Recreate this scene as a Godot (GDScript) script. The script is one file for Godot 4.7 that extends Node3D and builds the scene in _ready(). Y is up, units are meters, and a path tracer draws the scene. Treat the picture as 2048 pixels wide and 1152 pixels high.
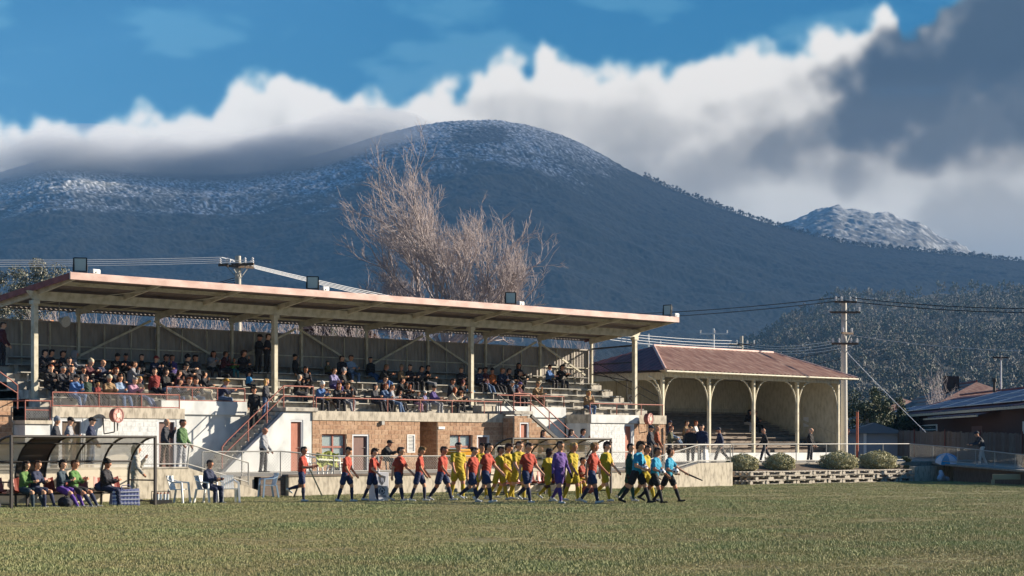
extends Node3D
# A winter football ground under a snowy mountain. World axes: +x runs along the grandstand (to the right), -z runs away from the pitch.
# v(u, y, w): u metres along the stand, y up, w metres away from the photographer square to the stand.

const YAW := 46.1233
var SA := sin(deg_to_rad(YAW))
var CA := cos(deg_to_rad(YAW))
var M := {}
var ORD := ["first", "second", "third", "fourth", "fifth", "sixth", "seventh", "eighth", "ninth", "tenth", "eleventh"]
var used := {}
var white_mat: StandardMaterial3D

func v(u: float, y: float, w: float) -> Vector3:
	return Vector3(u, y, -w)

# second site grid: the side street and its houses run at an angle to the stand. a along the street, b to its right.
func st(a: float, b: float, y: float) -> Vector3:
	return Vector3(SA * a + CA * b, y, -(CA * a - SA * b))

# ---------------------------------------------------------------- scene helpers
func numbered(called: String) -> String:
	if not used.has(called):
		used[called] = 0
		return called
	used[called] += 1
	return "%s_%03d" % [called, used[called]]

func tag(o: Node, label: String, category: String, group := "", kind := "") -> Node:
	if label != "": o.set_meta("label", label)
	if category != "": o.set_meta("category", category)
	if group != "": o.set_meta("group", group)
	if kind != "": o.set_meta("kind", kind)
	return o

func thing(called: String, label: String, category: String, at := Vector3.ZERO, turn := 0.0, group := "") -> Node3D:
	var o := Node3D.new()
	o.name = numbered(called)
	add_child(o)
	o.position = at
	o.rotation.y = turn
	tag(o, label, category, group)
	return o

func part(called: String, mesh: Mesh, mat: Material, parent: Node, xf := Transform3D.IDENTITY) -> MeshInstance3D:
	var o := MeshInstance3D.new()
	o.mesh = mesh
	o.name = numbered(called) if parent == self else called
	if mat: o.material_override = mat
	parent.add_child(o, true)
	o.transform = xf
	return o

func at(p: Vector3, yaw := 0.0, s := Vector3.ONE) -> Transform3D:
	return Transform3D(Basis(Vector3.UP, yaw).scaled_local(s), p)

# ---------------------------------------------------------------- mesh helpers (flat shaded triangle soup)
class Soup:
	var P := PackedVector3Array()
	var N := PackedVector3Array()
	var C := PackedColorArray()
	var col := Color.WHITE
	var tinted := false
	func tri(a: Vector3, b: Vector3, c: Vector3) -> void:
		var n := (c - a).cross(b - a).normalized()
		P.append(a); P.append(b); P.append(c)
		N.append(n); N.append(n); N.append(n)
		if tinted:
			C.append(col); C.append(col); C.append(col)
	func quad(a: Vector3, b: Vector3, c: Vector3, d: Vector3) -> void:
		tri(a, b, c); tri(a, c, d)
	func hexa(q: Array) -> void:   # 8 corners: bottom 0-3, top 4-7 (counter-clockwise from above)
		quad(q[4], q[7], q[6], q[5]); quad(q[0], q[1], q[2], q[3])
		for i in 4:
			var j := (i + 1) % 4
			quad(q[i], q[i + 4], q[j + 4], q[j])
	func box(lo: Vector3, hi: Vector3) -> void:
		hexa([Vector3(lo.x, lo.y, hi.z), Vector3(hi.x, lo.y, hi.z), Vector3(hi.x, lo.y, lo.z), Vector3(lo.x, lo.y, lo.z),
			Vector3(lo.x, hi.y, hi.z), Vector3(hi.x, hi.y, hi.z), Vector3(hi.x, hi.y, lo.z), Vector3(lo.x, hi.y, lo.z)])
	func bar(a: Vector3, b: Vector3, w: float, h: float, up := Vector3.UP) -> void:   # rectangular bar from a to b
		var d := (b - a).normalized()
		if absf(d.dot(up)) > 0.98: up = Vector3.RIGHT
		var s := d.cross(up).normalized() * (w * 0.5)
		var t := s.cross(d).normalized() * (h * 0.5)
		hexa([a - s - t, a + s - t, b + s - t, b - s - t, a - s + t, a + s + t, b + s + t, b - s + t])
	func tube(a: Vector3, b: Vector3, ra: float, rb: float, n := 6, caps := true) -> void:
		var d := (b - a).normalized()
		var up := Vector3.UP if absf(d.y) < 0.9 else Vector3.RIGHT
		var s := d.cross(up).normalized()
		var t := s.cross(d)
		for i in n:
			var p := TAU * i / n
			var q := TAU * (i + 1) / n
			var e := s * cos(p) + t * sin(p)
			var f := s * cos(q) + t * sin(q)
			var k := [a + e * ra, b + e * rb, b + f * rb, a + f * ra]
			P.append_array([k[0], k[2], k[1], k[0], k[3], k[2]])
			N.append_array([e, f, e, e, f, f])
			if tinted:
				for z in 6: C.append(col)
			if caps:
				tri(b, b + e * rb, b + f * rb); tri(a, a + f * ra, a + e * ra)
	func path(pts: Array, r: float, n := 6) -> void:
		for i in pts.size() - 1: tube(pts[i], pts[i + 1], r, r, n, true)
	func prism(poly: Array, off: Vector3) -> void:   # flat polygon (fan) pushed along off
		var m := poly.size()
		for i in range(1, m - 1):
			tri(poly[0], poly[i], poly[i + 1]); tri(poly[0] + off, poly[i + 1] + off, poly[i] + off)
		for i in m:
			var j := (i + 1) % m
			quad(poly[i], poly[i] + off, poly[j] + off, poly[j])
	func done() -> ArrayMesh:
		var a := []
		a.resize(Mesh.ARRAY_MAX)
		a[Mesh.ARRAY_VERTEX] = P
		a[Mesh.ARRAY_NORMAL] = N
		if tinted: a[Mesh.ARRAY_COLOR] = C
		var m := ArrayMesh.new()
		m.add_surface_from_arrays(Mesh.PRIMITIVE_TRIANGLES, a)
		return m

func box_mesh(lo: Vector3, hi: Vector3) -> ArrayMesh:
	var s := Soup.new(); s.box(lo, hi); return s.done()

# box given in stand coordinates
func sbox(u0: float, u1: float, y0: float, y1: float, w0: float, w1: float) -> ArrayMesh:
	return box_mesh(Vector3(u0, y0, -w1), Vector3(u1, y1, -w0))

func bar_mesh(a: Vector3, b: Vector3, w: float, h: float, up := Vector3.UP) -> ArrayMesh:
	var s := Soup.new(); s.bar(a, b, w, h, up); return s.done()

func tube_mesh(a: Vector3, b: Vector3, ra: float, rb: float, n := 8) -> ArrayMesh:
	var s := Soup.new(); s.tube(a, b, ra, rb, n); return s.done()

func path_mesh(pts: Array, r: float, n := 6) -> ArrayMesh:
	var s := Soup.new(); s.path(pts, r, n); return s.done()

# a bevelled box, edges cut by c
func bev(lo: Vector3, hi: Vector3, c: float) -> ArrayMesh:
	var s := Soup.new()
	var m := (lo + hi) * 0.5
	var h := (hi - lo) * 0.5
	for ax in 3:
		for sg in [-1.0, 1.0]:
			var e := Vector3.ZERO; e[ax] = sg * h[ax]
			var a1 := Vector3.ZERO; a1[(ax + 1) % 3] = h[(ax + 1) % 3] - c
			var a2 := Vector3.ZERO; a2[(ax + 2) % 3] = h[(ax + 2) % 3] - c
			if sg > 0: s.quad(m + e - a1 - a2, m + e - a1 + a2, m + e + a1 + a2, m + e + a1 - a2)
			else: s.quad(m + e - a1 - a2, m + e + a1 - a2, m + e + a1 + a2, m + e - a1 + a2)
	for ax in 3:
		var b1 := (ax + 1) % 3
		var b2 := (ax + 2) % 3
		for s1 in [-1.0, 1.0]:
			for s2 in [-1.0, 1.0]:
				var p := Vector3.ZERO; p[b1] = s1 * h[b1]; p[b2] = s2 * (h[b2] - c)
				var q := Vector3.ZERO; q[b1] = s1 * (h[b1] - c); q[b2] = s2 * h[b2]
				var e2 := Vector3.ZERO; e2[ax] = h[ax] - c
				if s1 * s2 > 0: s.quad(m + p - e2, m + p + e2, m + q + e2, m + q - e2)
				else: s.quad(m + p - e2, m + q - e2, m + q + e2, m + p + e2)
	for sx in [-1.0, 1.0]:
		for sy in [-1.0, 1.0]:
			for sz in [-1.0, 1.0]:
				var k := Vector3(sx, sy, sz)
				var p0 := m + Vector3(sx * h.x, sy * (h.y - c), sz * (h.z - c))
				var p1 := m + Vector3(sx * (h.x - c), sy * h.y, sz * (h.z - c))
				var p2 := m + Vector3(sx * (h.x - c), sy * (h.y - c), sz * h.z)
				if sx * sy * sz > 0: s.tri(p0, p2, p1)
				else: s.tri(p0, p1, p2)
	return s.done()

# corrugated sheet: from a along e1 (length), rolling up along e2, waves run along e1 direction count n, height amp along nrm
func wave_sheet(s: Soup, a: Vector3, e1: Vector3, e2: Vector3, nrm: Vector3, n: int, amp: float, steps := 4) -> void:
	var m := n * steps
	for i in m:
		var t0 := float(i) / m
		var t1 := float(i + 1) / m
		var h0 := nrm * amp * (0.5 + 0.5 * cos(TAU * i / steps))
		var h1 := nrm * amp * (0.5 + 0.5 * cos(TAU * (i + 1) / steps))
		s.quad(a + e1 * t0 + h0, a + e1 * t0 + e2 + h0, a + e1 * t1 + e2 + h1, a + e1 * t1 + h1)

# ---------------------------------------------------------------- materials
func lut_tex(sd: int, freq: float, cols: Array, size := 256, oct := 4, type := FastNoiseLite.TYPE_SIMPLEX_SMOOTH) -> ImageTexture:
	var n := FastNoiseLite.new()
	n.seed = sd; n.frequency = freq; n.fractal_octaves = oct; n.noise_type = type
	var src := n.get_seamless_image(size, size).get_data()
	var lut := PackedByteArray()
	for i in 256:
		var f := clampf((i / 255.0 - 0.12) / 0.76, 0, 1) * (cols.size() - 1)
		var k := mini(int(f), cols.size() - 2)
		var c: Color = cols[k].lerp(cols[k + 1], f - k)
		lut.append(int(c.r * 255)); lut.append(int(c.g * 255)); lut.append(int(c.b * 255))
	var out := PackedByteArray()
	out.resize(size * size * 3)
	for i in size * size:
		var k := src[i] * 3
		out[i * 3] = lut[k]; out[i * 3 + 1] = lut[k + 1]; out[i * 3 + 2] = lut[k + 2]
	var im := Image.create_from_data(size, size, false, Image.FORMAT_RGB8, out)
	im.generate_mipmaps()
	return ImageTexture.create_from_image(im)

func hexc(h: String) -> Color:
	return Color.html(h)

func plain(called: String, c: Color, rough := 0.8, metal := 0.0) -> StandardMaterial3D:
	if M.has(called): return M[called]
	var m := StandardMaterial3D.new()
	m.albedo_color = c; m.roughness = rough; m.metallic = metal
	m.resource_name = called
	M[called] = m
	return m

# mottled surface: colour texture laid in world space, sc repeats per metre
func noisy(called: String, sd: int, freq: float, cols: Array, sc: Vector3, rough := 0.85, oct := 4, size := 256) -> StandardMaterial3D:
	if M.has(called): return M[called]
	var m := StandardMaterial3D.new()
	m.resource_name = called
	m.albedo_texture = lut_tex(sd, freq, cols, size, oct)
	m.uv1_triplanar = true; m.uv1_world_triplanar = true
	m.uv1_scale = sc
	m.roughness = rough
	M[called] = m
	return m

func tint_mat(called: String, rough := 0.85) -> StandardMaterial3D:
	if M.has(called): return M[called]
	var m := StandardMaterial3D.new()
	m.vertex_color_use_as_albedo = true
	m.roughness = rough
	m.resource_name = called
	M[called] = m
	return m

func lin(h: String) -> Color:
	return Color.html(h).srgb_to_linear()

func cloth(h: String) -> StandardMaterial3D:
	return plain("cloth_" + h, hexc(h), 0.88)

func make_materials() -> void:
	noisy("concrete", 3, 0.012, [hexc("6f6a62"), hexc("98938a"), hexc("a8a296"), hexc("b9b4a8")], Vector3(0.35, 0.35, 0.35), 0.9, 6, 512)
	noisy("stained_concrete", 8, 0.014, [hexc("877f70"), hexc("9f9788"), hexc("b0a796"), hexc("bab1a0"), hexc("a9a190")], Vector3(0.55, 0.22, 0.55), 0.9, 6, 512)
	noisy("white_paint", 5, 0.01, [hexc("aeb1b0"), hexc("c3c5c3"), hexc("cdcecb")], Vector3(0.4, 0.25, 0.4), 0.75, 5)
	noisy("mortar", 6, 0.03, [hexc("b7a58e"), hexc("c8b69e")], Vector3(1, 1, 1), 0.9)
	noisy("white_mortar", 7, 0.03, [hexc("bcbebc"), hexc("cbccc9")], Vector3(1, 1, 1), 0.9)
	var br := ["9c7a5e", "a17f63", "a68669", "987559", "9e7b60", "aa8a6e"]
	for i in br.size():
		var c := hexc(br[i])
		noisy("brick_%d" % i, 20 + i, 0.03, [c.darkened(0.16), c, c.lightened(0.08)], Vector3(1.3, 1.3, 1.3), 0.9, 4, 128)
	noisy("cream_steel", 31, 0.015, [hexc("a39c85"), hexc("b8b19b"), hexc("c0baa6")], Vector3(0.6, 0.6, 0.6), 0.6)
	noisy("cream_boards", 32, 0.02, [hexc("b5ad94"), hexc("c8c0a8"), hexc("d2cab4")], Vector3(0.7, 0.3, 0.7), 0.75)
	noisy("fascia_pink", 33, 0.012, [hexc("ad8d82"), hexc("be9f94"), hexc("caada3")], Vector3(0.35, 0.6, 0.35), 0.6)
	noisy("roof_brown", 34, 0.015, [hexc("5a504b"), hexc("6c615a"), hexc("776b64")], Vector3(0.4, 0.4, 0.4), 0.55)
	noisy("wall_steel", 35, 0.015, [hexc("746c64"), hexc("857d74"), hexc("918980")], Vector3(0.5, 0.2, 0.5), 0.55)
	noisy("rust_roof", 36, 0.018, [hexc("5e3e35"), hexc("7f5a4c"), hexc("967362"), hexc("b29886")], Vector3(0.4, 0.1, 0.1), 0.7, 5, 512)
	noisy("red_roof", 37, 0.018, [hexc("5b2f2c"), hexc("7a403b"), hexc("8a524c")], Vector3(0.3, 0.3, 0.3), 0.65)
	noisy("bench_wood", 38, 0.02, [hexc("7d7a72"), hexc("9b988f"), hexc("aeaba2")], Vector3(0.25, 2.0, 2.0), 0.85)
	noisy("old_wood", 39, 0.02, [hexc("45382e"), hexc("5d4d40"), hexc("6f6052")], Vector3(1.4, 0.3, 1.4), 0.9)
	noisy("dark_bench", 40, 0.02, [hexc("4a3f38"), hexc("5f534a"), hexc("6c5f55")], Vector3(0.3, 2.0, 2.0), 0.85)
	noisy("old_bench", 52, 0.02, [hexc("6b5f55"), hexc("82766a"), hexc("938779")], Vector3(0.3, 2.0, 2.0), 0.85)
	noisy("pallet_wood", 41, 0.03, [hexc("8f877b"), hexc("aaa296"), hexc("bbb4a8")], Vector3(0.8, 2.5, 2.5), 0.9)
	noisy("soil", 42, 0.03, [hexc("3d2f26"), hexc("54422f"), hexc("6b573f")], Vector3(0.8, 0.8, 0.8), 0.95)
	noisy("asphalt", 43, 0.03, [hexc("77736b"), hexc("8b867c"), hexc("9a958a")], Vector3(0.5, 0.5, 0.5), 0.9)
	noisy("rust_pipe", 44, 0.03, [hexc("7c4234"), hexc("96584a"), hexc("a86d5d")], Vector3(1.5, 1.5, 1.5), 0.65)
	noisy("galvanised", 45, 0.03, [hexc("8d8b85"), hexc("a5a39c")], Vector3(2, 2, 2), 0.5)
	noisy("dark_steel", 46, 0.03, [hexc("231e1b"), hexc("322b27")], Vector3(2, 2, 2), 0.5)
	noisy("house_brick", 47, 0.05, [hexc("3c2a25"), hexc("4b342d"), hexc("573d35")], Vector3(0.8, 3.0, 0.8), 0.9)
	noisy("door_orange", 48, 0.02, [hexc("94543a"), hexc("a5624a")], Vector3(1.2, 0.4, 1.2), 0.6)
	noisy("door_brown", 49, 0.02, [hexc("5b3a31"), hexc("68453b")], Vector3(1.2, 0.4, 1.2), 0.6)
	noisy("bark_pale", 50, 0.03, [hexc("8d8280"), hexc("a99d9b"), hexc("bdb2b0")], Vector3(2, 0.6, 2), 0.9)
	noisy("pole_wood", 51, 0.03, [hexc("9a9488"), hexc("b3ada0"), hexc("c2bcb0")], Vector3(1.5, 0.2, 1.5), 0.85)
	plain("frame_white", hexc("b9bcc0"), 0.55)
	plain("window_red", hexc("8a4a3a"), 0.6)
	plain("blind", hexc("c9d3d0"), 0.7)
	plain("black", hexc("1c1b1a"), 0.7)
	plain("white", hexc("d8d8d4"), 0.6)
	plain("plastic_white", hexc("dcdcd8"), 0.4)
	plain("ceramic", hexc("d8d6d6"), 0.35)
	plain("plastic_blue", hexc("93abc0"), 0.4)
	plain("seat_red", hexc("8e3f31"), 0.45)
	plain("wire_pale", hexc("d4d6d8"), 0.6)
	plain("wire_dark", hexc("20242a"), 0.7)
	plain("ball_white", hexc("dcdad8"), 0.5)
	plain("solar", hexc("364a68"), 0.5).metallic_specular = 0.15
	plain("alu", hexc("c3c6c8"), 0.4, 0.3)
	var g := plain("pane", hexc("8b9a9c"), 0.05)
	g.transparency = BaseMaterial3D.TRANSPARENCY_ALPHA
	g.albedo_color.a = 0.25
	var pc := plain("polycarbonate", Color(0.84, 0.8, 0.72, 0.68), 0.5)
	pc.transparency = BaseMaterial3D.TRANSPARENCY_ALPHA
	pc.backlight = Color(0.9, 0.88, 0.8)
	plain("polycarbonate_smoked", hexc("4a423d"), 0.4).backlight = Color(0.5, 0.48, 0.45)
	tint_mat("leaf", 0.7).backlight = Color(0.25, 0.28, 0.12)
	tint_mat("tint", 0.9)

# ---------------------------------------------------------------- sky: blue winter air with a bank of cumulus on the range and a dark cloud to the right
var top_x := [-2200, -1700, -1300, -900, -500, -250, -100, 0, 60, 150, 165, 200, 290, 330, 420, 440, 490, 520, 560, 600, 650, 700, 740, 790, 850, 930, 965, 985, 1040, 1060, 1085, 1120, 1150, 1180, 1280, 1310, 1340, 1430, 1480, 1560, 1700, 1740, 1775, 1792, 1805, 1850, 1890, 1960, 2100, 2400, 2800, 3300, 3900, 4600]
var top_y := [270, 215, 265, 205, 250, 225, 250, 240, 235, 250, 262, 245, 210, 225, 225, 190, 140, 150, 128, 150, 180, 205, 185, 200, 165, 160, 130, 95, 105, 130, 95, 115, 130, 140, 105, 115, 140, 85, 90, 75, 60, 40, 10, 30, 62, 50, 10, -40, -70, -20, 60, 130, 190, 230]
# soft masses of shaded cloud: centre x, y, radii, slant, weight
var dark := [[1990, 70, 300, 120, -0.45, 1.0], [1830, 190, 210, 85, -0.45, 0.95], [1960, 250, 150, 75, -0.2, 0.8], [1660, 260, 160, 52, -0.35, 0.6], [1700, 340, 40, 60, 0.0, 0.5], [1480, 320, 210, 55, -0.2, 0.33], [1300, 260, 190, 48, 0.1, 0.25], [1480, 215, 130, 30, -0.3, 0.2], [1960, 480, 150, 110, 0.0, 0.35], [2250, 120, 330, 150, -0.3, 0.9], [2700, 260, 300, 120, 0.1, 0.6], [2350, 420, 260, 110, 0.0, 0.4], [700, 300, 220, 40, -0.15, 0.3], [400, 320, 260, 42, 0.0, 0.32], [1100, 230, 160, 40, 0.1, 0.2], [-500, 330, 260, 60, 0.0, 0.4], [-1200, 300, 300, 70, 0.1, 0.5], [3300, 330, 300, 90, 0.0, 0.5], [3900, 360, 300, 60, 0.0, 0.5]]
var fog_n := FastNoiseLite.new()
var fog_m := FastNoiseLite.new()
var fog_b := FastNoiseLite.new()

func cloud_top(x: float) -> float:
	if x <= top_x[0] or x >= top_x[-1]: return 250.0
	var k := 0
	while top_x[k + 1] < x: k += 1
	return lerpf(top_y[k], top_y[k + 1], smoothstep(0, 1, (x - top_x[k]) / (top_x[k + 1] - top_x[k])))

func sky_at(x: float, y: float) -> Color:
	var n1 := fog_n.get_noise_2d(x, y)            # fine billow
	var n2 := fog_m.get_noise_2d(x, y)            # broad masses
	var blue := Color(0.08, 0.43, 0.635).lerp(Color(0.24, 0.54, 0.715), clampf((y + 100) / 450.0, 0, 1))
	if y < -600: blue = blue.lerp(Color(0.1, 0.34, 0.57), clampf((-600 - y) / 3000.0, 0, 1))
	var wisp := clampf((fog_m.get_noise_2d(x * 0.6 + 900, y * 1.7) - 0.12) * 1.1, 0, 0.25) * smoothstep(-900, 60, y)
	var c := blue.lerp(Color(0.72, 0.82, 0.88), wisp)
	var n4 := fog_b.get_noise_2d(x, y)
	var h := y - cloud_top(x) + n1 * 20.0 + n4 * 34.0 + n2 * 12.0
	var cov := smoothstep(-8.0, 30.0, h)
	if cov <= 0.0: return c
	var lit := clampf(1.06 - maxf(h, 0.0) / 290.0, 0.16, 1.06) + n1 * 0.16 + n4 * 0.2 + n2 * 0.2
	var cl := Color(0.66, 0.65, 0.635).lerp(Color(1.0, 0.975, 0.94), smoothstep(0.05, 0.85, lit))
	if x > 1350: cl = cl.lerp(Color(0.93, 0.915, 0.885), smoothstep(1350, 1550, x) * smoothstep(300, 400, y - n2 * 60) * smoothstep(560, 420, y) * 0.85)
	var dk := 0.0
	for g in dark:
		var dx: float = x - g[0]
		if absf(dx) > g[2] * 2.2: continue
		var dy: float = y - g[1] - dx * g[4]
		var e: float = pow(dx / g[2], 2) + pow(dy / g[3], 2) + n2 * 0.9 + n4 * 0.5 + n1 * 0.2
		dk = maxf(dk, g[5] * smoothstep(1.9, 0.2, e))
	cl = cl.lerp(Color(0.64, 0.63, 0.615).lerp(Color(0.345, 0.375, 0.41).lerp(Color(0.25, 0.30, 0.36), smoothstep(250, 120, y)), smoothstep(0.3, 1.0, dk)), smoothstep(0.0, 0.6, dk))
	return c.lerp(cl, cov)

func make_sky() -> Sky:
	fog_n.seed = 11; fog_n.frequency = 0.016; fog_n.fractal_octaves = 5; fog_n.fractal_gain = 0.55
	fog_b.seed = 8; fog_b.frequency = 0.0085; fog_b.fractal_octaves = 2
	fog_m.seed = 5; fog_m.frequency = 0.0042; fog_m.fractal_octaves = 4
	# whole dome, coarse
	var W := 4096
	var H := 2048
	var small := Image.create(W / 8, H / 8, false, Image.FORMAT_RGB8)
	small.fill(Color(0.42, 0.43, 0.40))
	for py in H / 16:
		var el := PI * (0.5 - (py + 0.5) * 8.0 / H)
		for px in W / 8:
			var dl := wrapf(TAU * ((px + 0.5) * 8.0 / W) - deg_to_rad(YAW), -PI, PI)
			small.set_pixel(px, py, sky_dir(dl, el))
	small.resize(W, H, Image.INTERPOLATE_CUBIC)
	# finer where the cloud bank stands, to either side of the view
	var c0 := int((YAW - 21.0) / 360.0 * W)
	var c1 := int((YAW + 21.0) / 360.0 * W)
	for py in range(int(H * (0.5 - 18.0 / 180.0)), H / 2):
		var el := PI * (0.5 - (py + 0.5) / H)
		for px in range(c0, c1):
			var dl := TAU * ((px + 0.5) / W) - deg_to_rad(YAW)
			small.set_pixel(px, py, sky_dir(dl, el))
	var mat := PanoramaSkyMaterial.new()
	mat.panorama = ImageTexture.create_from_image(small)
	mat.energy_multiplier = 1.0
	var s := Sky.new()
	s.sky_material = mat
	return s

func sky_dir(dl: float, el: float) -> Color:
	var k := clampf(dl, -0.7, 0.7)
	var x := 1024.0 + 4000.0 * (tan(k) + (dl - k) * 1.7)
	var y := 894.0 - 4000.0 * tan(minf(el, 1.3)) / cos(k)
	return sky_at(x, y)

# ---------------------------------------------------------------- people: one continuous skin per figure, meshed from tapered bones
# regions: 0 skin, 1 hair or hat, 2 top, 3 bottoms, 4 socks, 5 shoes, 6 dark (eyes, gloves)
var body_cache := {}
var head_cache := {}
var figure_cache := {}

# bone: [a, b, radius a, radius b, region before split, region after split, split, blend]
func nets(bones: Array, cell: float, fold: float) -> Array:
	var lo := Vector3(1e9, 1e9, 1e9)
	var hi := -lo
	for b in bones:
		var r: float = maxf(b[2], b[3]) + cell * 2.5
		for q in [b[0], b[1]]:
			lo = lo.min(q - Vector3(r, r, r)); hi = hi.max(q + Vector3(r, r, r))
	var nx := int((hi.x - lo.x) / cell) + 2
	var ny := int((hi.y - lo.y) / cell) + 2
	var nz := int((hi.z - lo.z) / cell) + 2
	var sy := nx
	var sz := nx * ny
	var fld := PackedFloat32Array(); fld.resize(nx * ny * nz); fld.fill(1.0)
	var raw := fld.duplicate()
	var reg := PackedByteArray(); reg.resize(nx * ny * nz)
	for b in bones:
		var a: Vector3 = b[0]
		var ab: Vector3 = b[1] - a
		var inv := 1.0 / maxf(ab.length_squared(), 1e-9)
		var ra: float = b[2]
		var dr: float = b[3] - ra
		var k: float = b[7]
		var r0: int = b[4]
		var r1: int = b[5]
		var sp: float = b[6]
		var m: float = maxf(b[2], b[3]) + k + cell * 1.5
		var q0: Vector3 = (a.min(b[1]) - Vector3(m, m, m) - lo) / cell
		var q1: Vector3 = (a.max(b[1]) + Vector3(m, m, m) - lo) / cell
		for iz in range(maxi(0, int(q0.z)), mini(nz, int(q1.z) + 1)):
			for iy in range(maxi(0, int(q0.y)), mini(ny, int(q1.y) + 1)):
				var id := iz * sz + iy * sy + maxi(0, int(q0.x))
				for ix in range(maxi(0, int(q0.x)), mini(nx, int(q1.x) + 1)):
					var p := Vector3(ix, iy, iz) * cell + lo - a
					var t := clampf(p.dot(ab) * inv, 0.0, 1.0)
					var d := (p - ab * t).length() - ra - dr * t
					var f := fld[id]
					var h := clampf(0.5 + 0.5 * (f - d) / k, 0.0, 1.0)
					fld[id] = lerpf(f, d, h) - k * h * (1.0 - h)
					if d < raw[id]:
						raw[id] = d
						reg[id] = r0 if t < sp else r1
					id += 1
	var near := cell * 2.2
	if fold > 0.0:
		for iz in nz:
			for iy in ny:
				var id := iz * sz + iy * sy
				for ix in nx:
					if absf(fld[id]) < near and (reg[id] == 2 or reg[id] == 3):
						fld[id] += fold * (sin(ix * cell * 31.0 + iy * cell * 23.0 + sin(iy * cell * 17.0) * 2.0) * sin(iy * cell * 41.0 - iz * cell * 37.0 + 1.0) + 0.5 * sin(iy * cell * 61.0 + sin(iz * cell * 25.0) * 2.5))
					id += 1
	var vid := PackedInt32Array(); vid.resize(nx * ny * nz); vid.fill(-1)
	var P := PackedVector3Array()
	var N := PackedVector3Array()
	var R := PackedByteArray()
	var off := [0, 1, sy, sy + 1, sz, sz + 1, sz + sy, sz + sy + 1]
	var edges := [[0, 1], [2, 3], [4, 5], [6, 7], [0, 2], [1, 3], [4, 6], [5, 7], [0, 4], [1, 5], [2, 6], [3, 7]]
	for iz in nz - 1:
		for iy in ny - 1:
			for ix in nx - 1:
				var id := iz * sz + iy * sy + ix
				if absf(fld[id]) > near: continue
				var mask := 0
				for c in 8:
					if fld[id + off[c]] < 0.0: mask |= 1 << c
				if mask == 0 or mask == 255: continue
				var acc := Vector3.ZERO
				var cnt := 0
				for e in edges:
					var e0: int = e[0]
					var e1: int = e[1]
					if ((mask >> e0) & 1) == ((mask >> e1) & 1): continue
					var f0 := fld[id + off[e0]]
					var f1 := fld[id + off[e1]]
					var t := f0 / (f0 - f1)
					var c0 := Vector3(e0 & 1, (e0 >> 1) & 1, e0 >> 2)
					acc += c0 + (Vector3(e1 & 1, (e1 >> 1) & 1, e1 >> 2) - c0) * t
					cnt += 1
				vid[id] = P.size()
				P.append(lo + (Vector3(ix, iy, iz) + acc / cnt) * cell)
				var g := Vector3(fld[id + 1] + fld[id + sy + 1] + fld[id + sz + 1] + fld[id + sz + sy + 1] - fld[id] - fld[id + sy] - fld[id + sz] - fld[id + sz + sy],
					fld[id + sy] + fld[id + sy + 1] + fld[id + sz + sy] + fld[id + sz + sy + 1] - fld[id] - fld[id + 1] - fld[id + sz] - fld[id + sz + 1],
					fld[id + sz] + fld[id + sz + 1] + fld[id + sz + sy] + fld[id + sz + sy + 1] - fld[id] - fld[id + 1] - fld[id + sy] - fld[id + sy + 1])
				N.append(g.normalized())
				R.append(reg[id + (1 if acc.x / cnt > 0.5 else 0) + (sy if acc.y / cnt > 0.5 else 0) + (sz if acc.z / cnt > 0.5 else 0)])
	var tris := []
	for i in 7: tris.append(PackedInt32Array())
	var axes := [[1, sy, sz], [sy, sz, 1], [sz, 1, sy]]
	for iz in range(1, nz - 1):
		for iy in range(1, ny - 1):
			for ix in range(1, nx - 1):
				var id := iz * sz + iy * sy + ix
				var f0 := fld[id]
				if absf(f0) > near: continue
				for ax in axes:
					var f1 := fld[id + ax[0]]
					if (f0 < 0.0) == (f1 < 0.0): continue
					var a0 := vid[id]
					var a1 := vid[id - ax[1]]
					var a2 := vid[id - ax[1] - ax[2]]
					var a3 := vid[id - ax[2]]
					if a0 < 0 or a1 < 0 or a2 < 0 or a3 < 0: continue
					var r := R[a0] if R[a0] == R[a2] else R[a1]
					if f0 > 0.0: tris[r].append_array([a0, a1, a2, a0, a2, a3])
					else: tris[r].append_array([a0, a2, a1, a0, a3, a2])
	return [P, N, tris]

func turn_z(p: Vector3, ang: float) -> Vector3:   # swing in the walking plane, forward is +x
	return Vector3(p.x * cos(ang) - p.y * sin(ang), p.x * sin(ang) + p.y * cos(ang), p.z)

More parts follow.
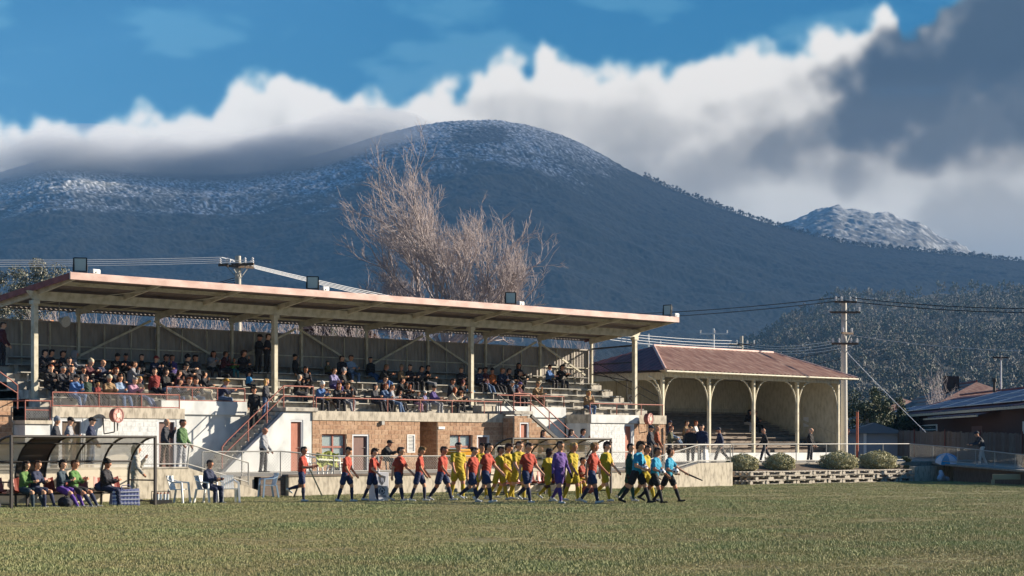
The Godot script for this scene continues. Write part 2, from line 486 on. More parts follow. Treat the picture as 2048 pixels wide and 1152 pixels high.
# p: pose dictionary, angles in degrees. lt/rt thigh swing (forward +), lk/rk knee bend, ls/rs arm swing, le/re elbow bend, la/ra arm spread, lean, and dress: "kit" or "coat"
func make_body(p: Dictionary) -> Array:
	var g := func(k: String, d: float) -> float: return p.get(k, d)
	var kit: bool = p.get("dress", "kit") == "kit"
	var b := []
	var hip := Vector3.ZERO
	var lean := deg_to_rad(-g.call("lean", 4.0))
	var ch := turn_z(Vector3(0, 0.27, 0), lean * 0.6)
	var nk := ch + turn_z(Vector3(0, 0.235, 0), lean)
	var fat := 0.0 if kit else 0.022
	b.append([hip + Vector3(0, 0.02, 0), ch, 0.118 + fat, 0.12 + fat, 2, 2, 0.0, 0.05])
	b.append([ch, nk + Vector3(0, -0.06, 0), 0.12 + fat, 0.085 + fat, 2, 2, 0.0, 0.05])
	var foot_lo := 0.0
	for s in [-1.0, 1.0]:
		var L: String = "l" if s < 0 else "r"
		var sh: Vector3 = nk + turn_z(Vector3(0.0, -0.085, 0), lean) + Vector3(0, 0, s * 0.168)
		b.append([hip + Vector3(0, 0.03, s * 0.055), sh + Vector3(0, -0.1, -s * 0.055), 0.1 + fat, 0.088 + fat, 2, 2, 0.0, 0.05])
		b.append([nk + Vector3(0, -0.03, s * 0.025), sh, 0.058 + fat * 0.5, 0.056 + fat * 0.5, 2, 2, 0.0, 0.04])
		# arm
		var sw := deg_to_rad(g.call(L + "s", 0.0))
		var sp := deg_to_rad(g.call(L + "a", 9.0))
		var dir := turn_z(Vector3(0, -cos(sp), s * sin(sp)), sw)
		var el := sh + dir * 0.285
		var be := deg_to_rad(g.call(L + "e", 18.0))
		var fd := turn_z(Vector3(0, -cos(sp), s * sin(sp) * (1.0 if be < 0.6 else 0.1)), sw + be)
		fd.z -= s * float(g.call(L + "i", 0.0))
		fd = fd.normalized()
		var wr := el + fd * 0.25
		if kit:
			b.append([sh, sh + dir * 0.19, 0.056, 0.062, 2, 2, 0.0, 0.03])
			b.append([sh + dir * 0.1, el, 0.05, 0.043, 2, 0, 0.55 if not p.get("long", false) else 2.0, 0.02])
			b.append([el, wr, 0.043, 0.03, 0 if not p.get("long", false) else 2, 0 if not p.get("long", false) else 2, 0.5, 0.02])
		else:
			b.append([sh, el, 0.064, 0.06, 2, 2, 0.0, 0.03])
			b.append([el, wr, 0.062, 0.05, 2, 2, 0.0, 0.03])
		# hand: palm, four fingers, thumb
		var pal := wr + fd * 0.085
		var side := fd.cross(Vector3(0, 0, 1)).normalized()
		var hr: int = 6 if p.get("gloves", false) else 0
		b.append([wr, pal, 0.03, 0.034, hr, hr, 0.0, 0.015])
		for f in 4:
			var o := side * (0.027 - f * 0.018)
			var ln: float = [0.07, 0.08, 0.075, 0.058][f]
			var cu := (fd + Vector3(0, 0, -s) * 0.35).normalized()
			b.append([pal + o, pal + o + cu * ln, 0.0125, 0.0105, hr, hr, 0.0, 0.006])
		b.append([wr + fd * 0.035 + side * 0.02, wr + fd * 0.08 + side * 0.055, 0.0135, 0.011, hr, hr, 0.0, 0.008])
		# leg
		var th := deg_to_rad(g.call(L + "t", 0.0))
		var hj := hip + Vector3(0, -0.02, s * 0.088)
		var spl: float = g.call("spread", 2.0)
		var td := turn_z(Vector3(0, -1, s * sin(deg_to_rad(spl))), th).normalized()
		var kn := hj + td * 0.43
		var sd := turn_z(Vector3(0, -1, 0), th - deg_to_rad(g.call(L + "k", 5.0)))
		var an := kn + sd * 0.41
		if kit:
			b.append([hj + td * 0.03, hj + td * 0.29, 0.098, 0.1, 3, 3, 0.0, 0.03])
			b.append([hj + td * 0.2, kn, 0.08, 0.056, 3, 0, 0.42, 0.02])
			b.append([kn, kn + sd * 0.17, 0.054, 0.058, 0, 4, 0.3, 0.03])
			b.append([kn + sd * 0.17, an, 0.058, 0.038, 4, 4, 0.0, 0.02])
		else:
			b.append([hj, kn, 0.098, 0.072, 3, 3, 0.0, 0.04])
			b.append([kn, an + sd * 0.02, 0.072, 0.058, 3, 3, 0.0, 0.03])
		var fa := deg_to_rad(g.call(L + "f", 0.0))
		var toe := an + turn_z(Vector3(0.155, -0.05, s * 0.02), fa)
		var heel := an + turn_z(Vector3(-0.045, -0.042, 0), fa)
		b.append([an, heel, 0.036, 0.034, 5, 5, 0.0, 0.02])
		b.append([heel, toe, 0.034, 0.03, 5, 5, 0.0, 0.02])
		foot_lo = minf(foot_lo, minf(toe.y - 0.03, heel.y - 0.034))
	b.append([nk + Vector3(0, -0.04, 0), nk + turn_z(Vector3(0.012, 0.09, 0), lean), 0.06, 0.054, 0 if kit else 2, 0, 0.25 if not kit else 0.0, 0.02])
	var m := nets(b, p.get("cell", 0.017), 0.0045 if kit else 0.007)
	return [m, nk + turn_z(Vector3(0.022, 0.178, 0), lean), foot_lo]

func make_head(kind: String) -> Array:
	var b := []
	b.append([Vector3(-0.012, 0.035, 0), Vector3(0.012, 0.03, 0), 0.092, 0.088, 0, 0, 0.0, 0.03])
	b.append([Vector3(0.03, -0.02, 0), Vector3(0.042, -0.075, 0), 0.068, 0.042, 0, 0, 0.0, 0.03])
	b.append([Vector3(0.098, 0.0, 0), Vector3(0.108, -0.022, 0), 0.011, 0.015, 0, 0, 0.0, 0.012])
	b.append([Vector3(0.09, 0.022, -0.04), Vector3(0.09, 0.022, 0.04), 0.014, 0.014, 0, 0, 0.0, 0.015])
	b.append([Vector3(0.078, -0.052, -0.018), Vector3(0.078, -0.052, 0.018), 0.013, 0.013, 0, 0, 0.0, 0.01])
	b.append([Vector3(-0.01, -0.06, 0), Vector3(-0.022, -0.13, 0), 0.056, 0.056, 0, 0, 0.0, 0.03])
	for s in [-1.0, 1.0]:
		b.append([Vector3(-0.004, 0.012, s * 0.088), Vector3(-0.004, -0.02, s * 0.084), 0.018, 0.014, 0, 0, 0.0, 0.01])
		b.append([Vector3(0.088, 0.008, s * 0.034), Vector3(0.09, 0.008, s * 0.034), 0.0105, 0.01, 6, 6, 0.0, 0.004])
	match kind:
		"short":
			b.append([Vector3(-0.03, 0.05, 0), Vector3(0.028, 0.074, 0), 0.096, 0.07, 1, 1, 0.0, 0.012])
			b.append([Vector3(-0.055, 0.0, 0), Vector3(-0.06, -0.04, 0), 0.075, 0.055, 1, 1, 0.0, 0.02])
		"tousled":
			b.append([Vector3(-0.03, 0.055, 0), Vector3(0.05, 0.085, 0), 0.1, 0.062, 1, 1, 0.0, 0.012])
			for i in 6: b.append([Vector3(-0.05 + i * 0.022, 0.11, sin(i * 2.3) * 0.06), Vector3(-0.03 + i * 0.024, 0.145, sin(i * 2.3) * 0.07), 0.034, 0.02, 1, 1, 0.0, 0.015])
			b.append([Vector3(-0.055, 0.0, 0), Vector3(-0.06, -0.05, 0), 0.08, 0.06, 1, 1, 0.0, 0.02])
		"long":
			b.append([Vector3(-0.035, 0.05, 0), Vector3(0.02, 0.072, 0), 0.101, 0.076, 1, 1, 0.0, 0.012])
			for s in [-1.0, 0.0, 1.0]: b.append([Vector3(-0.06 + 0.02 * absf(s), 0.02, s * 0.07), Vector3(-0.055, -0.26, s * 0.075), 0.058, 0.034, 1, 1, 0.0, 0.025])
		"bun":
			b.append([Vector3(-0.03, 0.05, 0), Vector3(0.025, 0.072, 0), 0.098, 0.072, 1, 1, 0.0, 0.012])
			b.append([Vector3(-0.115, 0.075, 0), Vector3(-0.13, 0.06, 0), 0.042, 0.038, 1, 1, 0.0, 0.01])
		"cap":
			b.append([Vector3(-0.02, 0.06, 0), Vector3(0.015, 0.064, 0), 0.1, 0.094, 1, 1, 0.0, 0.01])
			for s in [-0.05, -0.017, 0.017, 0.05]: b.append([Vector3(0.07, 0.058, s), Vector3(0.165 - absf(s) * 0.5, 0.046, s), 0.018, 0.014, 1, 1, 0.0, 0.012])
		"beanie":
			b.append([Vector3(-0.02, 0.06, 0), Vector3(0.008, 0.07, 0), 0.108, 0.1, 1, 1, 0.0, 0.01])
			b.append([Vector3(-0.03, 0.12, 0), Vector3(-0.03, 0.15, 0), 0.07, 0.045, 1, 1, 0.0, 0.03])
		"hood":
			b.append([Vector3(-0.045, 0.045, 0), Vector3(0.0, 0.07, 0), 0.122, 0.098, 2, 2, 0.0, 0.02])
			for s in [-1.0, 1.0]: b.append([Vector3(-0.01, 0.03, s * 0.085), Vector3(0.0, -0.11, s * 0.07), 0.042, 0.05, 2, 2, 0.0, 0.02])
			b.append([Vector3(-0.07, -0.04, 0), Vector3(-0.07, -0.12, 0), 0.1, 0.09, 2, 2, 0.0, 0.03])
		"bald":
			b.append([Vector3(-0.055, 0.0, 0), Vector3(-0.06, -0.03, 0), 0.062, 0.05, 1, 1, 0.0, 0.02])
	return nets(b, 0.0105, 0.0)

# one mesh of up to seven surfaces, with the list of the regions they show
func figure(pose: String, head: String, look: float, poses: Dictionary) -> Array:
	var key := "%s/%s/%d" % [pose, head, int(look)]
	if figure_cache.has(key): return figure_cache[key]
	if not body_cache.has(pose): body_cache[pose] = make_body(poses[pose])
	if not head_cache.has(head): head_cache[head] = make_head(head)
	var bd: Array = body_cache[pose]
	var hd: Array = head_cache[head]
	var nod: float = poses[pose].get("nod", 0.0)
	var hb := Basis(Vector3.UP, deg_to_rad(look)) * Basis(Vector3.BACK, deg_to_rad(-nod))
	var hx := Transform3D(hb, bd[1])
	var hp: PackedVector3Array = hx * hd[0]
	var hn: PackedVector3Array = Transform3D(hb, Vector3.ZERO) * hd[1]
	var up := Vector3(0, -bd[2], 0)
	if poses[pose].get("sit", false): up = Vector3(0, 0.105, 0)
	var m := ArrayMesh.new()
	var regs := []
	for r in 7:
		var P := PackedVector3Array()
		var N := PackedVector3Array()
		var I := PackedInt32Array()
		for src in [[bd[0][0], bd[0][1], bd[0][2][r]], [hp, hn, hd[2][r]]]:
			var map := {}
			for i in src[2]:
				if not map.has(i):
					map[i] = P.size()
					P.append(src[0][i] + up)
					N.append(src[1][i])
				I.append(map[i])
		if I.is_empty(): continue
		var a := []
		a.resize(Mesh.ARRAY_MAX)
		a[Mesh.ARRAY_VERTEX] = P; a[Mesh.ARRAY_NORMAL] = N; a[Mesh.ARRAY_INDEX] = I
		m.add_surface_from_arrays(Mesh.PRIMITIVE_TRIANGLES, a)
		regs.append(r)
	figure_cache[key] = [m, regs]
	return figure_cache[key]

var POSES := {
	"walk_a": {"lt": 20, "lk": 6, "rt": -15, "rk": 20, "rf": -18, "lf": 10, "ls": -22, "rs": 20, "le": 22, "re": 24, "lean": 5, "nod": 8},
	"walk_b": {"lt": -18, "lk": 34, "rt": 16, "rk": 4, "lf": -30, "rf": 4, "ls": 18, "rs": -16, "le": 25, "re": 20, "lean": 4, "nod": 14},
	"walk_c": {"lt": 12, "lk": 10, "rt": -10, "rk": 12, "ls": -12, "rs": 14, "le": 15, "re": 30, "lean": 2, "nod": 2},
	"walk_d": {"lt": -15, "lk": 18, "rt": 17, "rk": 8, "lf": -22, "rf": 12, "ls": 24, "rs": -20, "le": 18, "re": 20, "lean": 6, "nod": 4},
	"walk_e": {"lt": 20, "lk": 18, "rt": -14, "rk": 6, "rf": -8, "ls": 8, "rs": 14, "le": 30, "re": 24, "lean": 7, "nod": 24},
	"jog": {"lt": -14, "lk": 62, "rt": 10, "rk": 8, "lf": -30, "ls": 14, "rs": 20, "le": 85, "re": 70, "lean": 5, "nod": 0},
	"face_hand": {"lt": 14, "lk": 8, "rt": -12, "rk": 14, "ls": 36, "le": 128, "li": 0.25, "rs": 12, "re": 40, "lean": 6, "nod": 18},
	"keeper": {"lt": -14, "lk": 26, "rt": 14, "rk": 6, "lf": -20, "ls": 10, "rs": -6, "le": 14, "re": 14, "la": 12, "ra": 12, "long": true, "gloves": true, "lean": 3},
	"referee_a": {"lt": 24, "lk": 6, "rt": -22, "rk": 14, "rf": -16, "lf": 12, "ls": 20, "le": 22, "rs": 10, "re": 62, "ri": -0.12, "ra": 16, "lean": 8, "nod": 14},
	"referee_b": {"lt": -26, "lk": 20, "rt": 20, "rk": 6, "lf": -26, "rf": 8, "ls": 14, "le": 30, "rs": 8, "re": 60, "ra": 16, "lean": 6, "nod": 8},
	"referee_c": {"lt": 24, "lk": 4, "rt": -24, "rk": 10, "rf": -18, "lf": 14, "ls": 38, "le": 20, "rs": 8, "re": 60, "ra": 16, "lean": 5, "nod": 2},
	"stand_a": {"dress": "coat", "lt": 4, "rt": -3, "ls": 8, "rs": 10, "le": 22, "re": 26, "lean": 3, "nod": 6},
	"stand_b": {"dress": "coat", "lt": 2, "rt": -2, "ls": 18, "rs": 16, "le": 78, "re": 82, "li": 0.35, "ri": 0.35, "lean": 4, "nod": 10},
	"stand_c": {"dress": "coat", "lt": 6, "rt": -5, "ls": 30, "le": 122, "li": 0.25, "rs": 8, "re": 30, "lean": 5, "nod": 4},
	"stride": {"dress": "coat", "lt": 22, "lk": 8, "rt": -20, "rk": 18, "rf": -16, "ls": -16, "rs": 16, "le": 25, "re": 28, "lean": 6, "nod": 8},
	"stoop": {"dress": "coat", "lt": 16, "lk": 12, "rt": -12, "rk": 10, "ls": 30, "rs": 34, "le": 50, "re": 46, "lean": 24, "nod": 18},
	"sit_a": {"dress": "coat", "sit": true, "lt": 82, "lk": 84, "rt": 78, "rk": 80, "ls": 34, "rs": 30, "le": 62, "re": 66, "li": 0.3, "ri": 0.3, "lean": 8, "spread": 10, "nod": 8, "cell": 0.021},
	"sit_b": {"dress": "coat", "sit": true, "lt": 76, "lk": 70, "rt": 84, "rk": 90, "ls": 44, "rs": 40, "le": 70, "re": 74, "li": 0.4, "ri": 0.4, "lean": 24, "spread": 9, "nod": 4, "cell": 0.021},
	"sit_c": {"dress": "coat", "sit": true, "lt": 80, "lk": 60, "rt": 78, "rk": 72, "ls": 20, "rs": 24, "le": 84, "re": 80, "li": 0.7, "ri": 0.7, "lean": 3, "spread": 5, "nod": 4, "cell": 0.021},
	"sit_d": {"dress": "coat", "sit": true, "lt": 84, "lk": 92, "rt": 72, "rk": 56, "ls": 36, "rs": 40, "le": 128, "re": 50, "li": 0.35, "ri": 0.2, "lean": 14, "spread": 8, "nod": 6, "cell": 0.021},
	"sit_e": {"dress": "coat", "sit": true, "lt": 70, "lk": 36, "rt": 74, "rk": 44, "ls": -14, "rs": -8, "le": 30, "re": 24, "lean": -6, "spread": 6, "nod": 2, "cell": 0.021},
	"bench_kit": {"sit": true, "lt": 80, "lk": 62, "rt": 78, "rk": 74, "ls": 26, "rs": 28, "le": 80, "re": 74, "li": 0.6, "ri": 0.6, "long": true, "lean": 8, "spread": 12, "nod": 6},
	"bench_kit_low": {"sit": true, "lt": 76, "lk": 48, "rt": 72, "rk": 40, "ls": 28, "rs": 26, "le": 88, "re": 84, "li": 0.7, "ri": 0.7, "long": true, "lean": 4, "spread": 12, "nod": 4},
}

# place a person. cols: skin, hair, top, bottoms, socks, shoes, dark
func person(at_p: Vector3, yaw: float, pose: String, head: String, look: float, size: float, cols: Array, label: String, group: String) -> MeshInstance3D:
	var f := figure(pose, head, look, POSES)
	var o := MeshInstance3D.new()
	o.name = numbered("person")
	o.mesh = f[0]
	for i in f[1].size():
		o.set_surface_override_material(i, cloth(cols[f[1][i]]))
	add_child(o)
	o.position = at_p
	o.rotation.y = deg_to_rad(yaw)
	var w := 1.0 + 0.07 * sin(at_p.x * 37.0 + at_p.z * 11.0)
	o.scale = Vector3(1.06 * w, 1.01, 1.06 * w) * size
	tag(o, label, "person", group)
	return o

# ---------------------------------------------------------------- land: mountain, wooded hill, trees
func interp(xs: Array, ys: Array, x: float) -> float:
	if x <= xs[0]: return ys[0]
	if x >= xs[-1]: return ys[-1]
	var k := 0
	while xs[k + 1] < x: k += 1
	return lerpf(ys[k], ys[k + 1], smoothstep(0, 1, (x - xs[k]) / (xs[k + 1] - xs[k])))

func grid_mesh(P: PackedVector3Array, C: PackedColorArray, nx: int, ny: int) -> ArrayMesh:
	var I := PackedInt32Array()
	for j in ny - 1:
		for i in nx - 1:
			var a := j * nx + i
			I.append_array([a, a + nx, a + 1, a + 1, a + nx, a + nx + 1])
	var N := PackedVector3Array(); N.resize(P.size())
	for j in ny:
		for i in nx:
			var e1 := P[j * nx + mini(i + 1, nx - 1)] - P[j * nx + maxi(i - 1, 0)]
			var e2 := P[mini(j + 1, ny - 1) * nx + i] - P[maxi(j - 1, 0) * nx + i]
			var n := e1.cross(e2).normalized()
			N[j * nx + i] = n if n.y > 0 else -n
	var a := []
	a.resize(Mesh.ARRAY_MAX)
	a[Mesh.ARRAY_VERTEX] = P; a[Mesh.ARRAY_NORMAL] = N; a[Mesh.ARRAY_COLOR] = C; a[Mesh.ARRAY_INDEX] = I
	var m := ArrayMesh.new()
	m.add_surface_from_arrays(Mesh.PRIMITIVE_TRIANGLES, a)
	return m

# ridge heights as slope angles (height over distance) against bearing (sideways over distance)
var ridge_b := [-0.55, -0.40, -0.30, -0.256, -0.225, -0.2, -0.15, -0.12, -0.09, -0.07, -0.0435, -0.016, 0.0015, 0.019, 0.0365, 0.0515, 0.069, 0.094, 0.119, 0.144, 0.169, 0.194, 0.219, 0.256, 0.34, 0.5, 0.7]
var ridge_h := [0.10, 0.115, 0.128, 0.1375, 0.147, 0.1425, 0.1395, 0.142, 0.148, 0.1555, 0.1623, 0.1643, 0.1633, 0.1585, 0.1523, 0.1423, 0.1335, 0.1235, 0.1148, 0.1073, 0.101, 0.099, 0.0965, 0.093, 0.085, 0.07, 0.05]

func ridge(b: float) -> float:
	var r := 0.0
	for k in [-0.012, -0.006, 0.0, 0.006, 0.012]: r += interp_lin(ridge_b, ridge_h, b + k)
	return r / 5.0

func interp_lin(xs: Array, ys: Array, x: float) -> float:
	if x <= xs[0]: return ys[0]
	if x >= xs[-1]: return ys[-1]
	var k := 0
	while xs[k + 1] < x: k += 1
	return lerpf(ys[k], ys[k + 1], (x - xs[k]) / (xs[k + 1] - xs[k]))

func make_mountain() -> void:
	var n1 := FastNoiseLite.new(); n1.seed = 4; n1.frequency = 0.0011; n1.fractal_type = FastNoiseLite.FRACTAL_RIDGED; n1.fractal_octaves = 4
	var n2 := FastNoiseLite.new(); n2.seed = 9; n2.frequency = 0.011; n2.fractal_octaves = 3
	var n3 := FastNoiseLite.new(); n3.seed = 14; n3.frequency = 0.065; n3.fractal_octaves = 3
	var bs := []
	var b := -0.62
	while b < 0.72:
		bs.append(b)
		b += 0.00075 if b > -0.29 and b < 0.29 else 0.006
	var ny := 330
	var jit := RandomNumberGenerator.new(); jit.seed = 2
	var P := PackedVector3Array()
	var C := PackedColorArray()
	var forest := [Color(0.034, 0.038, 0.032), Color(0.05, 0.053, 0.043), Color(0.066, 0.064, 0.053)]
	for j in ny:
		var s := float(j) / (ny - 26)
		for bb in bs:
			var rh := ridge(bb)
			var a := lerpf(2300.0, 6500.0, s)
			var p := st(a, bb * a, 0.0)
			var h := 0.0
			if s <= 1.0:
				h = lerpf(0.012 * 2300.0, rh * 6500.0, pow(s, 1.18))
				h += (n1.get_noise_2d(p.x, p.z) - 0.1) * 70.0 * s * (1.0 - s) * 1.6
				h += n2.get_noise_2d(p.x, p.z) * 6.0 * (0.3 + s) * (1.0 - 0.8 * smoothstep(0.8, 1.0, s))
			else:
				h = rh * 6500.0 - (s - 1.0) * 2600.0
			var sp := n3.get_noise_2d(p.x, p.z)
			h += sp * 3.0
			p.y = h
			P.append(p)
			# bare columns of rock below the summit, steep
			var cliff := smoothstep(0.022, 0.008, absf(bb + 0.016)) * smoothstep(880.0, 920.0, h) * smoothstep(1035.0, 1000.0, h)
			var cl2 := n2.get_noise_2d(p.x * 0.6 + 500, p.z * 0.6)
			var line := 735.0 - smoothstep(-0.05, -0.1, bb) * 130.0 + smoothstep(0.02, 0.075, bb) * 210.0 + n1.get_noise_2d(p.x * 1.4, p.z * 1.4) * 110.0 + cl2 * 120.0
			var snow := smoothstep(-0.16, 0.30, sp * 1.15 + cl2 * 0.45 + (h - line) / 420.0 - cliff * 0.75 - 0.1)
			if bb > 0.075: snow *= smoothstep(0.1, 0.075, bb)
			snow *= smoothstep(line - 70.0, line + 60.0, h)
			var f := clampf(sp * 0.9 + cl2 * 0.5 + 0.5, 0, 1)
			var c: Color = forest[0].lerp(forest[1], f * 2.0) if f < 0.5 else forest[1].lerp(forest[2], f * 2.0 - 1.0)
			var rock := Color(0.06, 0.06, 0.062) * (0.8 + 0.5 * n3.get_noise_2d(p.x * 3.0, h * 0.15))
			c = c.lerp(rock, maxf(cliff, smoothstep(line, line + 160.0, h) * 0.7))
			c = c.lerp(Color(0.74, 0.78, 0.82), snow * (0.15 + 0.8 * pow(jit.randf(), 1.5)))
			C.append(c * jit.randf_range(0.7, 1.3))
	var m := part("mountain", grid_mesh(P, C, bs.size(), ny), tint_mat("tint"), self)
	tag(m, "large forested mountain with snow dusted cliffs below the summit", "mountain", "", "structure")
	# farther peak to the right
	var pb := [0.10, 0.12, 0.1335, 0.145, 0.155, 0.1615, 0.169, 0.184, 0.2015, 0.219, 0.234, 0.26, 0.30, 0.36]
	var ph := [0.09, 0.106, 0.1113, 0.1155, 0.1193, 0.121, 0.1193, 0.1173, 0.1123, 0.1035, 0.0965, 0.09, 0.08, 0.07]
	P = PackedVector3Array(); C = PackedColorArray()
	bs = []
	b = 0.09
	while b < 0.36:
		bs.append(b); b += 0.001
	for j in 110:
		var s := float(j) / 100.0
		for bb in bs:
			var a := lerpf(7600.0, 9600.0, s)
			var p := st(a, bb * a, 0.0)
			var h: float = lerpf(500.0, interp(pb, ph, bb) * 9600.0, pow(s, 0.8)) if s <= 1.0 else interp(pb, ph, bb) * 9600.0 - (s - 1.0) * 2000.0
			h += n2.get_noise_2d(p.x, p.z) * 15.0 + n3.get_noise_2d(p.x, p.z) * 3.0
			p.y = h
			P.append(p)
			var sp := n3.get_noise_2d(p.x * 0.7, p.z * 0.7) + n2.get_noise_2d(p.x * 0.8, p.z * 0.8) * 0.9
			C.append(Color(0.05, 0.05, 0.048).lerp(Color(0.42, 0.44, 0.46), smoothstep(0.0, 0.5, sp + (h - 930.0) / 600.0) * jit.randf_range(0.2, 0.8)))
	m = part("far_peak", grid_mesh(P, C, bs.size(), 110), tint_mat("tint"), self)
	tag(m, "small rounded snow streaked peak behind the mountain's shoulder", "mountain", "", "structure")

# leaves: n small leaf-sized faces spread through an ellipsoid, denser to the outside; clumps > 0 gathers them in sprays
func leaves(s: Soup, rng: RandomNumberGenerator, c: Vector3, r: Vector3, n: int, size: float, cols: Array, clumps := 0, lo := -1.0) -> void:
	var cc := []
	for i in clumps:
		var d := Vector3(rng.randfn(), rng.randfn(), rng.randfn()).normalized() * pow(rng.randf(), 0.33)
		cc.append([d, rng.randf_range(0.22, 0.42)])
	s.tinted = true
	for i in n:
		var d := Vector3(rng.randfn(), rng.randfn(), rng.randfn()).normalized()
		var q: Vector3
		if clumps > 0:
			var k: Array = cc[rng.randi() % clumps]
			q = k[0] + d * k[1] * pow(rng.randf(), 0.4)
		else:
			q = d * pow(rng.randf(), 0.22) * (1.0 + 0.10 * sin(d.x * 7.0 + c.x) + 0.08 * sin(d.y * 9.0 + d.z * 6.0))
		if q.y < lo: q.y = lo + rng.randf() * 0.2
		var p := c + q * r
		var n0 := (d + Vector3(rng.randfn(), rng.randfn(), rng.randfn()) * 0.7).normalized()
		var e1 := n0.cross(Vector3(rng.randfn(), rng.randfn(), rng.randfn())).normalized() * size * rng.randf_range(0.6, 1.3)
		var e2 := n0.cross(e1) * rng.randf_range(0.35, 0.6)
		s.col = cols[rng.randi() % cols.size()] * rng.randf_range(0.75, 1.2)
		s.quad(p - e1, p + e2 * 0.9, p + e1, p - e2 * 0.9)

func make_hill() -> void:
	var n2 := FastNoiseLite.new(); n2.seed = 21; n2.frequency = 0.006; n2.fractal_octaves = 4
	var hb := [0.0, 0.06, 0.094, 0.119, 0.144, 0.169, 0.219, 0.256, 0.33, 0.45]
	var hh := [0.006, 0.016, 0.034, 0.052, 0.064, 0.072, 0.0742, 0.076, 0.082, 0.085]
	var P := PackedVector3Array()
	var C := PackedColorArray()
	var bs := []
	for i in 150: bs.append(0.0 + i * 0.003)
	var spots := []
	var rng := RandomNumberGenerator.new(); rng.seed = 77
	for j in 70:
		var s := float(j) / 60.0
		for bb in bs:
			var a := lerpf(900.0, 2300.0, s)
			var p := st(a, bb * a, 0.0)
			p.y = hill_h(bb, s, interp(hb, hh, bb)) + n2.get_noise_2d(p.x, p.z) * 14.0
			P.append(p); C.append(Color(0.045, 0.042, 0.03))
	var m := part("wooded_hill", grid_mesh(P, C, bs.size(), 70), tint_mat("tint"), self)
	tag(m, "low wooded hill rising behind the houses", "hill", "", "structure")
	# trees on the hill: four shapes of gum crown, thousands of copies
	var cols := [[Color(0.075, 0.085, 0.05), Color(0.10, 0.105, 0.065)], [Color(0.10, 0.085, 0.062), Color(0.13, 0.11, 0.08)], [Color(0.06, 0.075, 0.05), Color(0.085, 0.095, 0.055)], [Color(0.12, 0.115, 0.10), Color(0.15, 0.14, 0.115)]]
	for k in 4:
		var s := Soup.new(); s.tinted = true
		s.col = Color(0.22, 0.2, 0.175)
		s.tube(Vector3(0, -1, 0), Vector3(0.15, 7.5, 0.1), 0.22, 0.1, 4, false)
		s.tube(Vector3(0.1, 4.5, 0), Vector3(1.6, 8.6, 0.8), 0.12, 0.05, 3, false)
		s.tube(Vector3(0.1, 5, 0), Vector3(-1.4, 9.2, -0.6), 0.12, 0.05, 3, false)
		leaves(s, rng, Vector3(0, 8.2, 0), Vector3(3.1, 3.3, 3.1), 190, 0.62, cols[k], 9)
		var mm := MultiMesh.new()
		mm.transform_format = MultiMesh.TRANSFORM_3D
		mm.mesh = s.done()
		var xs := []
		for i in 3600:
			var sq := rng.randf()
			var bb := rng.randf_range(0.02, 0.40)
			var a := lerpf(900.0, 2300.0, sq)
			var p := st(a, bb * a, 0.0)
			p.y = hill_h(bb, sq, interp(hb, hh, bb)) + n2.get_noise_2d(p.x, p.z) * 14.0 - 0.6
			var g := rng.randf_range(0.7, 1.25)
			xs.append(Transform3D(Basis(Vector3.UP, rng.randf() * TAU).scaled(Vector3(g, g * rng.randf_range(0.85, 1.3), g)), p))
		mm.instance_count = xs.size()
		for i in xs.size(): mm.set_instance_transform(i, xs[i])
		var o := MultiMeshInstance3D.new()
		o.multimesh = mm
		o.material_override = tint_mat("leaf")
		o.name = numbered("forest")
		add_child(o)
		tag(o, ["olive gum trees massed over the wooded hill", "brownish gum trees mixed through the hill forest", "dark green gum trees mixed through the hill forest", "pale dead gum trees scattered in the hill forest"][k], "forest", "", "stuff")
	# fringe of trees along the mountain's right shoulder
	var s2 := Soup.new(); s2.tinted = true
	s2.col = Color(0.2, 0.19, 0.17)
	s2.tube(Vector3(0, -2, 0), Vector3(0.2, 12, 0), 0.5, 0.25, 3, false)
	leaves(s2, rng, Vector3(0, 12, 0), Vector3(5, 5, 5), 90, 1.5, [Color(0.045, 0.052, 0.04), Color(0.06, 0.065, 0.05)], 6)
	var m2 := MultiMesh.new(); m2.transform_format = MultiMesh.TRANSFORM_3D; m2.mesh = s2.done()
	m2.instance_count = 2600
	for i in 2600:
		var bb := rng.randf_range(0.066, 0.30)
		var a := 6500.0 - rng.randf() * 90.0
		var p := st(a, bb * a, ridge(bb) * 6500.0 - 9.0)
		m2.set_instance_transform(i, Transform3D(Basis(Vector3.UP, rng.randf() * TAU).scaled(Vector3(1, rng.randf_range(0.7, 1.3), 1) * (0.25 + 0.75 * pow(rng.randf(), 2.0))), p))
	var o2 := MultiMeshInstance3D.new(); o2.multimesh = m2; o2.material_override = tint_mat("leaf"); o2.name = numbered("ridge_forest"); add_child(o2)
	tag(o2, "thin fringe of trees along the mountain's shoulder", "forest", "", "stuff")

func hill_h(bb: float, s: float, hh: float) -> float:
	return lerpf(4.0, hh * 2300.0, pow(minf(s, 1.0), 1.1)) - maxf(0.0, s - 1.0) * 260.0

